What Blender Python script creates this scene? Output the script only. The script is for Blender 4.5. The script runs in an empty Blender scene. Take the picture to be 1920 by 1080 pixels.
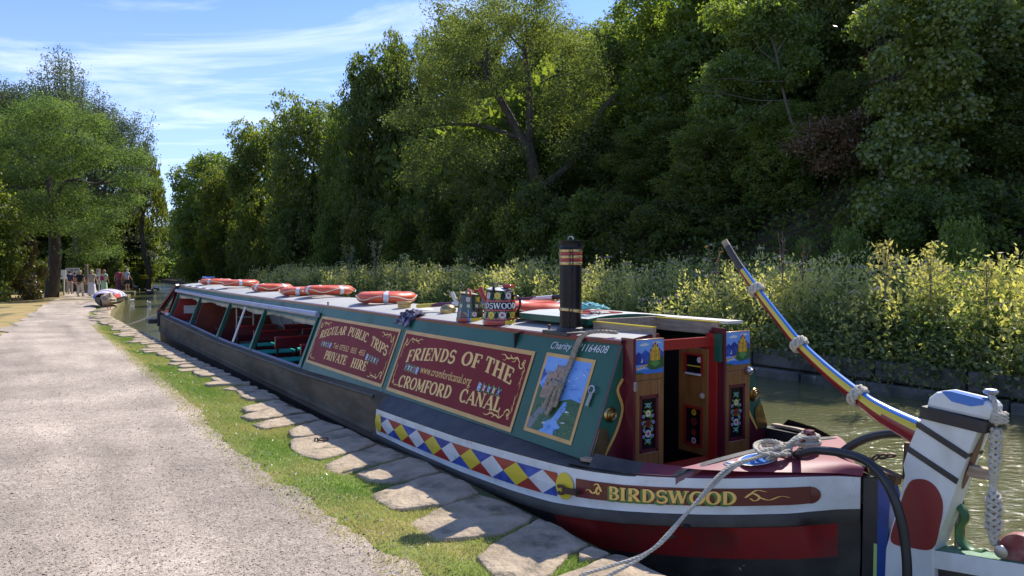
import bpy, bmesh, math, random
import numpy as np
from mathutils import Vector, Matrix, noise as mnoise
random.seed(7); rng = np.random.default_rng(7)
R = math.radians
scene = bpy.context.scene
COL = scene.collection

# ---------------------------------------------------------------- camera
cam_d = bpy.data.cameras.new('camera'); cam = bpy.data.objects.new('camera', cam_d); COL.objects.link(cam)
cam_d.sensor_width = 36; cam_d.lens = 26.25; cam_d.clip_start = .05; cam_d.clip_end = 2000
cam.location = (0, 0, 1.6); cam.rotation_euler = (R(90) - math.atan(40 / 1400), 0, 0)
scene.camera = cam

# ---------------------------------------------------------------- world, sun, exposure
SUN_AZ, SUN_EL = 38.2, 47.5            # azimuth from +Y towards +X
world = bpy.data.worlds.new('World'); scene.world = world; world.use_nodes = True
wt = world.node_tree; wt.nodes.clear()
def wn(t, **k):
    n = wt.nodes.new(t)
    for a, b in k.items(): setattr(n, a, b)
    return n
wout = wn('ShaderNodeOutputWorld'); wbg = wn('ShaderNodeBackground')
sky = wn('ShaderNodeTexSky', sky_type='NISHITA', sun_disc=False, sun_elevation=R(SUN_EL), sun_rotation=R(SUN_AZ), air_density=1.0, dust_density=.5, ozone_density=2.2)
tc = wn('ShaderNodeTexCoord'); sep = wn('ShaderNodeSeparateXYZ'); wt.links.new(tc.outputs['Generated'], sep.inputs[0])
zmax = wn('ShaderNodeMath', operation='ADD'); wt.links.new(sep.outputs['Z'], zmax.inputs[0]); zmax.inputs[1].default_value = .12
dx = wn('ShaderNodeMath', operation='DIVIDE'); wt.links.new(sep.outputs['X'], dx.inputs[0]); wt.links.new(zmax.outputs[0], dx.inputs[1])
dy = wn('ShaderNodeMath', operation='DIVIDE'); wt.links.new(sep.outputs['Y'], dy.inputs[0]); wt.links.new(zmax.outputs[0], dy.inputs[1])
cmb = wn('ShaderNodeCombineXYZ'); wt.links.new(dx.outputs[0], cmb.inputs[0]); wt.links.new(dy.outputs[0], cmb.inputs[1])
mp = wn('ShaderNodeMapping'); mp.inputs['Rotation'].default_value = (0, 0, R(-28)); mp.inputs['Scale'].default_value = (.8, 1.7, 1); mp.inputs['Location'].default_value = (3.1, 1.7, 0)
wt.links.new(cmb.outputs[0], mp.inputs[0])
nz = wn('ShaderNodeTexNoise'); nz.inputs['Scale'].default_value = .8; nz.inputs['Detail'].default_value = 8; nz.inputs['Roughness'].default_value = .62; nz.inputs['Distortion'].default_value = 1.3
wt.links.new(mp.outputs[0], nz.inputs['Vector'])
rp = wn('ShaderNodeValToRGB'); rp.color_ramp.elements[0].position = .52; rp.color_ramp.elements[1].position = .74
wt.links.new(nz.outputs['Fac'], rp.inputs[0])
lowm = wn('ShaderNodeMapRange'); lowm.inputs['From Min'].default_value = 0.0; lowm.inputs['From Max'].default_value = .36; lowm.inputs['To Min'].default_value = .34; lowm.inputs['To Max'].default_value = 0.02
wt.links.new(sep.outputs['Z'], lowm.inputs['Value'])
addm = wn('ShaderNodeMath', operation='ADD', use_clamp=True); cm = wn('ShaderNodeMath', operation='MULTIPLY'); cm.inputs[1].default_value = .60
wt.links.new(rp.outputs[0], cm.inputs[0]); wt.links.new(cm.outputs[0], addm.inputs[0]); wt.links.new(lowm.outputs[0], addm.inputs[1])
mx = wn('ShaderNodeMix', data_type='RGBA'); wt.links.new(addm.outputs[0], mx.inputs['Factor'])
skt = wn('ShaderNodeMix', data_type='RGBA', blend_type='MULTIPLY'); skt.inputs['Factor'].default_value = 1; skt.inputs['B'].default_value = (.52, .67, 1.05, 1)
wt.links.new(sky.outputs[0], skt.inputs['A'])
wt.links.new(skt.outputs['Result'], mx.inputs['A']); mx.inputs['B'].default_value = (5.6, 6.1, 7.0, 1)
wt.links.new(mx.outputs['Result'], wbg.inputs['Color']); wbg.inputs['Strength'].default_value = .15
wt.links.new(wbg.outputs[0], wout.inputs[0])
sd = bpy.data.lights.new('sun', 'SUN'); sun = bpy.data.objects.new('sun', sd); COL.objects.link(sun)
sd.energy = 4.8; sd.angle = R(.53); sd.color = (1, .95, .86)
sv = Vector((math.sin(R(SUN_AZ)) * math.cos(R(SUN_EL)), math.cos(R(SUN_AZ)) * math.cos(R(SUN_EL)), math.sin(R(SUN_EL))))
sun.rotation_euler = sv.to_track_quat('Z', 'Y').to_euler(); sun.location = sv * 60
scene.view_settings.view_transform = 'Standard'; scene.view_settings.look = 'None'; scene.view_settings.gamma = 1
scene.view_settings.use_curve_mapping = False; scene.view_settings.exposure = 0.60

# ---------------------------------------------------------------- canal frame: s along canal, y towards towpath, z up
O = Vector((1.2178, 5.2420, 0)); DV = Vector((-.54464, .83867, 0)); NV = Vector((.83867, .54464, 0))
BANG = math.atan2(DV.y, DV.x)
def W(s, y, z=0): return O + DV * s - NV * y + Vector((0, 0, z))
def Wn(a):        # numpy (n,3)
    a = np.asarray(a, float); o = np.empty_like(a)
    o[:, 0] = O.x + DV.x * a[:, 0] - NV.x * a[:, 1]; o[:, 1] = O.y + DV.y * a[:, 0] - NV.y * a[:, 1]; o[:, 2] = a[:, 2]
    return o
def toL(x, y):
    q = Vector((x - O.x, y - O.y, 0)); return q.dot(DV), -q.dot(NV)
def PX(x, D, yp=None):   # world x (and z) of something seen at picture column x at distance D
    return (x - 960) / 1400 * D if yp is None else 1.6 + (500 - yp) / 1400 * D

# ---------------------------------------------------------------- materials
MATS = {}
def mat(name, col, rough=.55, metal=0, col2=None, scale=6, lo=.4, hi=.65, bump=0, bscale=30, spec=.5, detail=5, coat=0, stretch=None, bdist=.02, dirt=None, dscale=3, dlo=.55, dhi=.75):
    if name in MATS: return MATS[name]
    m = bpy.data.materials.new(name); m.use_nodes = True; nt = m.node_tree; b = nt.nodes['Principled BSDF']
    b.inputs['Base Color'].default_value = (*col, 1); b.inputs['Roughness'].default_value = rough; b.inputs['Metallic'].default_value = metal
    b.inputs['Specular IOR Level'].default_value = spec
    if coat: b.inputs['Coat Weight'].default_value = coat; b.inputs['Coat Roughness'].default_value = .12
    L = nt.links.new
    tcn = nt.nodes.new('ShaderNodeTexCoord'); vec = tcn.outputs['Object']
    if stretch:
        mpn = nt.nodes.new('ShaderNodeMapping'); mpn.inputs['Scale'].default_value = stretch; L(vec, mpn.inputs[0]); vec = mpn.outputs[0]
    cur = None
    if col2:
        n = nt.nodes.new('ShaderNodeTexNoise'); n.inputs['Scale'].default_value = scale; n.inputs['Detail'].default_value = detail; L(vec, n.inputs['Vector'])
        r = nt.nodes.new('ShaderNodeMapRange'); r.inputs['From Min'].default_value = lo; r.inputs['From Max'].default_value = hi; L(n.outputs['Fac'], r.inputs['Value'])
        x = nt.nodes.new('ShaderNodeMix'); x.data_type = 'RGBA'; x.inputs['A'].default_value = (*col, 1); x.inputs['B'].default_value = (*col2, 1)
        L(r.outputs[0], x.inputs['Factor']); cur = x.outputs['Result']
    if dirt:
        n = nt.nodes.new('ShaderNodeTexNoise'); n.inputs['Scale'].default_value = dscale; n.inputs['Detail'].default_value = 10; n.inputs['Roughness'].default_value = .7; L(vec, n.inputs['Vector'])
        r = nt.nodes.new('ShaderNodeMapRange'); r.inputs['From Min'].default_value = dlo; r.inputs['From Max'].default_value = dhi; L(n.outputs['Fac'], r.inputs['Value'])
        x = nt.nodes.new('ShaderNodeMix'); x.data_type = 'RGBA'; x.inputs['A'].default_value = (*col, 1); x.inputs['B'].default_value = (*dirt, 1)
        if cur: L(cur, x.inputs['A'])
        L(r.outputs[0], x.inputs['Factor']); cur = x.outputs['Result']
        rr = nt.nodes.new('ShaderNodeMapRange'); rr.inputs['To Min'].default_value = rough; rr.inputs['To Max'].default_value = min(1, rough + .35); L(r.outputs[0], rr.inputs['Value']); L(rr.outputs[0], b.inputs['Roughness'])
    if cur: L(cur, b.inputs['Base Color'])
    if bump:
        n = nt.nodes.new('ShaderNodeTexNoise'); n.inputs['Scale'].default_value = bscale; n.inputs['Detail'].default_value = 6; L(vec, n.inputs['Vector'])
        bp = nt.nodes.new('ShaderNodeBump'); bp.inputs['Strength'].default_value = bump; bp.inputs['Distance'].default_value = bdist; L(n.outputs['Fac'], bp.inputs['Height']); L(bp.outputs[0], b.inputs['Normal'])
    MATS[name] = m; return m

def leafmat(name, ca, cb, trans=.35, gloss=.08, rough=.35, tcol=None):
    if name in MATS: return MATS[name]
    m = bpy.data.materials.new(name); m.use_nodes = True; nt = m.node_tree; nt.nodes.clear(); L = nt.links.new
    at = nt.nodes.new('ShaderNodeAttribute'); at.attribute_name = 'tint'
    oi = nt.nodes.new('ShaderNodeObjectInfo')
    x = nt.nodes.new('ShaderNodeMix'); x.data_type = 'RGBA'; x.inputs['A'].default_value = (*ca, 1); x.inputs['B'].default_value = (*cb, 1); L(at.outputs['Fac'], x.inputs['Factor'])
    hs = nt.nodes.new('ShaderNodeHueSaturation'); L(x.outputs['Result'], hs.inputs['Color'])
    v = nt.nodes.new('ShaderNodeMapRange'); v.inputs['To Min'].default_value = .8; v.inputs['To Max'].default_value = 1.2; L(oi.outputs['Random'], v.inputs['Value']); L(v.outputs[0], hs.inputs['Value'])
    h = nt.nodes.new('ShaderNodeMapRange'); h.inputs['To Min'].default_value = .49; h.inputs['To Max'].default_value = .515; L(oi.outputs['Random'], h.inputs['Value']); L(h.outputs[0], hs.inputs['Hue'])
    d = nt.nodes.new('ShaderNodeBsdfDiffuse'); t = nt.nodes.new('ShaderNodeBsdfTranslucent'); g = nt.nodes.new('ShaderNodeBsdfGlossy'); g.inputs['Roughness'].default_value = rough
    g.inputs['Color'].default_value = (1, 1, 1, 1)
    tm = nt.nodes.new('ShaderNodeMix'); tm.data_type = 'RGBA'; tm.blend_type = 'MULTIPLY'; tm.inputs['Factor'].default_value = 1; tm.inputs['B'].default_value = (*(tcol or (2.0, 2.1, .9)), 1)
    L(hs.outputs[0], d.inputs[0]); L(hs.outputs[0], tm.inputs['A']); L(tm.outputs['Result'], t.inputs[0])
    a = nt.nodes.new('ShaderNodeMixShader'); a.inputs[0].default_value = trans; L(d.outputs[0], a.inputs[1]); L(t.outputs[0], a.inputs[2])
    c = nt.nodes.new('ShaderNodeMixShader'); c.inputs[0].default_value = gloss; L(a.outputs[0], c.inputs[1]); L(g.outputs[0], c.inputs[2])
    o = nt.nodes.new('ShaderNodeOutputMaterial'); L(c.outputs[0], o.inputs[0]); MATS[name] = m; return m

# ---------------------------------------------------------------- mesh helpers
class MB:
    def __init__(s): s.v = []; s.f = []; s.m = []
    def add(s, vs, fs, mi=0):
        b = len(s.v); s.v += [tuple(p) for p in vs]
        for i, f in enumerate(fs):
            s.f.append(tuple(b + k for k in f)); s.m.append(mi[i] if isinstance(mi, (list, tuple)) else mi)
        return s
    def box(s, c, size, rz=0, mi=0, M=None):
        x, y, z = [a / 2 for a in size]; vs = []
        for dz in (-z, z):
            for (a, b) in ((-x, -y), (x, -y), (x, y), (-x, y)):
                p = Vector((a, b, dz))
                if M: p = M @ p
                elif rz: p = Matrix.Rotation(rz, 3, 'Z') @ p
                vs.append(p + Vector(c))
        return s.add(vs, [(0, 3, 2, 1), (4, 5, 6, 7), (0, 1, 5, 4), (1, 2, 6, 5), (2, 3, 7, 6), (3, 0, 4, 7)], mi)
    def bar(s, a, b, w, h=None, mi=0, up=(0, 0, 1)):
        a, b = Vector(a), Vector(b); d = (b - a).normalized(); u = Vector(up); sd_ = d.cross(u)
        if sd_.length < 1e-4: sd_ = d.cross(Vector((0, 1, 0)))
        sd_.normalize(); u = sd_.cross(d); h = h or w; vs = []
        for p in (a, b):
            for (i, j) in ((-1, -1), (1, -1), (1, 1), (-1, 1)): vs.append(p + sd_ * i * w / 2 + u * j * h / 2)
        return s.add(vs, [(0, 1, 2, 3), (7, 6, 5, 4), (0, 4, 5, 1), (1, 5, 6, 2), (2, 6, 7, 3), (3, 7, 4, 0)], mi)
    def tube(s, path, r, n=8, mi=0, cap=True, squash=None, mfun=None, up=(0, 0, 1), twist=0):
        path = [Vector(p) for p in path]; k = len(path); rs = r if isinstance(r, (list, tuple)) else [r] * k
        b = len(s.v); prev = None
        for i, p in enumerate(path):
            d = (path[min(i + 1, k - 1)] - path[max(i - 1, 0)])
            d = d.normalized() if d.length > 1e-9 else Vector((0, 0, 1))
            if prev is None:
                u = Vector(up); u = u - d * u.dot(d)
                if u.length < 1e-3: u = Vector((0, 1, 0)) - d * d.y
                if u.length < 1e-3: u = Vector((1, 0, 0))
            else:
                u = prev - d * prev.dot(d)
            u.normalize(); prev = u; w = d.cross(u)
            for j in range(n):
                a = 2 * math.pi * j / n + twist * i
                q = squash or (1, 1)
                s.v.append(tuple(p + u * math.cos(a) * rs[i] * q[0] + w * math.sin(a) * rs[i] * q[1]))
        for i in range(k - 1):
            for j in range(n):
                s.f.append((b + i * n + j, b + i * n + (j + 1) % n, b + (i + 1) * n + (j + 1) % n, b + (i + 1) * n + j))
                s.m.append(mfun(i, j) if mfun else mi)
        if cap:
            s.f.append(tuple(b + j for j in range(n))[::-1]); s.m.append(mfun(0, 0) if mfun else mi)
            s.f.append(tuple(b + (k - 1) * n + j for j in range(n))); s.m.append(mfun(k - 2, 0) if mfun else mi)
        return s
    def lathe(s, prof, n=20, o=(0, 0, 0), M=None, mi=0, mfun=None, sy=1):
        b = len(s.v); o = Vector(o)
        for (r, z) in prof:
            for j in range(n):
                a = 2 * math.pi * j / n; p = Vector((r * math.cos(a), r * math.sin(a) * sy, z))
                if M: p = M @ p
                s.v.append(tuple(p + o))
        for i in range(len(prof) - 1):
            for j in range(n):
                s.f.append((b + i * n + j, b + i * n + (j + 1) % n, b + (i + 1) * n + (j + 1) % n, b + (i + 1) * n + j)); s.m.append(mfun(i, j) if mfun else mi)
        s.f.append(tuple(b + j for j in range(n))[::-1]); s.m.append(mfun(0, 0) if mfun else mi)
        s.f.append(tuple(b + (len(prof) - 1) * n + j for j in range(n))); s.m.append(mfun(len(prof) - 2, 0) if mfun else mi)
        return s
    def prism(s, poly, fn0, fn1, mi=0, mside=None):
        n = len(poly); b = len(s.v)
        s.v += [tuple(fn0(*p)) for p in poly] + [tuple(fn1(*p)) for p in poly]
        s.f.append(tuple(range(b, b + n))[::-1]); s.f.append(tuple(range(b + n, b + 2 * n))); s.m += [mi, mi]
        for i in range(n):
            s.f.append((b + i, b + (i + 1) % n, b + n + (i + 1) % n, b + n + i)); s.m.append(mi if mside is None else mside)
        return s
    def rope(s, path, r, mi=0, pitch=None, n=6, strands=3, res=None):
        P = resample(path, res or r * .9); pitch = pitch or r * 7; L = 0; ph = []
        fr = frames(P)
        for k in range(strands):
            pts = []; L = 0
            for i, p in enumerate(P):
                if i: L += (p - P[i - 1]).length
                a = 2 * math.pi * (L / pitch + k / strands); u, w = fr[i]
                pts.append(p + (u * math.cos(a) + w * math.sin(a)) * r * .5)
            s.tube(pts, r * .56, n, mi)
        return s
    def build(s, name, mats, parent=None, smooth=True, bevel=0, angle=40, segs=2):
        me = bpy.data.meshes.new(name); me.from_pydata(s.v, [], s.f)
        if not isinstance(mats, (list, tuple)): mats = [mats]
        for m in mats: me.materials.append(m)
        me.polygons.foreach_set('material_index', s.m)
        if smooth:
            me.polygons.foreach_set('use_smooth', [True] * len(me.polygons))
            try: me.set_sharp_from_angle(angle=R(angle))
            except Exception: pass
        me.update()
        o = bpy.data.objects.new(name, me); COL.objects.link(o)
        if parent: o.parent = parent
        if bevel:
            bm = o.modifiers.new('bevel', 'BEVEL'); bm.width = bevel; bm.segments = segs; bm.limit_method = 'ANGLE'; bm.angle_limit = R(35)
        return o
def resample(path, step):
    path = [Vector(p) for p in path]; out = [path[0].copy()]; acc = 0
    for a, b in zip(path, path[1:]):
        d = (b - a).length
        if d < 1e-9: continue
        t = step - acc
        while t <= d: out.append(a + (b - a) * t / d); t += step
        acc = d - (t - step)
    out.append(path[-1].copy()); return out
def smooth_path(pts, k=6):
    P = [Vector(p) for p in pts]; P = [P[0] * 2 - P[1]] + P + [P[-1] * 2 - P[-2]]; o = []
    for i in range(1, len(P) - 2):
        for j in range(k):
            t = j / k; a, b, c, d = P[i - 1:i + 3]
            o.append(.5 * ((2 * b) + (c - a) * t + (2 * a - 5 * b + 4 * c - d) * t * t + (3 * b - 3 * c + d - a) * t ** 3))
    o.append(P[-2]); return o
def frames(P):
    fr = []; prev = None
    for i, p in enumerate(P):
        d = P[min(i + 1, len(P) - 1)] - P[max(i - 1, 0)]; d = d.normalized() if d.length > 1e-9 else Vector((0, 0, 1))
        u = prev - d * prev.dot(d) if prev is not None else d.orthogonal()
        if u.length < 1e-6: u = d.orthogonal()
        u.normalize(); prev = u; fr.append((u, d.cross(u)))
    return fr
def tag(o, label=None, cat=None, group=None, kind=None):
    if label: o['label'] = label
    if cat: o['category'] = cat
    if group: o['group'] = group
    if kind: o['kind'] = kind
    return o
def thing(name, label, cat, loc=(0, 0, 0), rz=0, group=None):
    o = bpy.data.objects.new(name, None); COL.objects.link(o); o.location = loc; o.rotation_euler = (0, 0, rz); o.empty_display_size = .2
    return tag(o, label, cat, group)
def dup(root, loc, rz, label, group=None, scale=None):
    r = root.copy(); COL.objects.link(r); r.location = loc; r.rotation_euler = (0, 0, rz)
    if scale is not None: r.scale = scale if isinstance(scale, (tuple, list)) else (scale,) * 3
    r['label'] = label
    if group: r['group'] = group
    for ch in root.children:
        c = ch.copy(); COL.objects.link(c); c.parent = r
        for g in ch.children:
            d = g.copy(); COL.objects.link(d); d.parent = c
    return r
def npmesh(name, V, F, mats, mi=None, tint=None, smooth=False):
    """V (n,3), F (m,k) int, one face size"""
    me = bpy.data.meshes.new(name); V = np.asarray(V, np.float32); F = np.asarray(F, np.int32); m, k = F.shape
    me.vertices.add(len(V)); me.vertices.foreach_set('co', V.ravel())
    me.loops.add(m * k); me.loops.foreach_set('vertex_index', F.ravel())
    me.polygons.add(m); me.polygons.foreach_set('loop_start', np.arange(0, m * k, k, dtype=np.int32))
    try: me.polygons.foreach_set('loop_total', np.full(m, k, np.int32))
    except Exception: pass
    for x in (mats if isinstance(mats, (list, tuple)) else [mats]): me.materials.append(x)
    if mi is not None: me.polygons.foreach_set('material_index', np.asarray(mi, np.int32))
    if smooth: me.polygons.foreach_set('use_smooth', np.ones(m, bool))
    if tint is not None:
        a = me.attributes.new('tint', 'FLOAT', 'FACE'); a.data.foreach_set('value', np.asarray(tint, np.float32))
    me.update(calc_edges=True); me.validate(verbose=False)
    return me
def link(name, me, parent=None, loc=None):
    o = bpy.data.objects.new(name, me); COL.objects.link(o)
    if parent: o.parent = parent
    if loc is not None: o.location = loc
    return o
def leaves(C, size, aspect=.5, D=None, spread=1.0, up=0.0):
    """rhombic leaf quads at centres C; D = preferred axis; returns V,F"""
    n = len(C); size = np.broadcast_to(size, (n,))
    a = rng.normal(size=(n, 3))
    if D is not None: a = D + a * spread
    a /= np.linalg.norm(a, axis=1, keepdims=True) + 1e-9
    b = rng.normal(size=(n, 3)); b[:, 2] *= (1 - up); b -= a * (b * a).sum(1, keepdims=True); b /= np.linalg.norm(b, axis=1, keepdims=True) + 1e-9
    h = (size / 2)[:, None]
    V = np.empty((n, 4, 3)); V[:, 0] = C - a * h; V[:, 1] = C + b * h * aspect - a * h * .1; V[:, 2] = C + a * h; V[:, 3] = C - b * h * aspect - a * h * .1
    F = np.arange(n * 4).reshape(n, 4); return V.reshape(-1, 3), F
def leaves_n(C, size, N, aspect=.55, jit=.55, upb=.45):
    """leaf quads whose faces turn roughly along N, as leaves on a clump face outwards and up"""
    n = len(C); size = np.broadcast_to(size, (n,)); m = N + np.array([0, 0, upb]) + rng.normal(size=(n, 3)) * jit; m /= np.linalg.norm(m, axis=1, keepdims=True) + 1e-9
    a = np.cross(m, rng.normal(size=(n, 3))); a /= np.linalg.norm(a, axis=1, keepdims=True) + 1e-9; b = np.cross(m, a); h = (size / 2)[:, None]
    V = np.empty((n, 4, 3)); V[:, 0] = C - a * h; V[:, 1] = C + b * h * aspect - a * h * .1; V[:, 2] = C + a * h; V[:, 3] = C - b * h * aspect - a * h * .1
    return V.reshape(-1, 3), np.arange(n * 4).reshape(n, 4)
def vnoise(P, sc, seed=0):
    """cheap smooth value noise, numpy"""
    P = np.asarray(P) * sc + seed * 17.3; i = np.floor(P).astype(int); f = P - i; f = f * f * (3 - 2 * f); out = 0
    def h(a): 
        x = (a[:, 0] * 374761393 + a[:, 1] * 668265263 + a[:, 2] * 2147483647 + 1274126177) & 0xffffffff
        x = ((x ^ (x >> 13)) * 1274126177) & 0xffffffff; return ((x ^ (x >> 16)) & 0xffff) / 65535.
    for dx_ in (0, 1):
        for dy_ in (0, 1):
            for dz_ in (0, 1):
                w = (f[:, 0] if dx_ else 1 - f[:, 0]) * (f[:, 1] if dy_ else 1 - f[:, 1]) * (f[:, 2] if dz_ else 1 - f[:, 2])
                out = out + w * h(i + np.array([dx_, dy_, dz_]))
    return out

# ================================================================ SETTING
SB = [(-30, 1.1), (2, 1.1), (3.5, 1.2), (7.3, 1.3), (14.3, 1.43), (21.5, 1.62), (25, 1.5), (30, 1.04), (38, .1), (43.5, -.55), (60, -2.9), (80, -6.1), (100, -7.6), (128, -8.6)]
GR = [(-30, 2.1), (-.3, 2.2), (1, 2.3), (2.3, 2.37), (6.3, 2.32), (13, 2.28), (19.5, 2.25), (28, 1.98), (36, 1.0), (43, .1), (60, -1.4), (80, -4.4), (100, -6), (128, -7)]
GL = [(-30, 16), (-10, 12), (0, 9), (10, 7), (14, 5.2), (16.8, 4.45), (26, 3.9), (34, 3.4), (43, 2.9), (60, 1.2), (80, -2.4), (100, -4), (128, -5)]
FB = [(-30, 8.0), (46, 7.9), (60, 9.5), (80, 10.5), (128, 11)]
def ip(t, s): return float(np.interp(s, [a for a, b in t], [b for a, b in t]))
def gz(s): return float(np.interp(s, [22, 45], [0, -.3]))
WATER = -.45
m_soil = mat('ground soil and dry grass', (.17, .13, .075), .95, col2=(.09, .12, .04), scale=1.3, bump=.6, bscale=25, spec=.1)
m_lawn = mat('dry summer lawn', (.36, .26, .115), .95, col2=(.20, .19, .07), scale=.9, lo=.45, hi=.75, bump=.5, bscale=40, spec=.1)
def gravel_mat():
    m = bpy.data.materials.new('pale gravel'); m.use_nodes = True; nt = m.node_tree; b = nt.nodes['Principled BSDF']; L = nt.links.new
    g = nt.nodes.new('ShaderNodeNewGeometry'); P = g.outputs['Position']
    v = nt.nodes.new('ShaderNodeTexVoronoi'); v.inputs['Scale'].default_value = 120; L(P, v.inputs['Vector'])
    v2 = nt.nodes.new('ShaderNodeTexVoronoi'); v2.inputs['Scale'].default_value = 42; L(P, v2.inputs['Vector'])
    r = nt.nodes.new('ShaderNodeValToRGB'); cr = r.color_ramp
    cr.elements[0].position = 0; cr.elements[0].color = (.27, .215, .165, 1); cr.elements[1].position = 1; cr.elements[1].color = (.56, .465, .365, 1)
    e = cr.elements.new(.45); e.color = (.41, .335, .26, 1)
    s1 = nt.nodes.new('ShaderNodeSeparateColor'); L(v.outputs['Color'], s1.inputs[0]); L(s1.outputs[0], r.inputs[0])
    n = nt.nodes.new('ShaderNodeTexNoise'); n.inputs['Scale'].default_value = .9; n.inputs['Detail'].default_value = 6; L(P, n.inputs['Vector'])
    mr = nt.nodes.new('ShaderNodeMapRange'); mr.inputs['From Min'].default_value = .3; mr.inputs['From Max'].default_value = .7; mr.inputs['To Min'].default_value = .70; mr.inputs['To Max'].default_value = 1.12; L(n.outputs['Fac'], mr.inputs['Value'])
    mm = nt.nodes.new('ShaderNodeMix'); mm.data_type = 'RGBA'; mm.blend_type = 'MULTIPLY'; mm.inputs['Factor'].default_value = 1; L(r.outputs[0], mm.inputs['A']); L(mr.outputs[0], mm.inputs['B'])
    n2 = nt.nodes.new('ShaderNodeTexNoise'); n2.inputs['Scale'].default_value = 14; n2.inputs['Detail'].default_value = 8; n2.inputs['Roughness'].default_value = .7; L(P, n2.inputs['Vector'])
    m2 = nt.nodes.new('ShaderNodeMapRange'); m2.inputs['From Min'].default_value = .35; m2.inputs['From Max'].default_value = .65; m2.inputs['To Min'].default_value = .8; m2.inputs['To Max'].default_value = 1.15; L(n2.outputs['Fac'], m2.inputs['Value'])
    mm2 = nt.nodes.new('ShaderNodeMix'); mm2.data_type = 'RGBA'; mm2.blend_type = 'MULTIPLY'; mm2.inputs['Factor'].default_value = 1; L(mm.outputs['Result'], mm2.inputs['A']); L(m2.outputs[0], mm2.inputs['B'])
    mpw = nt.nodes.new('ShaderNodeMapping'); mpw.inputs['Rotation'].default_value = (0, 0, -BANG); L(P, mpw.inputs[0])
    mps = nt.nodes.new('ShaderNodeMapping'); mps.inputs['Scale'].default_value = (.16, 1.5, 1); L(mpw.outputs[0], mps.inputs[0])
    nw = nt.nodes.new('ShaderNodeTexNoise'); nw.inputs['Scale'].default_value = 1.0; nw.inputs['Detail'].default_value = 5; nw.inputs['Distortion'].default_value = .5; L(mps.outputs[0], nw.inputs['Vector'])
    mw = nt.nodes.new('ShaderNodeMapRange'); mw.inputs['From Min'].default_value = .35; mw.inputs['From Max'].default_value = .65; mw.inputs['To Min'].default_value = .78; mw.inputs['To Max'].default_value = 1.16; L(nw.outputs['Fac'], mw.inputs['Value'])
    mm3 = nt.nodes.new('ShaderNodeMix'); mm3.data_type = 'RGBA'; mm3.blend_type = 'MULTIPLY'; mm3.inputs['Factor'].default_value = 1; L(mm2.outputs['Result'], mm3.inputs['A']); L(mw.outputs[0], mm3.inputs['B'])
    L(mm3.outputs['Result'], b.inputs['Base Color']); b.inputs['Roughness'].default_value = .92; b.inputs['Specular IOR Level'].default_value = .2
    ad = nt.nodes.new('ShaderNodeMath'); ad.operation = 'ADD'; L(v.outputs['Distance'], ad.inputs[0]); L(v2.outputs['Distance'], ad.inputs[1])
    bp = nt.nodes.new('ShaderNodeBump'); bp.invert = True; bp.inputs['Strength'].default_value = .65; bp.inputs['Distance'].default_value = .007; L(ad.outputs[0], bp.inputs['Height']); L(bp.outputs[0], b.inputs['Normal'])
    return m
m_gravel = gravel_mat()
m_turf = mat('verge turf base', (.16, .21, .045), .95, col2=(.30, .25, .11), scale=2.2, lo=.45, hi=.7, bump=.5, bscale=60, spec=.1)

def strip(name, fa, fb, ss, nu, zf, m, kind='structure'):
    V = []; F = []
    for s in ss:
        a, b = fa(s), fb(s)
        for k in range(nu + 1):
            y = a + (b - a) * k / nu; V.append((s, y, zf(s, y)))
    n = nu + 1
    for i in range(len(ss) - 1):
        for k in range(nu): F.append((i * n + k, i * n + k + 1, (i + 1) * n + k + 1, (i + 1) * n + k))
    me = npmesh(name, Wn(V), np.array(F)[:, ::-1], m, smooth=True); o = link(name, me)
    if kind: o['kind'] = kind
    return o
def edge_drop(s, y):
    q = y - ip(SB, s); t = min(max((q - .68) / .26, 0), 1); return .055 * (1 - t * t * (3 - 2 * t))
def flatz(s, y): return gz(s) + .012 * math.sin(s * .9 + y * .7) + .01 * math.sin(y * 1.7 - s * .35)
def undul(s, y): return gz(s) - edge_drop(s, y) + .012 * math.sin(s * .9 + y * .7) + .01 * math.sin(y * 1.7 - s * .35)
ss = list(np.arange(-14, 40, .5)) + list(np.arange(40, 140, 4))
# towpath side ground with the bank face down into the canal
def near_ground():
    V = []; F = []; offs = [0, .1, .3, .5, .6, .7, .8, .9, 1.2, 2, 4, 8, 16, 30, 60, 120]
    for s in ss:
        e = ip(SB, s); V.append((s, e - .02, -1.2))
        for k, q in enumerate(offs): V.append((s, e + q, undul(s, e + q)))
    n = len(offs) + 1
    for i in range(len(ss) - 1):
        for k in range(n - 1): F.append((i * n + k, (i + 1) * n + k, (i + 1) * n + k + 1, i * n + k + 1))
    me = npmesh('ground', Wn(V), F, m_soil, smooth=True); o = link('ground', me); o['kind'] = 'structure'; return o
near_ground()
def jag(t, sc, amp, seed): return lambda s: ip(t, s) + amp * (mnoise.noise(Vector((s * sc, seed, 0))) + .6 * mnoise.noise(Vector((s * sc * 3.3, seed + 9, 0))) + .4 * mnoise.noise(Vector((s * sc * 9, seed + 4, 0))))
fine = list(np.arange(-5, 14, .06)) + list(np.arange(14, 30, .25)) + list(np.arange(30, 126, 2))
grR = jag(GR, 1.1, .10, 3); grL = jag(GL, .5, .4, 5)
strip('lawn', lambda s: ip(GL, s) - .5, lambda s: 45 if s < 45 else max(6, 45 - (s - 45) * 2), list(np.arange(-14, 75, 1.)), 30, lambda s, y: undul(s, y) + .004, m_lawn)
strip('gravel_path', grR, grL, fine, 20, lambda s, y: undul(s, y) + .018, m_gravel)
strip('grass_verge', lambda s: ip(SB, s) + .22, lambda s: ip(GR, s) + .1, list(np.arange(-5, 60, .3)), 14, lambda s, y: undul(s, y) + .006, m_turf)

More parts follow.
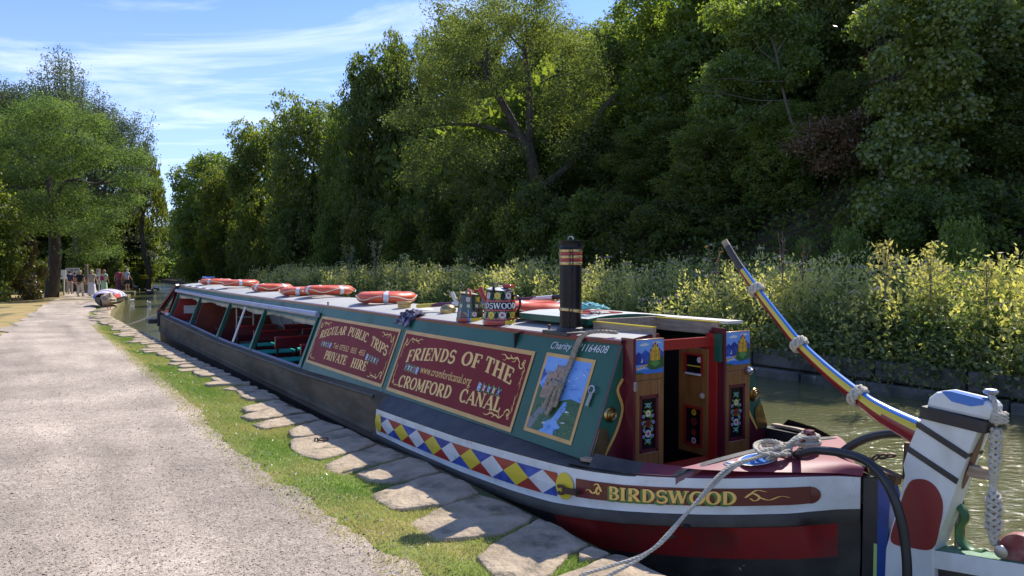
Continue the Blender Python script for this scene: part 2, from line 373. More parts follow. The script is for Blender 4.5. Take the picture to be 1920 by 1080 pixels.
# far side: bank, flat, wooded hill
def hz(s, w):
    base = -.05 if w < 10.8 else -.05 + (w - 10.8) * .10
    if w > 12.5: 
        k = float(np.interp(s, [30, 60, 95], [1, .55, .12])); base += min(w - 12.5, 26) * .62 * k
    return base
def far_ground():
    V = []; F = []; offs = [0, .05, .6, 1.5, 2.8, 4.5, 6, 8, 11, 14, 18, 23, 30, 45, 90]
    S = list(np.arange(-40, 132, 3.))
    for s in S:
        e = ip(FB, s); V.append((s, -e, -1.2))
        for q in offs: V.append((s, -(e + q), hz(s, e + q) + (.25 * mnoise.noise(Vector((s * .3, q * .3, 2))) if q > 4 else 0)))
    n = len(offs) + 1
    for i in range(len(S) - 1):
        for k in range(n - 1): F.append((i * n + k, i * n + k + 1, (i + 1) * n + k + 1, (i + 1) * n + k))
    m = mat('woodland floor', (.05, .04, .022), .95, col2=(.09, .065, .035), scale=1.5, bump=.6, bscale=12, spec=.1)
    me = npmesh('hill', Wn(V), F, m, smooth=True); o = link('hill', me); o['kind'] = 'structure'
    e = MB(); e.add([W(127, 14, 0), W(127, -16, 0), W(300, -60, 3), W(300, 60, 3), W(127, 14, -1.2), W(127, -16, -1.2)], [(0, 1, 2, 3), (0, 4, 5, 1)])
    o = e.build('distant_ground', m_soil); o['kind'] = 'structure'
far_ground()
# water
def water():
    m = bpy.data.materials.new('canal water'); m.use_nodes = True; nt = m.node_tree; b = nt.nodes['Principled BSDF']; L = nt.links.new
    b.inputs['Roughness'].default_value = .04; b.inputs['IOR'].default_value = 1.33; b.inputs['Specular IOR Level'].default_value = .6
    g = nt.nodes.new('ShaderNodeNewGeometry'); P = g.outputs['Position']
    n = nt.nodes.new('ShaderNodeTexNoise'); n.inputs['Scale'].default_value = .35; n.inputs['Detail'].default_value = 5; L(P, n.inputs['Vector'])
    x = nt.nodes.new('ShaderNodeMix'); x.data_type = 'RGBA'; x.inputs['A'].default_value = (.075, .078, .032, 1); x.inputs['B'].default_value = (.13, .125, .05, 1); L(n.outputs['Fac'], x.inputs['Factor']); L(x.outputs['Result'], b.inputs['Base Color'])
    mp_ = nt.nodes.new('ShaderNodeMapping'); mp_.inputs['Rotation'].default_value = (0, 0, .6); mp_.inputs['Scale'].default_value = (1, 2.1, 1); L(P, mp_.inputs[0])
    n1 = nt.nodes.new('ShaderNodeTexNoise'); n1.inputs['Scale'].default_value = 5; n1.inputs['Detail'].default_value = 4; n1.inputs['Distortion'].default_value = .4; L(mp_.outputs[0], n1.inputs['Vector'])
    n2 = nt.nodes.new('ShaderNodeTexNoise'); n2.inputs['Scale'].default_value = 19; n2.inputs['Detail'].default_value = 3; L(mp_.outputs[0], n2.inputs['Vector'])
    ad = nt.nodes.new('ShaderNodeMath'); ad.operation = 'MULTIPLY_ADD'; ad.inputs[1].default_value = .3; L(n2.outputs['Fac'], ad.inputs[0]); L(n1.outputs['Fac'], ad.inputs[2])
    bp = nt.nodes.new('ShaderNodeBump'); bp.inputs['Strength'].default_value = .5; bp.inputs['Distance'].default_value = .06; L(ad.outputs[0], bp.inputs['Height']); L(bp.outputs[0], b.inputs['Normal'])
    q = MB(); q.add([W(-60, 20, WATER), W(-60, -20, WATER), W(200, -40, WATER), W(200, 20, WATER)], [(3, 2, 1, 0)]); o = q.build('canal_water', m, smooth=False); o['kind'] = 'structure'
water()

# ---- coping stones (the near ones follow the real slabs one by one)
m_stone = mat('gritstone', (.45, .355, .245), .92, col2=(.30, .235, .165), scale=5, lo=.38, hi=.68, bump=1, bscale=26, spec=.1, bdist=.02, dirt=(.13, .115, .075), dscale=3.2, dlo=.52, dhi=.68, detail=9)
bank = MB(); SS_ = list(np.arange(-6, 60, .5))
for i in range(len(SS_) - 1):
    a, b = SS_[i], SS_[i + 1]
    bank.add([W(a, ip(SB, a) + .02, -.14 + gz(a)), W(b, ip(SB, b) + .02, -.14 + gz(b)), W(b, ip(SB, b) + .02, -1.2), W(a, ip(SB, a) + .02, -1.2)], [(0, 1, 2, 3)])
m_bankwall = mat('wet bank masonry', (.11, .095, .075), .8, col2=(.05, .055, .035), scale=5, bump=.8, bscale=9, bdist=.05)
canal_edge = bank.build('canal_edge', m_bankwall); canal_edge['kind'] = 'structure'
ST = [
 [(-0.649,1.9),(-0.618,1.363),(-0.566,1.13),(-0.666,1.09),(-1.15,1.07),(-1.2,1.5),(-1.1,1.95)],
 [(-0.427,1.287),(-0.402,1.154),(-0.533,1.135),(-0.56,1.249),(-0.517,1.331)],
 [(-0.157,1.803),(-0.032,1.596),(0.082,1.331),(0.167,1.139),(-0.055,1.121),(-0.372,1.149),(-0.41,1.302),(-0.464,1.412),(-0.571,1.563),(-0.600,1.70),(-0.448,1.852),(-0.249,1.82)],
 [(0.415,2.013),(0.543,1.864),(0.691,1.599),(0.80,1.200),(0.533,1.149),(0.195,1.148),(0.125,1.297),(0.066,1.475),(0.112,1.709),(0.188,1.904),(0.255,2.03)],
 [(1.172,1.875),(1.275,1.689),(1.36,1.426),(1.40,1.192),(1.177,1.168),(0.832,1.193),(0.765,1.345),(0.731,1.502),(0.75,1.702),(0.817,1.852),(1.010,1.9)],
 [(1.782,1.758),(1.843,1.660),(1.93,1.440),(2.01,1.18),(1.737,1.142),(1.45,1.179),(1.40,1.363),(1.37,1.60),(1.543,1.735)],
 [(2.196,1.850),(2.37,1.632),(2.57,1.225),(2.33,1.18),(2.07,1.183),(2.0,1.413),(1.923,1.636),(1.855,1.86),(2.0,1.912)],
 [(3.19,1.850),(3.26,1.751),(3.405,1.204),(2.655,1.205),(2.48,1.520),(2.412,1.825),(2.546,1.917),(2.85,1.93)],
 [(3.586,1.749),(3.777,1.596),(3.92,1.287),(3.464,1.205),(3.358,1.452),(3.30,1.681),(3.385,1.777)],
 [(4.142,1.970),(4.297,1.717),(4.42,1.264),(4.02,1.259),(3.945,1.586),(3.88,1.90)],
 [(4.603,1.980),(4.740,1.760),(4.93,1.40),(4.6,1.28),(4.46,1.3),(4.37,1.686),(4.34,1.907)],
 [(5.058,1.853),(5.308,1.568),(5.42,1.35),(4.99,1.31),(4.80,1.705),(4.80,1.857)]]
s = 5.5
while s < 46:
    w = random.uniform(.36, .62) * (1 if s < 22 else 1.3); e = ip(SB, s); e2 = ip(SB, s + w); d = random.uniform(.36, .66); t = random.uniform(-.08, .08)
    ST.append([(s + .02, e + .04), (s + .03 + t, e + d * .5), (s + .05 + t, e + d), (s + w * .5 + t, e + d + random.uniform(-.02, .09)), (s + w - .04 + t, e2 + d + random.uniform(-.06, .04)), (s + w - .03 + t, e2 + d * .5), (s + w - .02, e2 + .04), (s + w * .5, e + .01)])
    s += w
def stone(poly, k):
    c = np.mean(poly, axis=0); n = len(poly); P = []
    for i in range(n):       # subdivide the outline and roughen it
        a, b = np.array(poly[i]), np.array(poly[(i + 1) % n])
        for t in (0, .25, .5, .75):
            p = a + (b - a) * t; p = p + np.array([mnoise.noise(Vector((p[0] * 9, p[1] * 9, k))), mnoise.noise(Vector((p[0] * 9, p[1] * 9, k + 5)))]) * (.030 if t else .01); P.append(p)
    # soften corners
    P = [(P[i - 1] + 6 * P[i] + P[(i + 1) % len(P)]) / 8 for i in range(len(P))]
    n = len(P); g = gz(c[0]); V = []; F = []; tilt = random.uniform(-.02, .02); tz = random.uniform(-.008, .014)
    def top(p): return flatz(p[0], p[1]) - .022 + tz + tilt * (p[0] - c[0]) - .0 + .012 * mnoise.noise(Vector((p[0] * 4, p[1] * 4, 3))) + .010 * mnoise.noise(Vector((p[0] * 12, p[1] * 12, 1)))
    rings = [(1.0, -.2), (1.0, -.022), (.992, -.006), (.975, 0.0), (.8, .001), (.55, .002), (.25, .002)]
    for (q, dz) in rings:
        for p in P: r_ = c + (p - c) * q; V.append((r_[0], r_[1], top(r_) + dz))
    V.append((c[0], c[1], top(c) + .006)); m_ = len(rings)
    F4 = [(i * n + j, i * n + (j + 1) % n, (i + 1) * n + (j + 1) % n, (i + 1) * n + j) for i in range(m_ - 1) for j in range(n)]
    F3 = [((m_ - 1) * n + j, (m_ - 1) * n + (j + 1) % n, m_ * n) for j in range(n)]
    me = bpy.data.meshes.new('stone'); me.from_pydata([tuple(x) for x in Wn(V)], [], F4 + F3); me.materials.append(m_stone)
    bm = bmesh.new(); bm.from_mesh(me); bmesh.ops.recalc_face_normals(bm, faces=bm.faces); bm.to_mesh(me); bm.free()
    me.polygons.foreach_set('use_smooth', [True] * len(me.polygons)); link('stone', me, canal_edge)
for k, p in enumerate(ST): stone(p, k)

# far bank retaining wall with its big weathered blocks
fw = MB(); fw.add([W(-10, -7.92, WATER - .6), W(48, -7.82, WATER - .6), W(48, -7.82, -.05), W(-10, -7.92, -.05)], [(3, 2, 1, 0)])
far_wall = fw.build('far_bank_wall', m_bankwall); far_wall['kind'] = 'structure'
m_blk = mat('dark weathered block', (.13, .12, .10), .85, col2=(.045, .048, .036), scale=3, bump=.7, bscale=14, bdist=.03, dirt=(.30, .30, .26), dscale=5, dlo=.60, dhi=.70)
s = -4
while s < 30:
    w = random.uniform(.7, 1.5)
    for (z0, z1) in ((WATER - .1, WATER + .17), (WATER + .19, WATER + .52)):
        b = MB(); off = random.uniform(0, .07) + (.1 if z0 < -.4 else 0); sh = .3 if z0 < -.4 else 0
        b.box(W(s + w / 2 + sh, -7.86 + off, (z0 + z1) / 2), (w - .04, .24, z1 - z0 - random.uniform(0, .04)), BANG); b.build('block', m_blk, far_wall, bevel=.03)
    s += w

# ================================================================ NARROWBOAT
M_green = mat('dark green enamel', (.016, .092, .056), .36, col2=(.022, .108, .066), scale=2, coat=.06, spec=.3, dirt=(.07, .10, .075), dscale=2.6, dlo=.52, dhi=.80, bump=.06, bscale=5, bdist=.01)
M_black = mat('black tar paint', (.024, .020, .018), .5, col2=(.05, .042, .034), scale=6, dirt=(.09, .07, .05), dscale=2.4, dlo=.55, dhi=.8, bump=.25, bscale=30, bdist=.006)
M_hull = mat('weathered blacking', (.105, .082, .058), .95, col2=(.16, .125, .085), scale=2.5, dirt=(.20, .16, .11), dscale=1.6, dlo=.45, dhi=.75, bump=.35, bscale=14, bdist=.01, spec=.04, stretch=(.6, 1, 2.2))
M_white = mat('white enamel', (.70, .70, .67), .36, coat=.1, col2=(.60, .59, .55), scale=6, dirt=(.36, .29, .21), dscale=6.5, dlo=.60, dhi=.76, bump=.08, bscale=26, bdist=.003)
M_red = mat('signal red enamel', (.36, .022, .016), .3, coat=.3, dirt=(.2, .03, .02), dscale=3)
M_hullred = mat('hull red enamel', (.24, .012, .012), .45, coat=.1, dirt=(.05, .018, .014), dscale=2.5, dlo=.45, dhi=.7)
M_maroon = mat('maroon enamel', (.115, .012, .020), .28, coat=.35, dirt=(.16, .05, .05), dscale=2.2, dlo=.6, dhi=.85)
M_board = mat('maroon signboard', (.20, .016, .018), .5, col2=(.235, .022, .022), scale=1.4, spec=.12, dirt=(.25, .06, .05), dscale=7, dlo=.62, dhi=.85)
M_blue = mat('blue enamel', (.022, .065, .25), .3, coat=.3, dirt=(.03, .05, .14), dscale=5)
M_lblue = mat('bright blue enamel', (.035, .17, .52), .3, coat=.3)
M_yellow = mat('yellow enamel', (.70, .52, .035), .3, coat=.3, dirt=(.5, .38, .08), dscale=5)
M_gold = mat('buff gold paint', (.62, .32, .07), .4, col2=(.68, .38, .10), scale=5, dirt=(.35, .2, .08), dscale=9, dlo=.62, dhi=.8)
M_letter = mat('gold lettering', (.90, .53, .13), .4)
M_lgreen = mat('letter shade green', (.085, .20, .05), .4)
M_roof = mat('pale grey roof paint', (.40, .385, .35), .65, col2=(.34, .33, .30), scale=1.6, dirt=(.26, .24, .21), dscale=2, bump=.15, bscale=60, bdist=.003)
M_wood = mat('scumbled oak', (.30, .125, .034), .32, col2=(.20, .075, .02), scale=3, stretch=(14, 14, 1.3), lo=.35, hi=.7, coat=.4)
M_pale = mat('weathered pale wood', (.42, .31, .20), .7, col2=(.28, .2, .13), scale=4, stretch=(2, 12, 12), bump=.3, bscale=30, bdist=.003)
M_brass = mat('tarnished brass', (.48, .34, .14), .34, metal=1, col2=(.2, .13, .06), scale=5)
M_dbrass = mat('dull brass plate', (.20, .135, .06), .5, metal=.8, col2=(.1, .075, .04), scale=7)
M_iron = mat('rusty iron', (.06, .042, .034), .6, metal=.5, col2=(.13, .06, .03), scale=18)
M_steel = mat('galvanised steel', (.42, .42, .43), .4, metal=.9)
M_alu = mat('grey awning roll', (.36, .37, .46), .45, col2=(.30, .31, .39), scale=3)
M_canvas = mat('cream canvas', (.48, .42, .30), .9, bump=.5, bscale=14)
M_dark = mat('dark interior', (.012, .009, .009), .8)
M_rope = mat('old hemp rope', (.40, .33, .25), .9, col2=(.28, .23, .17), scale=30, bump=.4, bscale=160, bdist=.003, spec=.1)
M_wrope = mat('white cotton rope', (.56, .49, .38), .9, col2=(.42, .38, .30), scale=18, bump=.4, bscale=120, bdist=.003, spec=.1)
M_rubber = mat('black rubber hose', (.018, .018, .019), .42, col2=(.03, .03, .03), scale=6)
M_brown = mat('castle stone paint', (.40, .27, .18), .6, col2=(.28, .18, .12), scale=30)
M_pgreen = mat('painted meadow green', (.03, .10, .03), .45, col2=(.06, .13, .035), scale=8)
M_pblue = mat('painted sky blue', (.13, .30, .66), .45, col2=(.22, .40, .72), scale=5, lo=.3, hi=.7)
M_pgrey = mat('painted grey lane', (.20, .19, .19), .5)
M_pink = mat('painted rose pink', (.70, .30, .32), .4)
M_pnavy = mat('painted deep blue', (.02, .035, .22), .4, col2=(.04, .10, .40), scale=10)
M_pleaf = mat('painted leaf green', (.10, .26, .06), .4)
M_porange = mat('painted ochre', (.62, .30, .04), .4)
M_pblack = mat('gloss black paint', (.007, .007, .009), .35, coat=.1, spec=.22)
M_turq = mat('turquoise vinyl', (.04, .60, .48), .35, col2=(.05, .5, .44), scale=4)
PAINT = [M_white, M_red, M_yellow, M_lblue, M_pleaf, M_pink, M_maroon, M_brown, M_pgreen, M_pblue, M_pgrey, M_gold, M_pnavy, M_porange, M_pblack]
WH, RE, YE, LB, LE, PI_, MA, BR, PG, PB, GY, GO, NA, OC, BK = range(15)

boat = thing('narrowboat', 'long green and maroon canal trip boat with striped tiller moored along the stone edge', 'boat', O, BANG)
TA = [(-1.4, .30), (0, .35), (3.2, .335), (5.6, .275), (10.5, .25), (14, .31), (17.3, .345), (19, .42)]
def zg(s): return ip(TA, s)
K = (.88 - .5907) / (1.107 - .35)
def SP(s, z, off=0, side=1):   # point on the leaning cabin side
    n = Vector((0, 1, K)).normalized(); return Vector((s, (.88 - (z - .35) * K + n.y * off) * side, z + n.z * off))
# plan of the deck edge (s, y), from straight side round to the sternpost
HP = [(16.9, 1.04), (12, 1.04), (8, 1.04), (5, 1.04), (3.1, 1.04), (2, 1.04), (1, 1.04), (.3, 1.035), (0, 1.03), (-.2, 1.005), (-.42, .94), (-.6, .83), (-.78, .69), (-.93, .53), (-1.06, .36), (-1.17, .21), (-1.26, .10), (-1.36, .045)]
def hp(q):             # q: distance along the plan from s=0 (negative astern)
    pts = [Vector((a, b, 0)) for a, b in HP]; i0 = 8
    if q >= 0: return Vector((q, ip([(0, 1.03), (.3, 1.035), (1, 1.04), (20, 1.04)], q), 0))
    d = -q
    for a, b in zip(pts[i0:], pts[i0 + 1:]):
        l = (b - a).length
        if d <= l: return a + (b - a) * d / l
        d -= l
    return pts[-1] + (pts[-1] - pts[-2]).normalized() * d
QEND = -sum((Vector(HP[i + 1] + (0,)) - Vector(HP[i] + (0,))).length for i in range(8, len(HP) - 1))
def stz(q):            # heights of the painted bands at q
    s = hp(q).x
    top = ip([(-1.38, .438), (-1.06, .410), (-.72, .386), (-.42, .364), (-.16, .345), (.2, .318), (.63, .292), (1.4, .250), (2.4, .226), (3.05, .214), (20, .214)], s)
    bot = ip([(-1.38, .27), (-1.1, .215), (-.72, .185), (-.42, .155), (-.166, .120), (.2, .064), (.63, .026), (1.4, -.012), (2.4, -.032), (3.1, -.03), (20, -.03)], s)
    return top, bot
def hull_pt(q, t, off=0, side=1):       # t: 0 = top of the painted band, 1 = its foot
    a, b = stz(q); z = a + (b - a) * t; p = hp(q); e = .03
    d = hp(q - e) - hp(q + e); nrm = Vector((-d.y, d.x, 0)).normalized()
    if nrm.y < 0: nrm = -nrm
    if q < -.6 and nrm.x > 0: nrm = -nrm
    bulge = .012 * math.sin(math.pi * min(max(t, 0), 1))
    p = p + nrm * (off + bulge); return Vector((p.x, p.y * side, z))
def hull():
    mb = MB(); qs = [QEND + .002] + list(np.arange(QEND + .05, 0, .07)) + list(np.arange(0, 3.4, .17)) + list(np.arange(3.5, 16.95, .5)) 
    extra = [(17.3, 1.03), (17.8, .98), (18.3, .80), (18.8, .5), (19.1, .12)]
    for side in (1, -1):
        rows = []
        for q in qs + [None] * len(extra):
            if q is None:
                s, y = extra[len(rows) - len(qs)]; zt, zb = .214, -.03; base = Vector((s, y, 0)); lift = (s - 17) * .05; pt = lambda t: Vector((s, y, zt + (zb - zt) * t + lift)); st = False
            else:
                p = hp(q); s = p.x; y = p.y; pt = (lambda t, q=q: hull_pt(q, t)); st = s < 0; lift = 0
            row = []
            gi = min(y - .02, .9) if s > -.1 else max(y - .07, .0); g = zg(s) if s > -.1 else ip([(-.1, .347), (-.5, .372), (-1.38, .44)], s)
            row.append(Vector((s, gi, g + .004 + lift)))
            top, bot = stz(q if q is not None else 15)
            if s > 3.1: row.append(Vector((s, 1.0 * y / 1.04, g + lift))); row.append(Vector((s, y, g - .03 + lift)))
            else: row.append(Vector((pt(0).x, pt(0).y - .02, max(top + .012, min(g, top + .02))))); row.append(pt(-.03) * 1)
            row.append(pt(0)); row.append(pt(.2)); row.append(pt(.8)); row.append(pt(1))
            # below the painted band
            k = float(np.interp(s, [-1.38, -.9, -.3, .6, 2], [.0, .25, .5, .8, 1]))
            b = pt(1); zz = b.z
            row.append(Vector((b.x, b.y + (.012 if s > -1.2 else 0), zz - .015)))
            row.append(Vector((b.x, b.y + (.012 if s > -1.2 else 0), zz - .07)))
            row.append(Vector((b.x, b.y - .02 * (1 if s > -1.2 else .3), zz - .08)))
            y2 = b.y * (.60 + .36 * k) if s < 2 else b.y - .05
            row.append(Vector((b.x, y2 + (b.y - y2) * .55, zz - .27))); row.append(Vector((b.x + .02, y2, min(zz - .36, WATER + .02)))); row.append(Vector((b.x + .05, y2 * .9, -.9)))
            row = [Vector((p.x, p.y * side, p.z)) for p in row]; rows.append((s, row))
        b0 = len(mb.v); nr = len(rows[0][1])
        for s, r in rows: mb.v += [tuple(p) for p in r]
        for i in range(len(rows) - 1):
            s = (rows[i][0] + rows[i + 1][0]) / 2
            for j in range(nr - 1):
                f = (b0 + i * nr + j, b0 + i * nr + j + 1, b0 + (i + 1) * nr + j + 1, b0 + (i + 1) * nr + j)
                mb.f.append(f if side == -1 else f[::-1])
                if -1.32 < s < 3.06: c = (6 if s < -.5 else 1, 6 if s < -.5 else 1, 2 if s < -.5 else 1, 2, 2, 2, 1, 1, 1, 4 if -1.27 < s < .12 else 1, 1, 1)[j]
                elif s <= -1.32: c = (6, 6, 2, 2, 2, 2, 1, 1, 1, 1, 1, 1)[j]
                else: c = (5, 5, 0, 0, 0, 0, 0, 0, 1, 1, 1, 1)[j]
                mb.m.append(c)
    mats = [M_hull, M_black, M_white, M_maroon, M_hullred, M_hull, M_maroon]
    o = mb.build('hull', mats, boat, angle=50)
    return o
H_ = hull()
# painted decoration lying on the hull: small quilt of thin patches following the side
def patch(poly, off, mi, mb, n=1):       # poly in (q,t)
    b = len(mb.v); mb.v += [tuple(hull_pt(q, t, off)) for q, t in poly]; mb.f.append(tuple(range(b, b + len(poly)))); mb.m.append(mi)
def diamonds():
    mb = MB(); q0, q1, n = .10, 2.93, 9; st = (q1 - q0) / n; T0, T1 = .2, .815
    # spacing shrinks slightly towards the middle of the boat
    for k in range(n):
        a, b = q1 - k * st, q1 - (k + 1) * st; c = (a + b) / 2; mid = (T0 + T1) / 2
        patch([(a, mid), (c, T1), (b, mid), (c, T0)], .0035, WH if k % 2 == 0 else YE, mb)
        ctop, cbot = (RE, NA) if k % 2 == 0 else (NA, RE)
        if k < n - 1: patch([(c, T0), (b, mid), (c - st, T0)], .0035, ctop, mb); patch([(c, T1), (c - st, T1), (b, mid)], .0035, cbot, mb)
        if k == 0: patch([(a + .02, T0), (a, mid), (c, T0)], .0035, NA, mb); patch([(a + .02, T1), (c, T1), (a, mid)], .0035, RE, mb)
        if k == n - 1: patch([(c, T0), (b, mid), (b, T0)], .0035, ctop, mb); patch([(c, T1), (b, T1), (b, mid)], .0035, cbot, mb)
    mb.build('diamond_pattern', PAINT, H_, smooth=False)
    for (qc, w_) in ((2.98, .075), (.02, .085)):
        e = MB(); P = [(qc + w_ * math.cos(a), .5 + .36 * math.sin(a)) for a in np.linspace(0, 2 * math.pi, 25)[:-1]]
        e.add([hull_pt(qc, .5, .009)] + [hull_pt(q, t, .006) for q, t in P], [(0, i + 1, (i + 1) % 24 + 1) for i in range(24)], 0); e.build('painted_disc', M_yellow, H_, smooth=False)
    nb = MB(); qs = list(np.arange(-.08, QEND + .25, -.04)); t0, t1 = .24, .74
    for a, b in zip(qs, qs[1:]): nb.add([hull_pt(a, t0, .003), hull_pt(b, t0, .003), hull_pt(b, t1, .003), hull_pt(a, t1, .003)], [(3, 2, 1, 0)], 0)
    a = qs[-1]; P = [(a - .055 * math.cos(x), .5 + .25 * math.sin(x)) for x in np.linspace(-math.pi / 2, math.pi / 2, 9)]
    nb.add([hull_pt(a, .5, .003)] + [hull_pt(q, t, .003) for q, t in P], [(0, i + 1, i + 2) for i in range(8)], 0)
    nb.build('name_board', M_maroon, H_, smooth=False)
diamonds()

# ---- serif sign-writing built from strokes
THK, THN = .19, .085
def arc(cx, cy, rx, ry, a0, a1, n=12, w='v'):
    o = []
    for i in range(n + 1):
        a = R(a0 + (a1 - a0) * i / n); o.append((cx + rx * math.cos(a), cy + ry * math.sin(a), THN + (THK - THN) * abs(math.cos(a)) if w == 'v' else w))
    return o
def ln(x0, y0, x1, y1, w): return [(x0, y0, w), (x1, y1, w)]
def sf(x, y, h=.15): return [(x - h, y, .075), (x + h, y, .075)]
T_, N_ = THK, THN; lo_, hi_ = .04, .96
GLY = {
 'A': (.84, [ln(.10, lo_, .42, hi_, N_), ln(.42, hi_, .74, lo_, T_), ln(.22, .33, .62, .33, N_), sf(.10, lo_, .11), sf(.74, lo_, .14)]),
 'B': (.74, [ln(.2, lo_, .2, hi_, T_), arc(.34, .735, .27, .225, 90, -90), arc(.34, .28, .32, .24, 90, -90), ln(.1, hi_, .36, hi_, N_), ln(.1, lo_, .36, lo_, N_), ln(.2, .51, .36, .51, N_)]),
 'C': (.76, [arc(.42, .5, .3, .46, 50, 310, 18), ln(.66, .68, .66, .96, .09), ln(.66, .04, .66, .2, .06)]),
 'D': (.80, [ln(.2, lo_, .2, hi_, T_), arc(.30, .5, .38, .46, 90, -90, 16), ln(.1, hi_, .32, hi_, N_), ln(.1, lo_, .32, lo_, N_)]),
 'E': (.70, [ln(.2, lo_, .2, hi_, T_), ln(.08, hi_, .6, hi_, N_), ln(.08, lo_, .63, lo_, N_), ln(.2, .5, .47, .5, N_), ln(.6, hi_, .6, .74, .08), ln(.63, lo_, .63, .28, .08), ln(.47, .38, .47, .62, .07)]),
 'F': (.66, [ln(.2, lo_, .2, hi_, T_), ln(.08, hi_, .6, hi_, N_), sf(.2, lo_, .15), ln(.2, .5, .47, .5, N_), ln(.6, hi_, .6, .74, .08), ln(.47, .38, .47, .62, .07)]),
 'G': (.82, [arc(.42, .5, .3, .46, 50, 320, 18), ln(.66, .68, .66, .96, .08), ln(.66, .06, .66, .42, T_ * .85), sf(.66, .42, .13)]),
 'H': (.86, [ln(.2, lo_, .2, hi_, T_), ln(.66, lo_, .66, hi_, T_), ln(.2, .5, .66, .5, N_), sf(.2, lo_), sf(.2, hi_), sf(.66, lo_), sf(.66, hi_)]),
 'I': (.42, [ln(.21, lo_, .21, hi_, T_), sf(.21, lo_), sf(.21, hi_)]),
 'L': (.66, [ln(.2, lo_, .2, hi_, T_), sf(.2, hi_), ln(.08, lo_, .6, lo_, N_), ln(.6, lo_, .6, .3, .09)]),
 'M': (1.0, [ln(.17, lo_, .17, hi_, N_), ln(.17, hi_, .5, .15, T_), ln(.5, .15, .80, hi_, N_), ln(.82, lo_, .82, hi_, T_), sf(.17, lo_, .11), sf(.15, hi_, .11), sf(.82, lo_), sf(.84, hi_, .13)]),
 'N': (.88, [ln(.17, lo_, .17, hi_, N_), ln(.17, hi_, .70, lo_, T_), ln(.70, lo_, .70, hi_, N_), sf(.17, lo_, .12), sf(.14, hi_, .12), sf(.70, hi_, .13)]),
 'O': (.82, [arc(.41, .5, .31, .46, 0, 360, 24)]),
 'P': (.70, [ln(.2, lo_, .2, hi_, T_), arc(.34, .70, .28, .26, 90, -90), ln(.1, hi_, .36, hi_, N_), ln(.2, .44, .36, .44, N_), sf(.2, lo_)]),
 'R': (.80, [ln(.2, lo_, .2, hi_, T_), arc(.34, .72, .27, .24, 90, -90), ln(.1, hi_, .36, hi_, N_), ln(.2, .48, .36, .48, N_), sf(.2, lo_, .14), ln(.38, .48, .66, lo_, T_), sf(.70, lo_, .08)]),
 'S': (.68, [arc(.35, .72, .22, .24, 40, 270, 12, .13), arc(.35, .28, .25, .25, 90, -140, 12, .15), ln(.57, .76, .57, .95, .07), ln(.12, .05, .12, .26, .07)]),
 'T': (.72, [ln(.36, lo_, .36, hi_, T_), ln(.07, hi_, .65, hi_, N_), sf(.36, lo_), ln(.07, hi_, .07, .7, .08), ln(.65, hi_, .65, .7, .08)]),
 'U': (.84, [ln(.2, .3, .2, hi_, T_), arc(.43, .32, .23, .28, 180, 360, 12, .12), ln(.66, .3, .66, hi_, N_), sf(.2, hi_), sf(.66, hi_, .12)]),
 'V': (.82, [ln(.12, hi_, .40, lo_, T_), ln(.40, lo_, .68, hi_, N_), sf(.12, hi_), sf(.68, hi_, .12)]),
 'W': (1.12, [ln(.12, hi_, .33, lo_, T_), ln(.33, lo_, .54, hi_, N_), ln(.54, hi_, .76, lo_, T_), ln(.76, lo_, .98, hi_, N_), sf(.12, hi_), sf(.98, hi_, .12), sf(.52, hi_, .1)]),
}
def ribbon(mb, pts, mapf, mi, grow=0, dxy=(0, 0)):
    n = len(pts); A = []; B = []
    for i, (x, y, w) in enumerate(pts):
        a, b = pts[max(i - 1, 0)], pts[min(i + 1, n - 1)]; dx_, dy_ = b[0] - a[0], b[1] - a[1]; l = math.hypot(dx_, dy_) or 1; nx, ny = -dy_ / l, dx_ / l; h = w / 2 + grow
        ex = (-dx_ / l * grow if i == 0 else dx_ / l * grow if i == n - 1 else 0); ey = (-dy_ / l * grow if i == 0 else dy_ / l * grow if i == n - 1 else 0)
        A.append(mapf(x + ex + nx * h + dxy[0], y + ey + ny * h + dxy[1])); B.append(mapf(x + ex - nx * h + dxy[0], y + ey - ny * h + dxy[1]))
    b0 = len(mb.v); mb.v += [tuple(p) for p in A + B]
    for i in range(n - 1): mb.f.append((b0 + i, b0 + n + i, b0 + n + i + 1, b0 + i + 1)); mb.m.append(mi)
def word(mb, text, a, b, hgt, base, surf, off=.003, shade=True, slant=.0, depth=0):
    """text set between u=a and u=b; base(u) gives the foot of the letters; surf(u, v, off)"""
    tot = sum(GLY[c][0] for c in text) ; u = a; k = (b - a) / tot
    for c in text:
        w, strokes = GLY[c]; ks = k
        for st in strokes:
            jit = 0
            def mf(x, y, o): uu = u + (x + slant * y) * ks; return surf(uu, base(u + w * ks / 2) + (base(uu) - base(u + w * ks / 2)) + y * hgt, o)
            e = random.uniform(0, .0003)
            if shade:
                asp = abs(k) / hgt
                ribbon(mb, st, lambda x, y: mf(x, y, off + .0006 + e), 1, .035, (-.10, -.13)); ribbon(mb, st, lambda x, y: mf(x, y, off + .0005 + e), 1, .03, (-.05, -.065))
                ribbon(mb, st, lambda x, y: mf(x, y, off + .0014 + e), 2, .022)
            ribbon(mb, st, lambda x, y: mf(x, y, off + .0022 + e), 0, 0.0)
        u += w * ks
M_lout = mat('letter outline brown', (.20, .09, .03), .4)
def pquad(mb, poly, surf, off, mi): b = len(mb.v); mb.v += [tuple(surf(u, v, off)) for u, v in poly]; mb.f.append(tuple(range(b, b + len(poly)))); mb.m.append(mi)
def disc(mb, cx, cy, rx, ry, surf, off, mi, n=10, rot=0):
    P = []
    for i in range(n):
        a = 2 * math.pi * i / n; x, y = rx * math.cos(a), ry * math.sin(a); P.append((cx + x * math.cos(rot) - y * math.sin(rot), cy + x * math.sin(rot) + y * math.cos(rot)))
    pquad(mb, P, surf, off, mi)
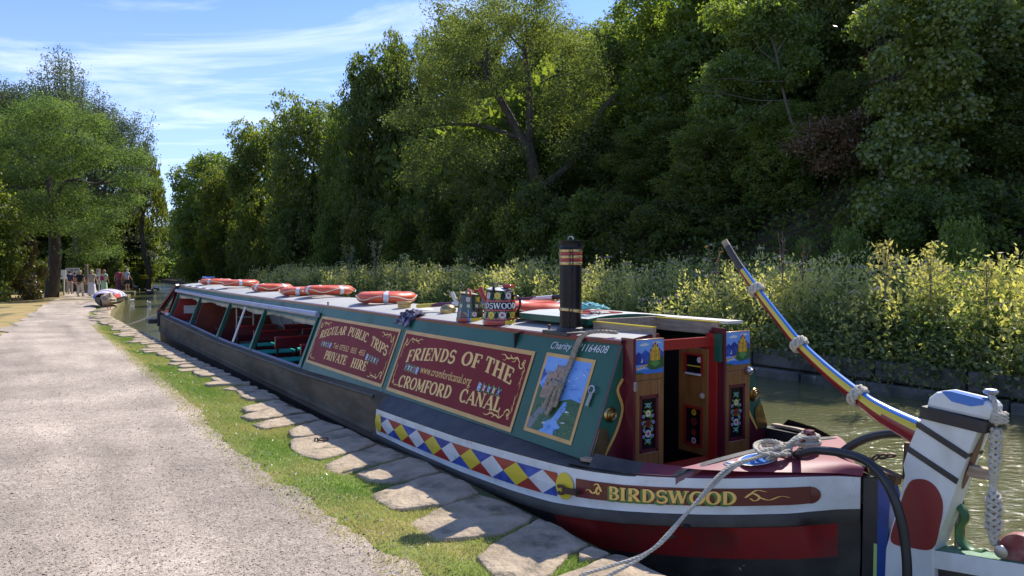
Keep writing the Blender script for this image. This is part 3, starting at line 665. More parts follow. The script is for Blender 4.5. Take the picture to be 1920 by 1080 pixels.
def rose(mb, cx, cy, r, surf, off, c1, c2, c3, ax=1):
    disc(mb, cx, cy, r * ax, r, surf, off, c1, 12)
    for k in range(5):
        a = k * 1.257 + .4; disc(mb, cx + math.cos(a) * r * .6 * ax, cy + math.sin(a) * r * .6, r * .36 * ax, r * .26, surf, off + .0007, c2, 6, a + 1.57)
    disc(mb, cx, cy, r * .4 * ax, r * .4, surf, off + .0012, c3, 8)
def leafp(mb, cx, cy, l, w, rot, surf, off, mi, ax=1):
    P = [(-l, 0), (-l * .3, w), (l * .4, w * .8), (l, 0), (l * .4, -w * .8), (-l * .3, -w)]
    pquad(mb, [(cx + (x * math.cos(rot) - y * math.sin(rot)) * ax, cy + x * math.sin(rot) + y * math.cos(rot)) for x, y in P], surf, off, mi)
def scroll(mb, cx, cy, size, sx, sy, surf, off, mi, swap=False):
    def P(x, y):
        if swap: x, y = y, x
        return (cx + sx * x * size, cy + sy * y * size)
    sp = [(.22 + .20 * math.exp(-.28 * a) * math.cos(a) * 1.0, .22 + .20 * math.exp(-.28 * a) * math.sin(a), (.05 - .003 * a)) for a in np.linspace(0, 9, 34)]
    lines = [sp, [(.40, .2, .03), (.62, .05, .05), (.85, .10, .04), (1.05, .0, .02)], [(.62, .05, .04), (.72, .18, .03), (.88, .2, .01)], [(.9, .08, .04), (1.15, .12, .05), (1.4, .02, .03), (1.6, .05, .01)], [(1.2, .1, .03), (1.3, .2, .02), (1.42, .18, .01)]]
    for l in lines:
        l = [tuple(p) for p in smooth_path(l, 4)] if len(l) < 9 else l; q = [P(x, y) + (w * size,) for x, y, w in l]; ribbon(mb, q, lambda x, y: surf(x, y, off), mi)
def usurf(u, v, off=0): return SP(-u, v, off)      # u grows towards the stern so text reads left to right
def sign(name, s0, s1, z0, z1, texts, bw=.032):
    a, b = -s1, -s0
    p = MB(); pquad(p, [(a, z0), (b, z0), (b, z1), (a, z1)], usurf, .004, 0)
    board = p.build(name, M_board, boat, smooth=False)
    f = MB()
    for q in ([(a, z0), (b, z0), (b - bw, z0 + bw), (a + bw, z0 + bw)], [(b, z0), (b, z1), (b - bw, z1 - bw), (b - bw, z0 + bw)], [(b, z1), (a, z1), (a + bw, z1 - bw), (b - bw, z1 - bw)], [(a, z1), (a, z0), (a + bw, z0 + bw), (a + bw, z1 - bw)]): pquad(f, q, usurf, .006, 0)
    f.build('gold_border', M_gold, board, smooth=False)
    l = MB()
    for t in texts: word(l, *t)
    l.build('lettering', [M_letter, M_lgreen, M_lout], board, smooth=False)
    return board
def btext(parent, text, ua, ub, hgt, surf, base, shear=0, m=None, off=.006, xh=.72):
    c = bpy.data.curves.new('lettering', 'FONT'); c.body = text; c.shear = shear; c.resolution_u = 3; o = bpy.data.objects.new('tmp', c); COL.objects.link(o)
    bpy.context.view_layer.update(); me = bpy.data.meshes.new_from_object(o.evaluated_get(bpy.context.evaluated_depsgraph_get())); bpy.data.objects.remove(o)
    xs = [v.co.x for v in me.vertices]; x0, x1 = min(xs), max(xs)
    for v in me.vertices:
        u = ua + (v.co.x - x0) / (x1 - x0) * (ub - ua); v.co = surf(u, base(u) + v.co.y / xh * hgt, off)
    me.materials.clear(); me.materials.append(m or M_letter); r = link('lettering', me, parent); return r
def lin(pts): return lambda u: float(np.interp(-u, [a for a, b in pts], [b for a, b in pts]))
bA = lin([(1.1, .685), (1.25, .708), (1.37, .722), (1.56, .742), (1.8, .75), (2.06, .742), (2.4, .73), (2.75, .70), (3.0, .655)])
bB = lin([(1.1, .475), (1.76, .462), (2.96, .43)])
def usurf2(u, v, off=0): return usurf(u, v, off)
s2 = sign('sign_panel', .90, 3.20, .365, .955, [
    ('FRIENDS', -2.99, -2.05, .115, bA, usurf), ('OF', -1.94, -1.61, .115, bA, usurf), ('THE', -1.55, -1.09, .12, bA, usurf),
    ('CROMFORD', -2.99, -1.93, .108, bB, usurf), ('CANAL', -1.78, -1.13, .108, bB, usurf)])
btext(s2, 'www.cromfordcanal.org', -2.62, -1.67, .075, usurf, lin([(1.67, .605), (2.62, .60)]))
bC = lin([(3.45, .665), (3.7, .70), (4.0, .745), (4.3, .775), (4.74, .79), (5.2, .755), (5.62, .675)])
s1 = sign('sign_panel', 3.32, 5.77, .37, .955, [
    ('REGULAR', -5.6, -4.78, .10, bC, usurf), ('PUBLIC', -4.70, -4.08, .10, bC, usurf), ('TRIPS', -3.97, -3.47, .10, bC, usurf),
    ('PRIVATE', -5.2, -4.46, .10, lin([(3, .47), (6, .47)]), usurf), ('HIRE', -4.30, -3.85, .10, lin([(3, .47), (6, .47)]), usurf)])
btext(s1, 'Tel: 07552  055  455', -5.02, -4.02, .062, usurf, lin([(3, .615), (6, .615)]))
for bd, (a, b) in ((s2, (.90, 3.2)), (s1, (3.32, 5.77))):
    m_ = MB()
    for (cx, sx, sw) in ((-b + .06, 1, 0), (-b + .06, 1, 1), (-a - .06, -1, 0), (-a - .06, -1, 1)):
        scroll(m_, cx, .955 - .055, .24 if not sw else .15, sx, -1, usurf, .0075, 0, bool(sw)); scroll(m_, cx, .365 + .06, .24 if sx < 0 and not sw else .14, sx, 1, usurf, .0075, 0, bool(sw))
    m_.build('gold_scrollwork', M_letter, bd, smooth=False)
    fl = MB()
    spots = ([(-2.93 + .062 * k, .62 - .002 * k, c) for k, c in enumerate((NA, YE, LB, MA, WH))] + [(-1.52 + .075 * k, .615, c) for k, c in enumerate((WH, PI_, LB, YE, NA))]) if a < 1 else \
            ([(-5.42 + .075 * k, .635, c) for k, c in enumerate((NA, YE, LB, MA, WH))] + [(-3.93 + .075 * k, .615 - .004 * k, c) for k, c in enumerate((WH, MA, LB, YE, NA))])
    for (u, v, c) in spots:
        for r_ in (.5, 2.1, 3.9, 5.2): leafp(fl, u + .025 * math.cos(r_), v + .028 * math.sin(r_), .022, .009, r_, usurf, .0065, LE)
        r0 = .034 if c == WH else .024
        rose(fl, u, v, r0, usurf, .0072, c if c != MA else PI_, {WH: LB, YE: WH, LB: WH, MA: MA, NA: LB, PI_: WH}[c], {WH: WH, YE: OC, LB: NA, MA: RE, NA: YE, PI_: RE}[c], .8)
    fl.build('painted_flowers', PAINT, bd, smooth=False)
# BIRDSWOOD on the hull
def hsurf(u, v, off=0): return hull_pt(-u, v, off)
nm = MB()
def hb(u): return .70 - .01 * 0
def nsurf(u, v, off): return hull_pt(-u, .685 - v, off + .004)
word(nm, 'BIRDSWOOD', .335, 1.075, .37, lambda u: 0.0, nsurf)
nm.build('lettering', [M_letter, M_lgreen, M_lout], H_, smooth=False)
sc_ = MB()
for (cx, sx) in ((.285, -1), (1.12, 1)):
    for l in ([(0, .0, .012), (.03, .12, .016), (.06, .0, .012), (.04, -.1, .01), (.02, -.02, .008)], [(.06, 0, .012), (.10, -.08, .014), (.15, .02, .01), (.19, -.03, .004)], [(.02, .1, .01), (.05, .2, .012), (.09, .15, .006)]):
        l = [tuple(p) for p in smooth_path(l, 5)]; ribbon(sc_, [(cx + sx * x * (.6 if sx < 0 else 1.3), .19 + y, w * 1.3) for x, y, w in l], lambda x, y: nsurf(x, y, 0), 0)
sc_.build('gold_scrollwork', M_letter, H_, smooth=False)

# ---- the green cabin and passenger shelter sides
def sidesheet(mb, s0, s1, za, zb, off=0, side=1, th=.03, mi=0, n=1):
    for i in range(n):
        a, b = s0 + (s1 - s0) * i / n, s0 + (s1 - s0) * (i + 1) / n
        z0a, z0b = (za(a), za(b)) if callable(za) else (za, za); z1a, z1b = (zb(a), zb(b)) if callable(zb) else (zb, zb)
        P = [SP(a, z0a, off, side), SP(b, z0b, off, side), SP(b, z1b, off, side), SP(a, z1a, off, side)]; Q = [SP(a, z0a, off - th, side), SP(b, z0b, off - th, side), SP(b, z1b, off - th, side), SP(a, z1a, off - th, side)]
        mb.add(P + Q, [(0, 3, 2, 1), (4, 5, 6, 7), (0, 1, 5, 4), (1, 2, 6, 5), (2, 3, 7, 6), (3, 0, 4, 7)], mi)
ROOFZ = [(0, 1.107), (.74, 1.092), (3.5, 1.078), (6, 1.088), (10.5, 1.082), (17.2, 1.118)]
def rz(s): return ip(ROOFZ, s)
for side in (1, -1):
    mb = MB(); sidesheet(mb, 0, 3.26, lambda s: zg(s), lambda s: rz(s) - .005, 0, side, n=4); mb.build('cabin_side', M_green, boat)
    mb = MB(); sidesheet(mb, 3.27, 5.84, lambda s: zg(s), lambda s: rz(s) - .005, -.001, side, n=4); mb.build('cabin_side', M_green, boat)
    mb = MB(); sidesheet(mb, 5.85, 17.15, lambda s: .99, lambda s: rz(s) - .005, 0, side, n=6); mb.build('shelter_side', M_green, boat)
    mb = MB(); sidesheet(mb, 5.86, 17.1, lambda s: zg(s) + .0, lambda s: zg(s) + .035, .0, side, n=8); mb.build('sill', mat('blue grey sill', (.10, .12, .22), .5), boat)
    for sx in (5.93, 8.52, 11.0, 13.9, 16.75):
        p = MB(); z0 = zg(sx) + .01; prof = [(-.065, z0), (.09, z0), (.055, z0 + .1), (.035, z0 + .3), (.03, .99), (-.03, .99), (-.035, z0 + .3), (-.045, z0 + .1)]
        if sx < 6: prof = [(a * .8, b) for a, b in prof]
        p.prism(prof, lambda a, b, sx=sx: SP(sx + a, b, .012, side), lambda a, b, sx=sx: SP(sx + a * 1, b, -.05, side)); p.build('window_post', M_green, boat)
    roll = MB(); roll.add([], []); 
    path = [SP(s, z, .035, side) for s, z in ((5.88, .955), (8, .95), (11, .945), (14, .958), (17.05, .975))]
    roll.tube(path, .042, 10, squash=(1, .75)); roll.build('awning_roll', M_alu, boat)
    if side == 1:
        low = MB()      # green valance with crumpled canvas tucked behind
        sidesheet(low, 5.95, 17.0, .885, .92, -.012, 1, .01, n=12); low.build('valance', M_green, boat)
        cv = MB(); ss2 = np.arange(6.0, 16.9, .07); b0 = len(cv.v)
        for s in ss2:
            z = .865 + .02 * math.sin(s * 2.6) + .02 * mnoise.noise(Vector((s * 3, 0, 0))); d = .03 * mnoise.noise(Vector((s * 6, 4, 0)))
            for (zz, dd) in ((.90, -.03), (z, -.05 + d), (z - .022, -.035 + d), (z - .012, -.08 + d), (.90, -.09)): cv.v.append(tuple(SP(s, zz, dd)))
        for i in range(len(ss2) - 1):
            for j in range(4): cv.f.append((i * 5 + j, i * 5 + j + 1, i * 5 + j + 6, i * 5 + j + 5)); cv.m.append(0)
        cv.build('rolled_canvas', M_canvas, boat)
        st = MB()
        for sx in np.arange(6.4, 16.8, .62):
            st.add([SP(sx, .93, .014), SP(sx + .018, .93, .014), SP(sx + .018, .85, -.02), SP(sx, .85, -.02)], [(3, 2, 1, 0)])
        st.build('canvas_straps', M_pblack, boat)
# far side: pale screen with maroon rail
mb = MB(); sidesheet(mb, 5.9, 17, lambda s: .3, lambda s: .72, -.03, -1, .01, n=4); mb.build('screen', mat('pale translucent screen', (.42, .45, .45), .5), boat)
mb = MB(); sidesheet(mb, 5.9, 17, lambda s: .70, lambda s: .78, .0, -1, .05, n=4); mb.build('side_rail', M_maroon, boat)
for sx in np.arange(6.5, 17, .9):
    mb = MB(); sidesheet(mb, sx, sx + .05, .3, .72, -.055, -1, .02); mb.build('screen_batten', M_white, boat)
# roof
mb = MB(); S_r = [0.62, 1.6, 3, 5, 8, 12, 16, 17.2]; NY = 14
def roofpt(s, y): return Vector((s, y, rz(s) + .055 * (1 - (y / .59) ** 2)))
for i, s in enumerate(S_r):
    for k in range(NY + 1): y = -.59 + 1.18 * k / NY; mb.v.append(tuple(roofpt(s, y)))
for i in range(len(S_r) - 1):
    for k in range(NY): a = i * (NY + 1) + k; mb.f.append((a, a + NY + 1, a + NY + 2, a + 1)[::-1]); mb.m.append(0)
b = len(mb.v)
roof = mb.build('roof', M_roof, boat)
# roof strips either side of the hatch opening
mb = MB()
for sg in (1, -1):
    ys = [.30, .37, .44, .52, .59]
    P = [[roofpt(s, y * sg) for y in ys] for s in (-.02, .62)]
    for k in range(4):
        q = (P[0][k], P[0][k + 1], P[1][k + 1], P[1][k]); mb.add(q, [(0, 1, 2, 3) if sg == -1 else (3, 2, 1, 0)])
mb.build('roof_margin', M_roof, boat)
for sg in (1, -1):
    t = MB()
    for s0, s1_ in ((-.02, 3.26), (3.27, 17.2)):
        n = 6; pts = [s0 + (s1_ - s0) * i / n for i in range(n + 1)]
        for a, b_ in zip(pts, pts[1:]):
            A = [Vector((a, .607 * sg, rz(a) - .022)), Vector((a, .612 * sg, rz(a) + .004)), Vector((a, .585 * sg, rz(a) + .012))]; B = [Vector((b_, .607 * sg, rz(b_) - .022)), Vector((b_, .612 * sg, rz(b_) + .004)), Vector((b_, .585 * sg, rz(b_) + .012))]
            t.add(A + B, [(0, 1, 4, 3), (1, 2, 5, 4)] if sg == -1 else [(3, 4, 1, 0), (4, 5, 2, 1)])
    t.build('roof_edge_strip', M_maroon, boat)
# black and white chequered strip at the bow end of the roof
t = MB()
for k in range(9): t.add([roofpt(16.9 - k * .42, .575), roofpt(16.9 - k * .42 - .40, .575), roofpt(16.9 - k * .42 - .40, .5), roofpt(16.9 - k * .42, .5)], [(0, 1, 2, 3)], k % 2)
for v in range(len(t.v)): t.v[v] = (t.v[v][0], t.v[v][1], t.v[v][2] + .006)
t.build('roof_chequer', [M_pblack, M_white], boat, smooth=False)

# ---- floor, bulkheads and stern well
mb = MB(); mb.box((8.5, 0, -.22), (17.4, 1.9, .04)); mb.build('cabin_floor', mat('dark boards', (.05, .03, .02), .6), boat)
def crosswall(s_, name, m, zlo=-.2, y0=None, y1=None, inset=.05):
    P_ = [(.80, zlo), (.83, zg(s_) + .01), (.88 - (1.02 - .35) * K - inset, 1.02), (.45, rz(s_) + .0), (-.45, rz(s_)), (-(.88 - (1.02 - .35) * K - inset), 1.02), (-.83, zg(s_) + .01), (-.80, zlo)]
    m_ = MB(); m_.prism(P_, lambda y, z: Vector((s_ - .015, y, z)), lambda y, z: Vector((s_ + .015, y, z))); return m_.build(name, m, boat, smooth=False)
crosswall(3.2, 'inner_bulkhead', M_maroon); crosswall(5.8, 'inner_bulkhead', M_maroon)
def bulk(y0, y1, name, m, s=0, th=.03, zlo=.1):
    P = []
    def zt(y): return min(rz(0) + .05 * (1 - (y / .59) ** 2) if abs(y) < .59 else .35 + (.88 - abs(y)) / K, 1.16) - .004
    ys = sorted(set([y0, y1] + [y for y in (.59, -.59, .7, -.7) if y0 < y < y1])); m_ = MB()
    poly = [(y, zt(y)) for y in ys] + [(y, zlo) for y in reversed(ys)]
    m_.prism(poly, lambda y, z: Vector((s - th / 2, y, z)), lambda y, z: Vector((s + th / 2, y, z))); return m_.build(name, m, boat, smooth=False)
bulk(.26, .87, 'rear_bulkhead', M_maroon); bulk(-.87, -.26, 'rear_bulkhead', M_maroon)
mb = MB(); mb.box((0, 0, 1.06), (.035, .52, .07)); mb.build('door_lintel', M_red, boat); mb = MB(); mb.box((0, 0, .15), (.035, .52, .16)); mb.build('door_sill', M_red, boat)
# green wings edged in gold, with porthole and brass toe plates
GC = [(.596, .863), (.640, .801), (.628, .749), (.607, .705), (.600, .66), (.614, .604), (.661, .502), (.752, .370)]
GCs = [(p.x, p.y) for p in smooth_path([(a, b, 0) for a, b in GC], 5)]
for sg in (1, -1):
    w_ = MB(); poly = [(.594, 1.09)] + GCs + [(.872, .36)]
    w_.prism([(y * sg, z) for y, z in poly], lambda y, z: Vector((-.020, y, z)), lambda y, z: Vector((-.015, y, z))); w_.build('bulkhead_wing', M_green, boat, smooth=False)
    g_ = MB(); ribbon(g_, [(a * sg, b, .022) for a, b in GCs], lambda x, y: Vector((-.024, x, y)), 0); g_.f = g_.f if sg == 1 else [f[::-1] for f in g_.f]; g_.build('gold_edge', M_gold, boat, smooth=False)
    br = MB(); poly = [(.862, .38), (.832, .46), (.80, .545), (.775, .56), (.745, .55), (.722, .52), (.713, .48), (.73, .43), (.757, .375)]
    br.prism([(y * sg, z) for y, z in poly], lambda y, z: Vector((-.030, y, z)), lambda y, z: Vector((-.022, y, z))); br.build('brass_toe_plate', M_dbrass if sg > 0 else M_brass, boat, smooth=False)
    MX = Matrix.Rotation(R(-90), 3, 'Y')
    po = MB(); po.lathe([(.052, 0), (.052, .008), (.044, .02), (.036, .012), (.032, .03), (.022, .022), (.018, .036), (.002, .040)], 20, (-.02, .705 * sg, .637), MX); po.build('mushroom_vent', M_brass, boat, angle=60)
# castle and rose doors folded back against the bulkhead
def door(y0, y1, z0, z1, name='cabin_door', s=-.075, flip=1):
    d = MB(); th = .04; zc = z0 + (z1 - z0) * .68
    # frame of stiles and rails, so the panel sits recessed
    def bx(a, b, c, e, mi): d.box((s, (a + b) / 2, (c + e) / 2), (th, abs(b - a), e - c), 0, mi)
    w = abs(y1 - y0); st = w * .17
    bx(y0, y0 + (st if y1 > y0 else -st), z0, zc, 0); bx(y1 - (st if y1 > y0 else -st), y1, z0, zc, 0)
    a, b = y0 + (st if y1 > y0 else -st), y1 - (st if y1 > y0 else -st)
    bx(a, b, z0, z0 + .10, 0); bx(a, b, zc - .10, zc, 0); bx(y0, y1, zc + .002, z1, 0)
    door_o = d.build(name, M_wood, boat, bevel=.003)
    sy = -1 if y1 < y0 else 1
    def ds(u, v, off=0): return Vector((s - th / 2 - off, y0 + sy * u, v))   # u from the left seen from astern
    p = MB(); p.box((s + .006, (a + b) / 2, (z0 + zc) / 2), (th * .4, abs(b - a), zc - z0 - .19)); p.build('door_panel', M_pblack, door_o)
    f = MB(); t_ = .022; pa, pb, pc, pd = a, b, z0 + .10, zc - .10
    for (ya, yb, za, zb) in ((pa, pb, pc, pc + t_), (pa, pb, pd - t_, pd), (pa, pa + sy * t_, pc, pd), (pb - sy * t_, pb, pc, pd)): f.box((s - .009, (ya + yb) / 2, (za + zb) / 2), (.018, abs(yb - ya), zb - za))
    f.build('panel_moulding', M_maroon if flip > 0 else M_maroon, door_o)
    # rose spray
    r = MB(); cu = w / 2; S2 = lambda u, v, off=0: Vector((s - .006 - off, y0 + sy * u, v)); hgt = pd - pc; cz = (pc + pd) / 2
    for (dz, c1, c2, c3, rr) in ((.40, WH, LB, NA, .4), (.22, YE, WH, OC, .72), (.0, RE, MA, MA, .78), (-.22, WH, PI_, RE, .75), (-.38, LB, WH, NA, .42)):
        for a_ in (.4, 2.7, 3.6, 5.8, -.9): leafp(r, cu + .034 * math.cos(a_) * rr * 1.3, cz + dz * hgt * .8 + .045 * math.sin(a_) * rr, .02, .008, a_, S2, .002, LE)
    for (dz, c1, c2, c3, rr) in ((.40, WH, LB, NA, .4), (.22, YE, WH, OC, .72), (.0, RE, MA, MA, .78), (-.22, WH, PI_, RE, .75), (-.38, LB, WH, NA, .42)): rose(r, cu, cz + dz * hgt * .8, .034 * rr, S2, .003, c1, c2, c3)
    for sgn in (-1, 1):
        for k in range(4): rose(r, cu + sgn * (.042 + .008 * math.sin(k * 2)), cz + .05 - .045 * k, .011, S2, .003, WH, LB, NA)
    r.build('painted_roses', PAINT, door_o, smooth=False)
    # castle scene on the top block
    c = MB(); top = z1 - .006; bt = zc + .045; m_ = .008; H2 = top - bt
    U = lambda x: m_ + x * (w - 2 * m_); V = lambda y: bt + y * H2
    def P(pts, mi, o): pquad(c, [(U(x), V(y)) for x, y in pts], ds, o, mi)
    P([(0, 0), (1, 0), (1, 1), (0, 1)], PB, .0008)
    P([(0, .28), (1, .28), (1, .58), (0, .58)], NA, .0014)
    P([(0, .58), (.1, .66), (.2, .60), (.34, .72), (.5, .6), (.5, .55), (0, .55)], NA, .0018); P([(.78, .58), (.9, .68), (1, .6), (1, .55), (.78, .55)], NA, .0018)
    P([(.1, .86), (.3, .92), (.5, .88), (.4, .83), (.2, .82)], WH, .0015); P([(.55, .93), (.8, .96), (.95, .9), (.75, .87)], WH, .0015)
    P([(0, 0), (1, 0), (1, .2), (.5, .12), (0, .14)], LB, .002); P([(0, 0), (.3, 0), (.2, .06), (0, .06)], PG, .0025)
    P([(.38, .2), (.48, .5), (.62, .56), (.85, .55), (1, .45), (1, .16), (.7, .1), (.5, .12)], PG, .0022); P([(.5, .3), (.7, .42), (.88, .3), (.7, .18)], LE, .0026)
    P([(0, .13), (.42, .25), (.42, .29), (0, .19)], OC, .0028)
    for x in (.06, .16, .26): P([(x, .10 + x * .2), (x + .06, .11 + x * .2), (x + .05, .17 + x * .2), (x + .01, .165 + x * .2)], WH, .003)
    P([(.52, .38), (.86, .38), (.84, .72), (.56, .72)], OC, .003); P([(.6, .7), (.78, .7), (.77, .84), (.62, .84)], YE, .0034)
    for x, h in ((.53, .76), (.61, .88), (.69, .95), (.77, .88), (.84, .76)):
        P([(x - .025, .4), (x + .025, .4), (x + .025, h - .1), (x - .025, h - .1)], YE if x in (.61, .77) else OC, .0038); P([(x - .035, h - .1), (x + .035, h - .1), (x, h)], RE, .0042)
    for x, y in ((.57, .5), (.66, .5), (.75, .5), (.61, .62), (.72, .62), (.81, .55)): P([(x - .012, y), (x + .012, y), (x + .012, y + .05), (x - .012, y + .05)], RE, .0046)
    P([(.17, .38), (.25, .38), (.23, .34), (.18, .34)], WH, .003); P([(.2, .39), (.25, .39), (.21, .48)], WH, .003)
    c.build('painted_castle_scene', PAINT, door_o, smooth=False)
    return door_o
dl = door(.588 - .03, .295, .265, 1.122)
dr = door(-.305, -.575, .235, 1.132)
for (y, z, o_) in ((.565, .80, dl),):
    h = MB(); h.box((-.10, .572, .82), (.05, .02, .05)); h.tube([(-.115, .572, .79), (-.115, .572, .85)], .009, 8); h.build('door_hinge', M_steel, o_)
h = MB(); h.lathe([(.026, 0), (.03, .01), (.03, .03), (.016, .04), (.012, .05)], 14, (-.097, -.54, .84), Matrix.Rotation(R(-90), 3, 'Y')); h.box((-.105, -.555, .845), (.02, .07, .018)); h.build('door_lock', M_steel, dr)
for y_, h_ in ((.574, .86), (-.288, .92)): mb = MB(); mb.box((-.05, y_, .70), (.12, .022, h_)); mb.build('door_edge_board', M_maroon, boat)
mb = MB(); mb.box((-.01, -.262, .66), (.10, .022, .92)); mb.build('door_jamb', M_red, boat)
mb = MB(); mb.box((-.07, -.262, 1.02), (.05, .03, .2)); mb.build('slide_stop', M_green, boat)
# inner door swung inwards on the right jamb, its face towards the towpath
YD = -.262
idr = MB()
for (a, b_, c, e) in ((.01, .06, .22, 1.0), (.25, .30, .22, 1.0), (.06, .25, .22, .27), (.06, .25, .57, .80), (.06, .25, .96, 1.0)): idr.box(((a + b_) / 2, YD, (c + e) / 2), (b_ - a, .03, e - c))
idoor = idr.build('inner_door', M_wood, boat, bevel=.002)
q = MB(); q.box((.155, YD - .004, .42), (.19, .012, .30)); q.build('door_panel', M_pblack, idoor)
q = MB()
for (dz, c1, c2, c3, rr) in ((.10, OC, YE, RE, .7), (.03, RE, MA, MA, .85), (-.05, MA, RE, RE, .8), (-.11, WH, PI_, RE, .7)): rose(q, -.155, .42 + dz, .034 * rr, lambda u, v, off=0: Vector((-u, YD + .003 + off, v)), .001, c1, c2, c3)
q.build('painted_roses', PAINT, idoor, smooth=False)
q = MB()
for (a, b_, c, e) in ((.06, .08, .27, .57), (.23, .25, .27, .57), (.08, .23, .27, .29), (.08, .23, .55, .57), (.06, .08, .80, .96), (.23, .25, .80, .96), (.08, .23, .945, .96)): q.box(((a + b_) / 2, YD + .012, (c + e) / 2), (b_ - a, .012, e - c))
q.build('panel_moulding', M_red, idoor)
q = MB(); q.box((.155, YD, .88), (.18, .01, .155)); q.build('notice_card', M_pblack, idoor)
q = MB(); q.box((.15, YD + .007, .865), (.14, .004, .008)); q.build('card_line', M_yellow, idoor)
q = MB(); q.lathe([(.022, 0), (.022, .006)], 14, (.10, YD + .006, .915), Matrix.Rotation(R(-90), 3, 'X')); q.build('white_fitting', M_white, idoor)
q = MB(); q.box((.15, YD + .02, .808), (.15, .02, .012)); q.build('white_rail', M_white, idoor)
q = MB(); q.lathe([(.004, 0), (.018, .012), (.025, .028), (.014, .042), (.002, .046)], 12, (.045, YD + .012, .66), Matrix.Rotation(R(-90), 3, 'X')); q.build('door_knob', M_pale, idoor)
# dark cabin interior box
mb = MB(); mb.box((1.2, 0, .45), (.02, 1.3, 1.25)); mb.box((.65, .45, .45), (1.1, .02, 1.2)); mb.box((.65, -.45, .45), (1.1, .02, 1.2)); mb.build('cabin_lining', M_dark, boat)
q = MB(); q.tube([(.55, -.02, .5), (.52, .02, .66), (.55, -.02, .82)], .016, 8); q.build('hanging_hose', M_rubber, boat)
q = MB(); q.box((.5, -.06, .63), (.03, .06, .28)); q.build('yellow_fitting', M_yellow, boat)
# hatch surround in pale wood, slid-open hatch top
mb = MB()
mb.box((.62, 0, 1.165), (.035, .60, .085), 0); mb.box((.30, .312, 1.15), (.64, .03, .07)); mb.box((.30, -.312, 1.15), (.64, .03, .09)); mb.build('hatch_coaming', M_pale, boat, bevel=.003)
mb = MB(); mb.box((.30, .312, 1.189), (.64, .034, .008)); mb.box((.30, -.312, 1.199), (.64, .034, .008)); mb.build('hatch_runner', M_yellow, boat)
hp_ = []
def hatch():
    m_ = MB(); n = 8; s0, s1_ = .62, 1.55
    for (dz) in (0, -.05):
        for s in (s0, s1_):
            for k in range(n + 1): y = -.42 + .79 * k / n; m_.v.append((s, y, 1.235 - .03 * (y / .4) ** 2 + dz))
    for k in range(n):
        a = k; b = n + 1 + k; m_.f.append((a, a + 1, b + 1, b)[::-1]); m_.m.append(0); c = 2 * (n + 1) + k; d_ = 3 * (n + 1) + k
        m_.f.append((c, c + 1, d_ + 1, d_)); m_.m.append(1); m_.f.append((a, c, c + 1, a + 1)); m_.m.append(1); m_.f.append((b, b + 1, d_ + 1, d_)); m_.m.append(1)
    m_.f += [(0, n + 1, 3 * (n + 1), 2 * (n + 1)), (n, 2 * n + 1, 4 * n + 3, 3 * n + 2)]; m_.m += [1, 1]
    o = m_.build('sliding_hatch', [mat('pale hatch top', (.48, .50, .46), .5, dirt=(.25, .3, .25), dscale=3), M_green], boat)
    p = MB(); p.add([(1.0 + .3 * math.cos(a), .02 + .2 * math.sin(a), 1.2385 - .03 * ((.02 + .2 * math.sin(a)) / .4) ** 2) for a in np.linspace(0, 2 * math.pi, 21)[:-1]] , [tuple(range(20))]); p.build('painted_disc', M_red, o, smooth=False)
hatch()
# stern deck, well coaming, rails
def deckz(s): return ip([(-.1, .35), (-.5, .372), (-1.38, .44)], s) + .006
dk = MB()
edge = [hp(q) for q in np.linspace(-.76, QEND, 18)]; NN = 12
for r_i, p in enumerate(edge):
    fade = max(0, 1 - r_i / 6)
    for k in range(NN + 1):
        c_ = 1 - (2 * k / NN - 1) ** 2; y = (p.y - .012) * (1 - 2 * k / NN); sx = p.x - .10 * c_ * fade
        dk.v.append((sx, y, deckz(p.x) + .05 * c_))
for i in range(len(edge) - 1):
    for k in range(NN): a = i * (NN + 1) + k; dk.f.append((a, a + 1, a + NN + 2, a + NN + 1)[::-1]); dk.m.append(0)
deck = dk.build('stern_deck', mat('faded maroon deck paint', (.22, .035, .045), .5, col2=(.27, .06, .07), scale=3, dirt=(.34, .17, .16), dscale=6, dlo=.6, dhi=.8, coat=.1), boat)
cd = MB()
for r_, mi, dz in ((.135, 0, .004), (.115, 1, .006)):
    cd.add([(-.905 + r_ * .7 * math.cos(a), .34 + r_ * math.sin(a), deckz(-.92 + r_ * .7 * math.cos(a)) + .05 * (1 - ((.34 + r_ * math.sin(a)) / .55) ** 2) * .8 + dz + .012) for a in np.linspace(0, 2 * math.pi, 25)[:-1]], [tuple(range(24))], mi)
cd.build('deck_roundel', [M_white, M_lblue], boat, smooth=False)
q = MB(); q.lathe([(.045, 0), (.045, .008), (.03, .012), (.028, .018), (.012, .02)], 18, (-.90, .56, deckz(-.9) + .035)); q.build('deck_filler_cap', M_steel, boat)
co = MB(); cpath = smooth_path([(-.66, .775, .392), (-.73, .69, .440), (-.775, .5, .472), (-.795, .25, .490), (-.80, 0, .496), (-.795, -.25, .490), (-.775, -.5, .472), (-.73, -.69, .440), (-.66, -.775, .392)], 6)
b0 = len(co.v)
for p in cpath:
    for (dx_, dz_) in ((-.022, -.10), (-.020, -.004), (-.014, .004), (.032, .006), (.036, .0), (.038, -.38)): co.v.append((p.x + dx_, p.y, p.z + dz_))
nc = 6
for i in range(len(cpath) - 1):
    for j, mi in ((0, 1), (1, 0), (2, 0), (3, 0), (4, 0)): a = i * nc + j; co.f.append((a, a + 1, a + nc + 1, a + nc)); co.m.append(mi)
co.build('well_coaming', [M_black, M_maroon], boat, angle=30)
mb = MB(); mb.box((-.38, 0, .12), (.74, 1.5, .02)); mb.build('well_floor', M_dark, boat)
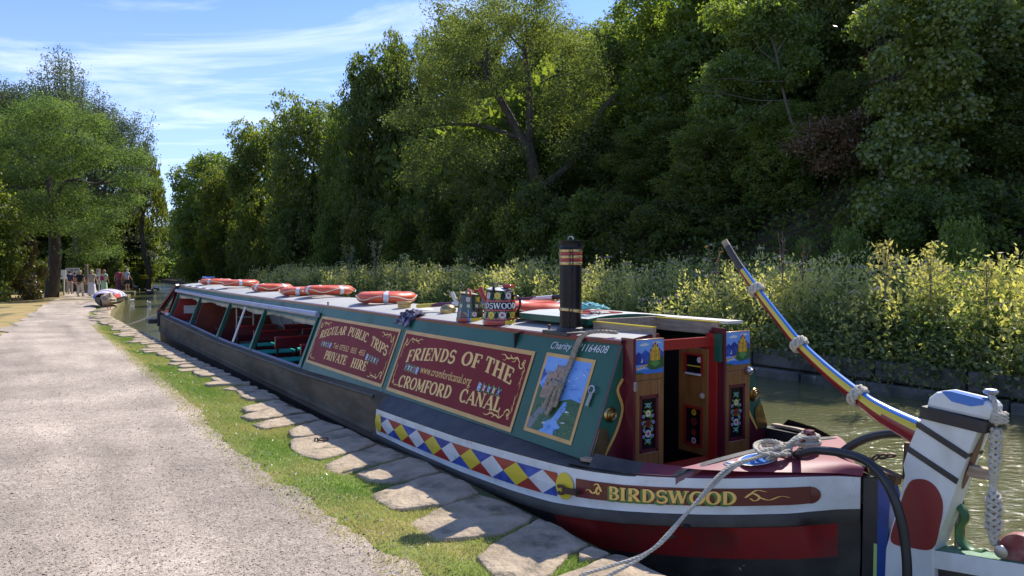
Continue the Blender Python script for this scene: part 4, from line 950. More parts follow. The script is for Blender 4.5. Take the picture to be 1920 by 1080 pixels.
for sg in (1, -1):
    g_ = MB(); R_s = []
    for q_ in np.linspace(.02, -.72, 9):
        p = hp(q_); inn = float(np.interp(p.x, [-.7, -.4, 0], [.70, .79, .86])); z_ = ip([(-.7, .395), (-.4, .376), (0, .352)], p.x)
        R_s.append([Vector((p.x, (p.y - .006) * sg, z_ + .004)), Vector((p.x, inn * sg, z_ + .012)), Vector((p.x, (inn - .01) * sg, .1))])
    for A_, B_2 in zip(R_s, R_s[1:]):
        for j in (0, 1): f_ = [A_[j], A_[j + 1], B_2[j + 1], B_2[j]]; g_.add(f_ if sg < 0 else f_[::-1], [(0, 1, 2, 3)])
    g_.build('side_deck', M_black, boat, smooth=False)
    g_ = MB()
    pl = [(-.03, .935 * sg, .382), (-.15, .915 * sg, .390), (-.30, .875 * sg, .402), (-.44, .81 * sg, .412)]
    for a, b_ in zip(pl, pl[1:]): g_.bar(a, b_, .055, .022)
    g_.build('gunwale_slat', M_pale, boat, bevel=.004)
# name fittings: hasp, side ring, roof studs, vents
q = MB(); c = SP(.13, .76, .012); Ms = Matrix.Rotation(-math.atan(K), 3, 'X') @ Matrix.Rotation(R(-90), 3, 'X')
q.tube([Vector(SP(.13 + .028 * math.cos(a), .775 + .024 * math.sin(a), .02)) for a in np.linspace(0, 2 * math.pi, 17)], .007, 6); q.bar(SP(.13, .75, .014), SP(.14, .67, .014), .03, .012); q.build('hasp', M_steel, boat)
q = MB(); ringp = [hull_pt(.0 - .0, .62, .02) + Vector((0, .0, 0))]
q.tube([hull_pt(-.01 + .035 + .035 * math.cos(a), .58 + .10 * math.sin(a), .03) for a in np.linspace(math.pi * .3, math.pi * 1.7, 12)], .011, 8); q.bar(hull_pt(-.0, .58, .018), hull_pt(-.12, .60, .018), .045, .03); q.build('mooring_shackle', M_iron, boat)
for (s, y) in ((5.85, .55), (.98, .47), (.60, .57), (17.0, .2)):
    q = MB(); z = roofpt(s, y).z - .002; q.lathe([(.012, 0), (.008, .01), (.008, .022), (.016, .028), (.014, .038), (.003, .042)], 10, (s, y, z)); q.build('roof_stud', M_iron, boat)
q = MB(); z = roofpt(3.35, .02).z - .004; q.lathe([(.10, 0), (.10, .012), (.07, .03), (.03, .042), (.004, .045)], 20, (3.6, .25, roofpt(3.6, .25).z - .004)); q.build('roof_vent', mat('white domed vent', (.75, .74, .7), .3), boat)
q = MB(); q.lathe([(.08, 0), (.082, .02), (.083, .035), (.075, .06), (.055, .08), (.025, .092), (.003, .095)], 20, (3.06, .25, roofpt(3.06, .25).z - .004)); q.build('mushroom_vent', M_brass, boat, angle=60)
q = MB(); q.lathe([(.075, 0), (.075, .045), (.09, .05), (.09, .075), (.082, .08), (.004, .084)], 20, (4.12, .25, roofpt(4.12, .25).z - .004)); q.build('brass_lamp_base', M_brass, boat)
# charity number, castle picture
cs = btext(boat, 'Charity Nº1164608', -.735, -.095, .052, usurf, lin([(0, 1.022), (.8, .992)]), .32, M_white, .004)
cp = MB(); A0, B0, Z0, Z1 = -.76, -.19, .41, .965
def F_(x): return A0 + x * (B0 - A0)
def G_(y): return Z0 + y * (Z1 - Z0)
def PP(pts, mi, o): pquad(cp, [(F_(x), G_(y)) for x, y in pts], usurf, .004 + o, mi)
PP([(0, 0), (1, 0), (1, 1), (0, 1)], GO, 0); PP([(.05, .045), (.95, .045), (.95, .955), (.05, .955)], PB, .001)
PP([(.05, .045), (.95, .045), (.95, .48), (.75, .50), (.60, .46), (.35, .40), (.2, .52), (.05, .60)], PG, .002)
PP([(.05, .16), (.2, .32), (.42, .40), (.42, .36), (.24, .22), (.14, .05), (.05, .05)], GY, .003)
PP([(.30, .045), (.62, .045), (.60, .10), (.72, .15), (.62, .20), (.66, .28), (.72, .36), (.70, .46), (.64, .44), (.58, .34), (.50, .22), (.36, .16), (.40, .1)], PB, .004)
PP([(.05, .62), (.15, .74), (.05, .80)], NA, .0022)
PP([(.13, .44), (.34, .44), (.33, .74), (.17, .74)], BR, .005); PP([(.30, .43), (.56, .40), (.52, .82), (.32, .84)], BR, .0054)
for k in range(4): PP([(.16 + k * .045, .74), (.185 + k * .045, .74), (.185 + k * .045, .775), (.16 + k * .045, .775)], BR, .0058)
for k in range(5): PP([(.315 + k * .045, .83), (.34 + k * .045, .83), (.34 + k * .045, .87), (.315 + k * .045, .87)], BR, .0058)
for x, y in ((.22, .6), (.27, .66), (.38, .72), (.45, .62), (.38, .56)): PP([(x, y), (x + .02, y), (x + .02, y + .04), (x, y + .04)], BK, .006)
PP([(.34, .41), (.42, .41), (.43, .50), (.36, .51)], BK, .006); PP([(.36, .52), (.44, .52), (.43, .58), (.37, .58)], WH, .006)
for (x, y) in ((.7, .2), (.34, .14), (.72, .33)): PP([(x, y), (x + .1, y + .012), (x + .02, y + .025)], WH, .0064)
random.seed(21)
for k in range(150):
    x, y = random.uniform(.08, .92), random.uniform(.07, .93); sky_ = y > .58 or (y > .5 and x > .65); cas = .16 < x < .54 and .45 < y < .82; wat = .36 < x < .66 and y < .22
    c_ = random.choice((PB, WH, LB)) if (sky_ and not cas) else random.choice((BR, OC, GY)) if cas else LB if wat else random.choice((PG, LE, PG))
    l_, w_ = random.uniform(.02, .05), random.uniform(.004, .009); a_ = random.uniform(-.4, .4)
    if c_ == WH and random.random() < .5: continue
    PP([(x - l_, y - l_ * a_), (x, y + w_), (x + l_, y + l_ * a_), (x, y - w_)], c_, .0064 + random.random() * .0004)
cp.build('castle_picture', PAINT, boat, smooth=False)
for sg in (1, -1):
    q = MB(); q.tube([Vector((a_, (1.045 if a_ < 16 else 1.035) * sg, z_)) for a_, z_ in ((3.15, -.03), (6, -.035), (10, -.03), (16.9, -.02))], .022, 8, squash=(1.3, .6)); q.build('rubbing_strake', M_hull, boat)
    q = MB(); q.tube([Vector((a_, 1.035 * sg, zg(a_) - .012)) for a_ in (3.15, 5.6, 8, 10.5, 14, 16.9)], .014, 8, squash=(1.3, .8)); q.build('gunwale_guard', M_black, boat)
# bow: cratch board, stem block, black post
q = MB(); q.add([(17.15, .62, 1.10), (17.15, -.62, 1.10), (18.1, -.5, .38), (18.1, .72, .36), (17.2, .60, 1.07), (17.2, -.60, 1.07)], [(0, 1, 2, 3), (0, 3, 2, 1)]); q.build('cratch_board', M_maroon, boat, smooth=False)
q = MB(); q.bar((17.12, .62, 1.13), (17.75, 1.0, .42), .10, .05, 0); q.build('cratch_edge', M_maroon, boat); q = MB(); q.bar((17.05, .60, 1.10), (17.5, .93, .45), .035, .03, 0); q.build('cratch_trim', M_pblack, boat)
q = MB(); q.box((17.35, 1.03, .25), (.16, .12, .36)); q.build('shoulder_post', M_black, boat, bevel=.01)
q = MB(); q.box((17.62, 1.12, .19), (.5, .34, .11)); q.build('bow_fender_block', M_black, boat, bevel=.015)
q = MB(); q.add([(17.2, 1.0, .33), (17.8, .95, .36), (18.5, .7, .4), (19.1, .1, .44), (19.1, -.1, .44), (18.5, -.7, .4), (17.2, -1.0, .33)], [(0, 1, 2, 3, 4, 5, 6)]); q.build('fore_deck', M_maroon, boat, smooth=False)
# inside front wall with door, notices
crosswall(16.6, 'front_wall', mat('red cabin wall', (.30, .025, .02), .5))
q = MB()
for (y, w) in ((.10, .03), (-.42, .03)): q.box((16.57, y, .42), (.03, w, 1.15))
q.box((16.57, -.16, .98), (.03, .5, .04)); q.box((16.57, -.16, .46), (.03, .5, .04)); q.build('door_frame', M_white, boat)
q = MB(); q.box((16.56, -.16, .72), (.02, .48, .46)); q.build('door_window', mat('dark glass painted reflection', (.12, .14, .06), .15, col2=(.02, .02, .02), scale=2), boat)  # olive and near-black mottling puts a reflection into the pane colour
q = MB(); q.box((16.56, .42, .52), (.02, .3, .2)); q.build('paper_notice', M_white, boat)
q = MB(); q.box((16.5, .30, .86), (.04, .05, .12)); q.build('yellow_lamp', M_yellow, boat)
crosswall(13.7, 'partition', mat('brick red panelling', (.17, .03, .012), .5, col2=(.11, .02, .01), scale=3))
q = MB(); q.box((13.66, .15, .78), (.02, .22, .16)); q.build('blue_notice', M_blue, boat)
q = MB(); q.box((13.64, .15, .775), (.01, .1, .09)); q.build('notice_symbol', M_white, boat)
q = MB(); q.box((14.9, .45, .20), (1.0, .6, .22)); q.build('blue_locker', mat('deep blue cloth', (.012, .012, .16), .7), boat)
q = MB(); q.box((12.2, .25, .1), (.6, .8, .5)); q.build('dark_locker', M_maroon, boat)

# ---- rudder, with its sub-parts
def cl(poly, y0, y1, name, m, parent, bevel=0, mi=0):
    q = MB(); q.prism(poly, lambda a, b: Vector((a, y1, b)), lambda a, b: Vector((a, y0, b))); o = q.build(name, m, parent, smooth=False, bevel=bevel)
    bm = bmesh.new(); bm.from_mesh(o.data); bmesh.ops.recalc_face_normals(bm, faces=bm.faces); bm.to_mesh(o.data); bm.free(); return o
M_rw = mat('rust streaked white enamel', (.70, .69, .64), .42, coat=.08, col2=(.56, .53, .46), scale=5, lo=.45, hi=.8, dirt=(.30, .15, .07), dscale=9, dlo=.62, dhi=.76, stretch=(1.6, 1.6, .8), bump=.12, bscale=30, bdist=.004)
rud = cl([(-1.694, .835), (-1.682, .80), (-1.640, .691), (-1.605, .568), (-1.615, .516), (-1.59, .396), (-1.52, .10), (-1.50, -.6), (-1.80, -.6), (-1.767, .179), (-1.832, .383), (-1.879, .540), (-1.924, .684), (-1.975, .835)], -.07, .07, 'rudder', M_rw, boat, .006)
cl([(-1.710, .885), (-1.722, .935), (-1.76, .970), (-1.81, .982), (-2.0, .962), (-2.03, .935), (-2.012, .865)], -.06, .06, 'rudder_cap', M_rw, rud, .035)
cl([(-1.690, .83), (-1.700, .893), (-2.012, .862), (-2.003, .806)], -.082, .082, 'iron_band', M_black, rud, .004)
cl([(-1.79, .978), (-1.83, .985), (-1.99, .966), (-1.985, .94), (-1.93, .925), (-1.84, .935)], -.0, .0625, 'blue_roundel', M_lblue, rud, .0)
for pl in ([(-1.680, .812), (-1.930, .694), (-1.918, .668), (-1.673, .782)], [(-1.634, .675), (-1.884, .562), (-1.875, .535), (-1.626, .648)]): cl(pl, -.078, .078, 'iron_strap', M_black, rud)
def petal(P, y, name, m, parent): q = MB(); P = smooth_path([(a, b, 0) for a, b in P + [P[0]]], 4); pts = [(p.x, p.y) for p in P[:-1]]; q.prism(pts, lambda a, b: Vector((a, y, b)), lambda a, b: Vector((a, y + .003, b))); o = q.build(name, m, parent, smooth=False); bm = bmesh.new(); bm.from_mesh(o.data); bmesh.ops.recalc_face_normals(bm, faces=bm.faces); bm.to_mesh(o.data); bm.free()
petal([(-1.620, .44), (-1.655, .50), (-1.715, .52), (-1.765, .505), (-1.800, .46), (-1.812, .40), (-1.800, .31), (-1.765, .18), (-1.65, .15), (-1.55, .15), (-1.575, .28)], .071, 'red_petal', mat('dusty red enamel', (.22, .022, .02), .45), rud)
q = MB(); q.add([(-1.985, -.055, .79), (-1.955, .05, .70), (-1.915, .062, .60), (-1.885, .05, .50), (-1.90, -.03, .58), (-1.945, -.062, .68)], [(0, 1, 2, 3, 4, 5)]); 
q2 = MB(); 
for k in range(9):
    t = k / 8; z = .79 - .29 * t; x = float(np.interp(z, [.383, .54, .684, .835], [-1.832, -1.879, -1.924, -1.975])) - .003; hw = .040 * math.sin(math.pi * (t * .9 + .05)) ** .7; q2.v += [(x - .001, -hw * .8, z), (x - .001, hw, z)]
for k in range(8): q2.f.append((2 * k, 2 * k + 1, 2 * k + 3, 2 * k + 2)); q2.m.append(0)
q2.build('red_petal', M_maroon, rud, smooth=False)
q = MB(); q.box((-1.955, 0, .60), (.13, .05, .055)); q.build('wooden_peg', M_pale, rud, bevel=.006)
cl([(-1.553, .135), (-2.6, .300), (-2.6, .21), (-1.515, .035)], -.055, .055, 'rudder_blade', M_rw, rud, .004)
cl([(-1.50, .03), (-2.6, .205), (-2.6, -.7), (-1.47, -.7)], -.03, .03, 'underwater_blade', M_black, rud)
q = MB(); q.add([(-1.556, .056, .139), (-1.556, -.056, .139), (-2.6, -.056, .3035), (-2.6, .056, .3035)], [(0, 1, 2, 3), (3, 2, 1, 0)]); q.build('green_top', mat('chalky green paint', (.16, .33, .17), .6, col2=(.3, .42, .3), scale=6), rud, smooth=False)
q = MB(); q.tube(smooth_path([(-1.80, -.045, .40), (-1.845, -.045, .385), (-1.862, -.045, .34), (-1.835, -.045, .28), (-1.845, -.045, .22), (-1.90, -.045, .185), (-1.96, -.04, .20)], 5), .016, 8, squash=(1, 2)); q.build('green_scroll', M_pgreen, rud)
q = MB(); q.tube([(-1.99, 0, .95), (-1.99, 0, .99)], .014, 8); q.lathe([(.012, 0), (.030, .006), (.034, .016), (.026, .026), (.004, .03)], 12, (-1.99, 0, .985)); q.build('cap_bolt', M_steel, rud)
q = MB(); q.lathe([(.002, -.03), (.088, -.03), (.092, -.02), (.092, .02), (.088, .03), (.002, .03)], 30, (-2.14, 0, .275), Matrix.Rotation(R(90), 3, 'X'), sy=.9); q.build('wooden_cheek', mat('flaking red wood', (.22, .04, .035), .6, col2=(.35, .16, .13), scale=20), rud)
q = MB(); q.lathe([(.03, 0), (.03, .012), (.012, .016)], 16, (-2.075, .055, .262), Matrix.Rotation(R(-90), 3, 'X')); q.build('eye_plate', M_steel, rud)
# sternpost edge with blue and pale green lines
cl([(-1.375, .44), (-1.46, .46), (-1.49, .40), (-1.45, -.6), (-1.37, -.6)], -.045, .045, 'sternpost', M_black, boat)
cl([(-1.46, .47), (-1.50, .47), (-1.53, .36), (-1.49, -.3), (-1.46, -.3)], -.05, .05, 'blue_sternband', M_blue, boat)
cl([(-1.44, .10), (-1.462, .10), (-1.458, -.4), (-1.437, -.4)], -.047, .048, 'lime_stripe', mat('lime line paint', (.42, .55, .14), .5), boat)
# tiller
TP = smooth_path([(-.346, 0, 1.769), (-.462, 0, 1.617), (-.608, 0, 1.455), (-.759, 0, 1.297), (-.924, 0, 1.136), (-1.111, 0, .998), (-1.305, 0, .880), (-1.467, 0, .80), (-1.72, 0, .715)], 8)
def trad(i): t = i / (len(TP) - 1); return float(np.interp(t, [0, .2, .5, .8, .92, 1], [.020, .024, .029, .040, .055, .068]))
NA_ = 24
def tmf(i, j):
    t = i / (len(TP) - 1)
    if t < .02: return 4
    if t < .15: return 5
    a = (360 * j / NA_ + 360) % 360     # 0 = u direction
    if a > 180: a -= 360
    a = abs(a); 
    if j > NA_ / 2: return 1 if a < 60 else 2
    return 1 if a < 45 else 3 if a < (82 - 30 * max(0, t - .75) * 2) else 2 if a < 150 else 0
tl = MB(); tl.tube(TP, [trad(i) for i in range(len(TP))], NA_, mfun=tmf, up=(0, 0, 1), squash=(1.12, .95))
tiller = tl.build('tiller', [M_white, M_lblue, mat('tiller crimson', (.24, .014, .018), .25, coat=.4), M_yellow, M_pale, M_black], boat, angle=70)
for (cx, cz, idx) in ((-.608, 1.455, 16), (-.924, 1.136, 32), (-1.305, .880, 48)):
    k = MB(); P = TP; d = (TP[min(idx + 1, len(TP) - 1)] - TP[idx - 1]).normalized(); u = Vector((0, 1, 0)); w = d.cross(u); c = TP[idx]; r0 = trad(idx) * 1.08
    for n_ in range(3):
        loop = []
        for t in np.linspace(0, 2 * math.pi, 40): 
            ph = t * 4 / 3 * 1 + n_ * 2.094; loop.append(c + (u * math.cos(t) + w * math.sin(t)) * (r0 + .011 + .005 * math.cos(3 * t + n_ * 2.1)) + d * (.020 * math.sin(3 * t + n_ * 2.1)))
        k.tube(loop, .011, 6)
    k.build('turks_head_knot', M_wrope, tiller)

# ================================================================ THINGS ON THE BOAT
def on(name, label, cat, s, y, z, rz=0, group=None): return thing(name, label, cat, W(s, y, z), BANG + rz, group)
M_orange = mat('faded orange plastic', (.62, .085, .03), .42, col2=(.68, .12, .05), scale=4, dirt=(.5, .16, .1), dscale=8)
M_tape = mat('reflective tape', (.62, .62, .62), .35, dirt=(.4, .38, .36), dscale=9)
def lifebuoy_proto():
    t = thing('lifebuoy', 'x', 'lifebuoy')
    Rr, r = .285, .095
    q = MB(); n, k = 40, 14; b = 0
    for i in range(n):
        a = 2 * math.pi * i / n
        for j in range(k):
            e = 2 * math.pi * j / k; rr = r
            # shallow grip pockets between the bands
            pk = max(0, math.cos(4 * a)) ** 6 if math.cos(e) > .2 else 0
            rad = Rr + (r * (1 - .16 * pk)) * math.cos(e) * 1.0; q.v.append((rad * math.cos(a), rad * math.sin(a), .068 * math.sin(e) * (1 - .1 * pk)))
    for i in range(n):
        for j in range(k): q.f.append((i * k + j, ((i + 1) % n) * k + j, ((i + 1) % n) * k + (j + 1) % k, i * k + (j + 1) % k)); q.m.append(0)
    q.build('ring', M_orange, t)
    for c in range(4):
        a0 = math.pi / 4 + c * math.pi / 2; q = MB(); rows = 5
        for i in range(rows):
            a = a0 + (i / (rows - 1) - .5) * .17
            for j in range(k): e = 2 * math.pi * j / k; rad = Rr + (r + .003) * math.cos(e); q.v.append((rad * math.cos(a), rad * math.sin(a), .071 * math.sin(e)))
        for i in range(rows - 1):
            for j in range(k): q.f.append((i * k + j, (i + 1) * k + j, (i + 1) * k + (j + 1) % k, i * k + (j + 1) % k)); q.m.append(0)
        q.build('reflective_band', M_tape, t)
    q = MB()
    for c in range(4):
        a0 = math.pi / 4 + c * math.pi / 2; pts = []
        for i in range(13):
            u = i / 12; a = a0 + .12 + u * (math.pi / 2 - .24); sag = math.sin(math.pi * u); w_ = .006 + .02 * sag
            pts.append(((Rr + r + w_) * math.cos(a), (Rr + r + w_) * math.sin(a), .02 - .035 * sag + .012 * math.sin(9 * u)))
        q.tube(pts, .0075, 5)
    q.build('grab_rope', M_wrope, t)
    return t
LBP = lifebuoy_proto()
BG = 'orange lifebuoys lying on the cabin roof'
spots = [(1.85, -.05, 0, .9, 'orange lifebuoy between the large painted water can and the black chimney'),
 (5.15, .02, 0, .35, 'orange lifebuoy lying flat on the roof nearest the brass and white vents'),
 (7.45, -.02, .03, 1.0, 'orange lifebuoy overlapping the next one, second from the roof vents'),
 (8.35, .08, -.01, .2, 'orange lifebuoy partly tucked behind its overlapping neighbour in the middle of the roof'),
 (10.55, .0, 0, 1.2, 'orange lifebuoy alone in the gap beyond the overlapping pair'),
 (12.95, .03, .03, .6, 'orange lifebuoy second from the bow end of the roof, in front of the tied one'),
 (15.6, -.02, 0, .1, 'orange lifebuoy furthest along the roof with a blue cord tied on it')]
for i, (s, y, dz, r_, lab) in enumerate(spots):
    loc = W(s, y, roofpt(s, y).z + .072 + dz)
    if i == 0: LBP.location = loc; LBP.rotation_euler = (0, 0, BANG + r_); LBP['label'] = lab; LBP['group'] = BG
    else: dup(LBP, loc, BANG + r_, lab, BG)
# blue cord on the far buoy
q = MB(); q.tube([W(15.9 + .2 * math.cos(a) , .1 + .12 * math.sin(a * 2), 1.335 + .01 * math.sin(5 * a)) for a in np.linspace(0, 6, 30)], .010, 5)
tag(q.build('blue_cord', M_lblue), 'thin blue cord lying over the furthest lifebuoy', 'cord')

# painted water cans
def cone_surf(r0, r1, h):        # angle u (radius units), height v -> point
    def f(u, v, off=0): rr = r0 + (r1 - r0) * v / h + off; return Vector((rr * math.cos(u), rr * math.sin(u), v))
    return f
def water_can(loc, rz, sc, label, big):
    t = thing('water_can', label, 'water can', loc, rz); t.scale = (sc,) * 3
    r0, r1, h = .152, .118, .285; f = cone_surf(r0, r1, h)
    body = MB(); prof = [(.156, 0), (.158, .012), (r0 + .002, .04)]
    for z in np.linspace(.045, h, 6): prof.append((r0 + (r1 - r0) * z / h, z))
    prof += [(r1 + .004, h + .005), (.1, h + .012), (.04, h + .03)]
    body.lathe(prof, 36, mfun=lambda i, j: ([1, 2, 3, 4][(j // 4) % 4] if i < 2 else 0) if big else ([2, 0, 1, 3][(j // 5) % 4] if i < 2 else 0))
    b = body.build('can_body', [M_pblack, M_red, M_yellow, M_blue, M_white] if big else [mat('can dark green', (.02, .04, .02), .2, coat=.4), M_red, M_yellow, M_lblue], t)
    bands = [(.135, .20)] if big else [(.19, .20)]
    if big:
        q = MB()
        for (a, c, m_) in ((.042, .058, 0), (.118, .132, 0), (.196, .212, 0)):
            n = 36
            for i in range(n): u0, u1 = 2 * math.pi * i / n, 2 * math.pi * (i + 1) / n; q.add([f(u0, a, .0015), f(u1, a, .0015), f(u1, c, .0015), f(u0, c, .0015)], [(0, 1, 2, 3)], m_)
        q.build('red_band', M_red, b)
        l = MB(); word(l, 'BIRDSWOOD', -1.60, 1.60, .050, lambda u: .139, lambda u, v, off=0: f(u, v, off), shade=False, off=.002); l.build('lettering', [M_white, M_lgreen, M_lout], b, smooth=False)
    fl = MB(); rows = ((.085, 9, .034), (.250, 8, .034)) if big else ((.08, 6, .03), (.17, 9, .02), (.24, 7, .030))
    cols = [(WH, PI_, RE), (YE, OC, OC), (RE, MA, MA), (WH, PI_, PI_), (YE, YE, OC)]
    for (z, n, r_) in rows:
        for i in range(n):
            u = -math.pi + 2 * math.pi * (i + .3) / n; rr = r0 - .02
            for a in (.6, 2.5, 3.8, 5.4): leafp(fl, u + r_ * 1.05 * math.cos(a) / rr, z + r_ * .95 * math.sin(a), .018, .008, a, f, .0018, LE, 7)
            c = cols[i % 5] if big or n != 9 else (WH, WH, YE)
            rose(fl, u, z, r_ * .85, f, .0028, *c, 1 / rr)
    if not big:
        pquad(fl, [(-.9, .045), (-.1, .045), (-.1, .13), (-.9, .13)], f, .0045, PB); pquad(fl, [(-.9, .045), (-.1, .045), (-.3, .10), (-.8, .11)], f, .005, BR)
    fl.build('painted_flowers', PAINT, b, smooth=False)
    s_ = MB(); s_.tube([(0, -.10, .16), (0, -.165, .23), (0, -.20, .315)], [.028, .022, .02], 10); s_.build('spout', M_red if big else M_white, t)
    l_ = MB(); l_.lathe([(.118, 0), (.12, .008), (.09, .018), (.03, .026), (.012, .03), (.012, .04), (.002, .042)], 24, (0, .0, h + .006), Matrix.Rotation(R(-6), 3, 'X')); l_.build('lid', M_white if big else M_pale, t)
    kn = MB(); kn.box((.0, .075, h + .045), (.09, .075, .028)); kn.build('lid_handle', M_red, t, bevel=.008)
    hd = MB(); hd.tube(smooth_path([(-.12, 0, h - .01), (-.135, -.0, h + .03), (-.06, -.02, h + .062), (.06, -.02, h + .062), (.135, 0, h + .03), (.12, 0, h - .01)], 5), .008, 6, squash=(1, 1.6)); hd.build('carrying_handle', M_dark if big else M_red, t)
    bk = MB(); bk.tube(smooth_path([(0, .118, .25), (0, .17, .24), (0, .185, .17), (0, .145, .08)], 5), .009, 6, squash=(1, 1.8)); bk.build('back_handle', M_pblack, t)
    return t
cy = .44
water_can(W(1.74, cy, roofpt(1.74, cy).z - .008), BANG + R(122), 1.0, 'large black water can painted with roses and a white lettered band, next to the chimney', True)
water_can(W(2.25, cy + .01, roofpt(2.25, cy).z - .008), BANG + R(150), .84, 'smaller painted water can with daisies and a castle scene on the roof edge', False)

# chimney
q = thing('chimney', 'black chimney with brass and red bands standing on the cabin roof', 'chimney', W(.70, .475, roofpt(.70, .475).z - .012), BANG); q.scale = (1.28, 1.28, 1.05)
c = MB(); c.lathe([(.064, 0), (.0635, .3), (.063, .60)], 28); c.build('pipe', M_pblack, q)
c = MB(); c.box((0, 0, .010), (.24, .24, .028)); c.lathe([(.085, .02), (.078, .045), (.066, .05)], 28); c.build('roof_collar', M_black, q, bevel=.004)
M_pbrass = mat('polished brass band', (.70, .50, .20), .35, metal=.55, col2=(.40, .28, .12), scale=12, stretch=(6, 6, .3))
for (a, b_, m_, nm_) in ((.488, .512, M_pbrass, 'brass_band'), (.512, .533, M_red, 'red_band'), (.533, .556, M_pbrass, 'brass_band'), (.556, .577, M_red, 'red_band'), (.577, .600, M_pbrass, 'brass_band')):
    c = MB(); c.lathe([(.0645, a + .0005), (.0665, a + .003), (.0665, b_ - .003), (.0645, b_ - .0005)], 28); c.build(nm_, m_, q)
c = MB(); c.lathe([(.070, .60), (.0715, .604), (.070, .608), (.070, .652), (.0725, .656), (.073, .660), (.064, .661), (.062, .64), (.004, .63)], 28); c.build('chimney_cap', M_pblack, q)
c = MB(); c.tube([(.02 * math.cos(a) * 1.2, .0, .668 + .022 * math.sin(a)) for a in np.linspace(0, math.pi, 9)], .004, 6); c.build('cap_ring', M_steel, q)
def bandz(a): return .165 + .012 * math.sin(a)
c = MB(); c.tube([(.0665 * math.cos(a), .0665 * math.sin(a), bandz(a)) for a in np.linspace(0, 2 * math.pi, 33)], .004, 6, squash=(2.6, .5), cap=False); c.build('brass_strap', M_pbrass, q)
def chain(pts, r, lk):
    c = MB(); P = resample(pts, lk); fr = frames(P)
    for i, p in enumerate(P[:-1]):
        d = (P[i + 1] - p).normalized(); u, w = fr[i]; side_ = u if i % 2 else w
        c.tube([p + d * (lk * .62 * math.cos(a)) + side_ * (lk * .34 * math.sin(a)) for a in np.linspace(0, 2 * math.pi, 9)], r, 4, cap=False)
    return c
for ph, off in ((2.42, 0), (2.62, .1)):
    A = Vector((.074 * math.cos(ph), .074 * math.sin(ph), .62))
    chain([A, Vector((.072 * math.cos(ph + .02 + off), .072 * math.sin(ph + .02 + off), .3)), Vector((.075 * math.cos(ph - .12), .075 * math.sin(ph - .12), .045))], .0016, .014).build('safety_chain', M_iron, q)

# striped boat pole, folded on the roof
def striped_pole(name, pts, r, label):
    P = resample(pts, .03); q = MB(); L = len(P)
    q.tube(P, r, 12, mfun=lambda i, j: 4 if i > L - 12 else [0, 1, 2, 3][int((i * .12 + j / 12 * 1.0)) % 4])
    return tag(q.build(name, [M_yellow, M_maroon, M_white, M_blue, M_black]), label, 'pole')
striped_pole('boat_pole', [W(3.55, .36, 1.175), W(2.3, -.20, 1.28), W(1.75, -.44, 1.335)], .022, 'yellow, maroon, white and blue striped pole lying across the roof behind the water cans')
q = MB(); q.bar(W(2.2, -.52, 1.19), W(-.02, -.50, 1.19), .16, .02); q.build('gang_plank', mat('plank white end', (.55, .53, .48), .6))
tag(bpy.data.objects['gang_plank'], 'long flat plank on the far edge of the cabin roof', 'plank')
# turquoise rope heap
q = MB(); P = []
for a in np.linspace(0, 40, 260): P.append(W(.95 + (.10 + .035 * math.sin(a * .37)) * math.cos(a * 1.03) * 1.6, .10 + (.12 + .03 * math.sin(a * .7)) * math.sin(a), 1.262 + .022 * math.sin(a * 1.7) ** 2 + .0006 * a))
q.tube(P, .0075, 5); tag(q.build('turquoise_rope', mat('turquoise rope', (.10, .36, .38), .8, col2=(.25, .5, .5), scale=30)), 'loose heap of turquoise rope on the sliding hatch behind the chimney', 'rope')
# dark cloth bundle
q = MB(); n = 18; b = 0
for i in range(n + 1):
    for j in range(n + 1):
        u, v = i / n - .5, j / n - .5; s = 3.30 + u * .36; y = .55 + v * .20; h_ = .055 * math.exp(-(u * u + v * v) * 7) + .03 * mnoise.noise(Vector((u * 9, v * 9, 2))) + .018 * mnoise.noise(Vector((u * 22, v * 22, 5)))
        e = max(0, abs(u) * 2 - .55 - .35 * mnoise.noise(Vector((v * 8, 0, 7)))) ; s += .08 * mnoise.noise(Vector((u * 7, v * 7, 9))); y += .06 * mnoise.noise(Vector((u * 8, v * 8, 19)))
        z = (roofpt(s, min(y, .59)).z if y < .6 else roofpt(s, .59).z - (y - .6) * 1.6) + .012 + max(h_, 0); q.v.append(tuple(W(s, y, z)))
for i in range(n):
    for j in range(n): a = i * (n + 1) + j; q.f.append((a, a + 1, a + n + 2, a + n + 1)); q.m.append(0)
o = q.build('dark_cloth', mat('navy and white cloth', (.035, .03, .06), .9, col2=(.30, .26, .34), scale=22, lo=.52, hi=.6), angle=80); tag(o, 'crumpled dark patterned cloth on the roof edge', 'cloth')
sm = o.modifiers.new('solid', 'SOLIDIFY'); sm.thickness = .004

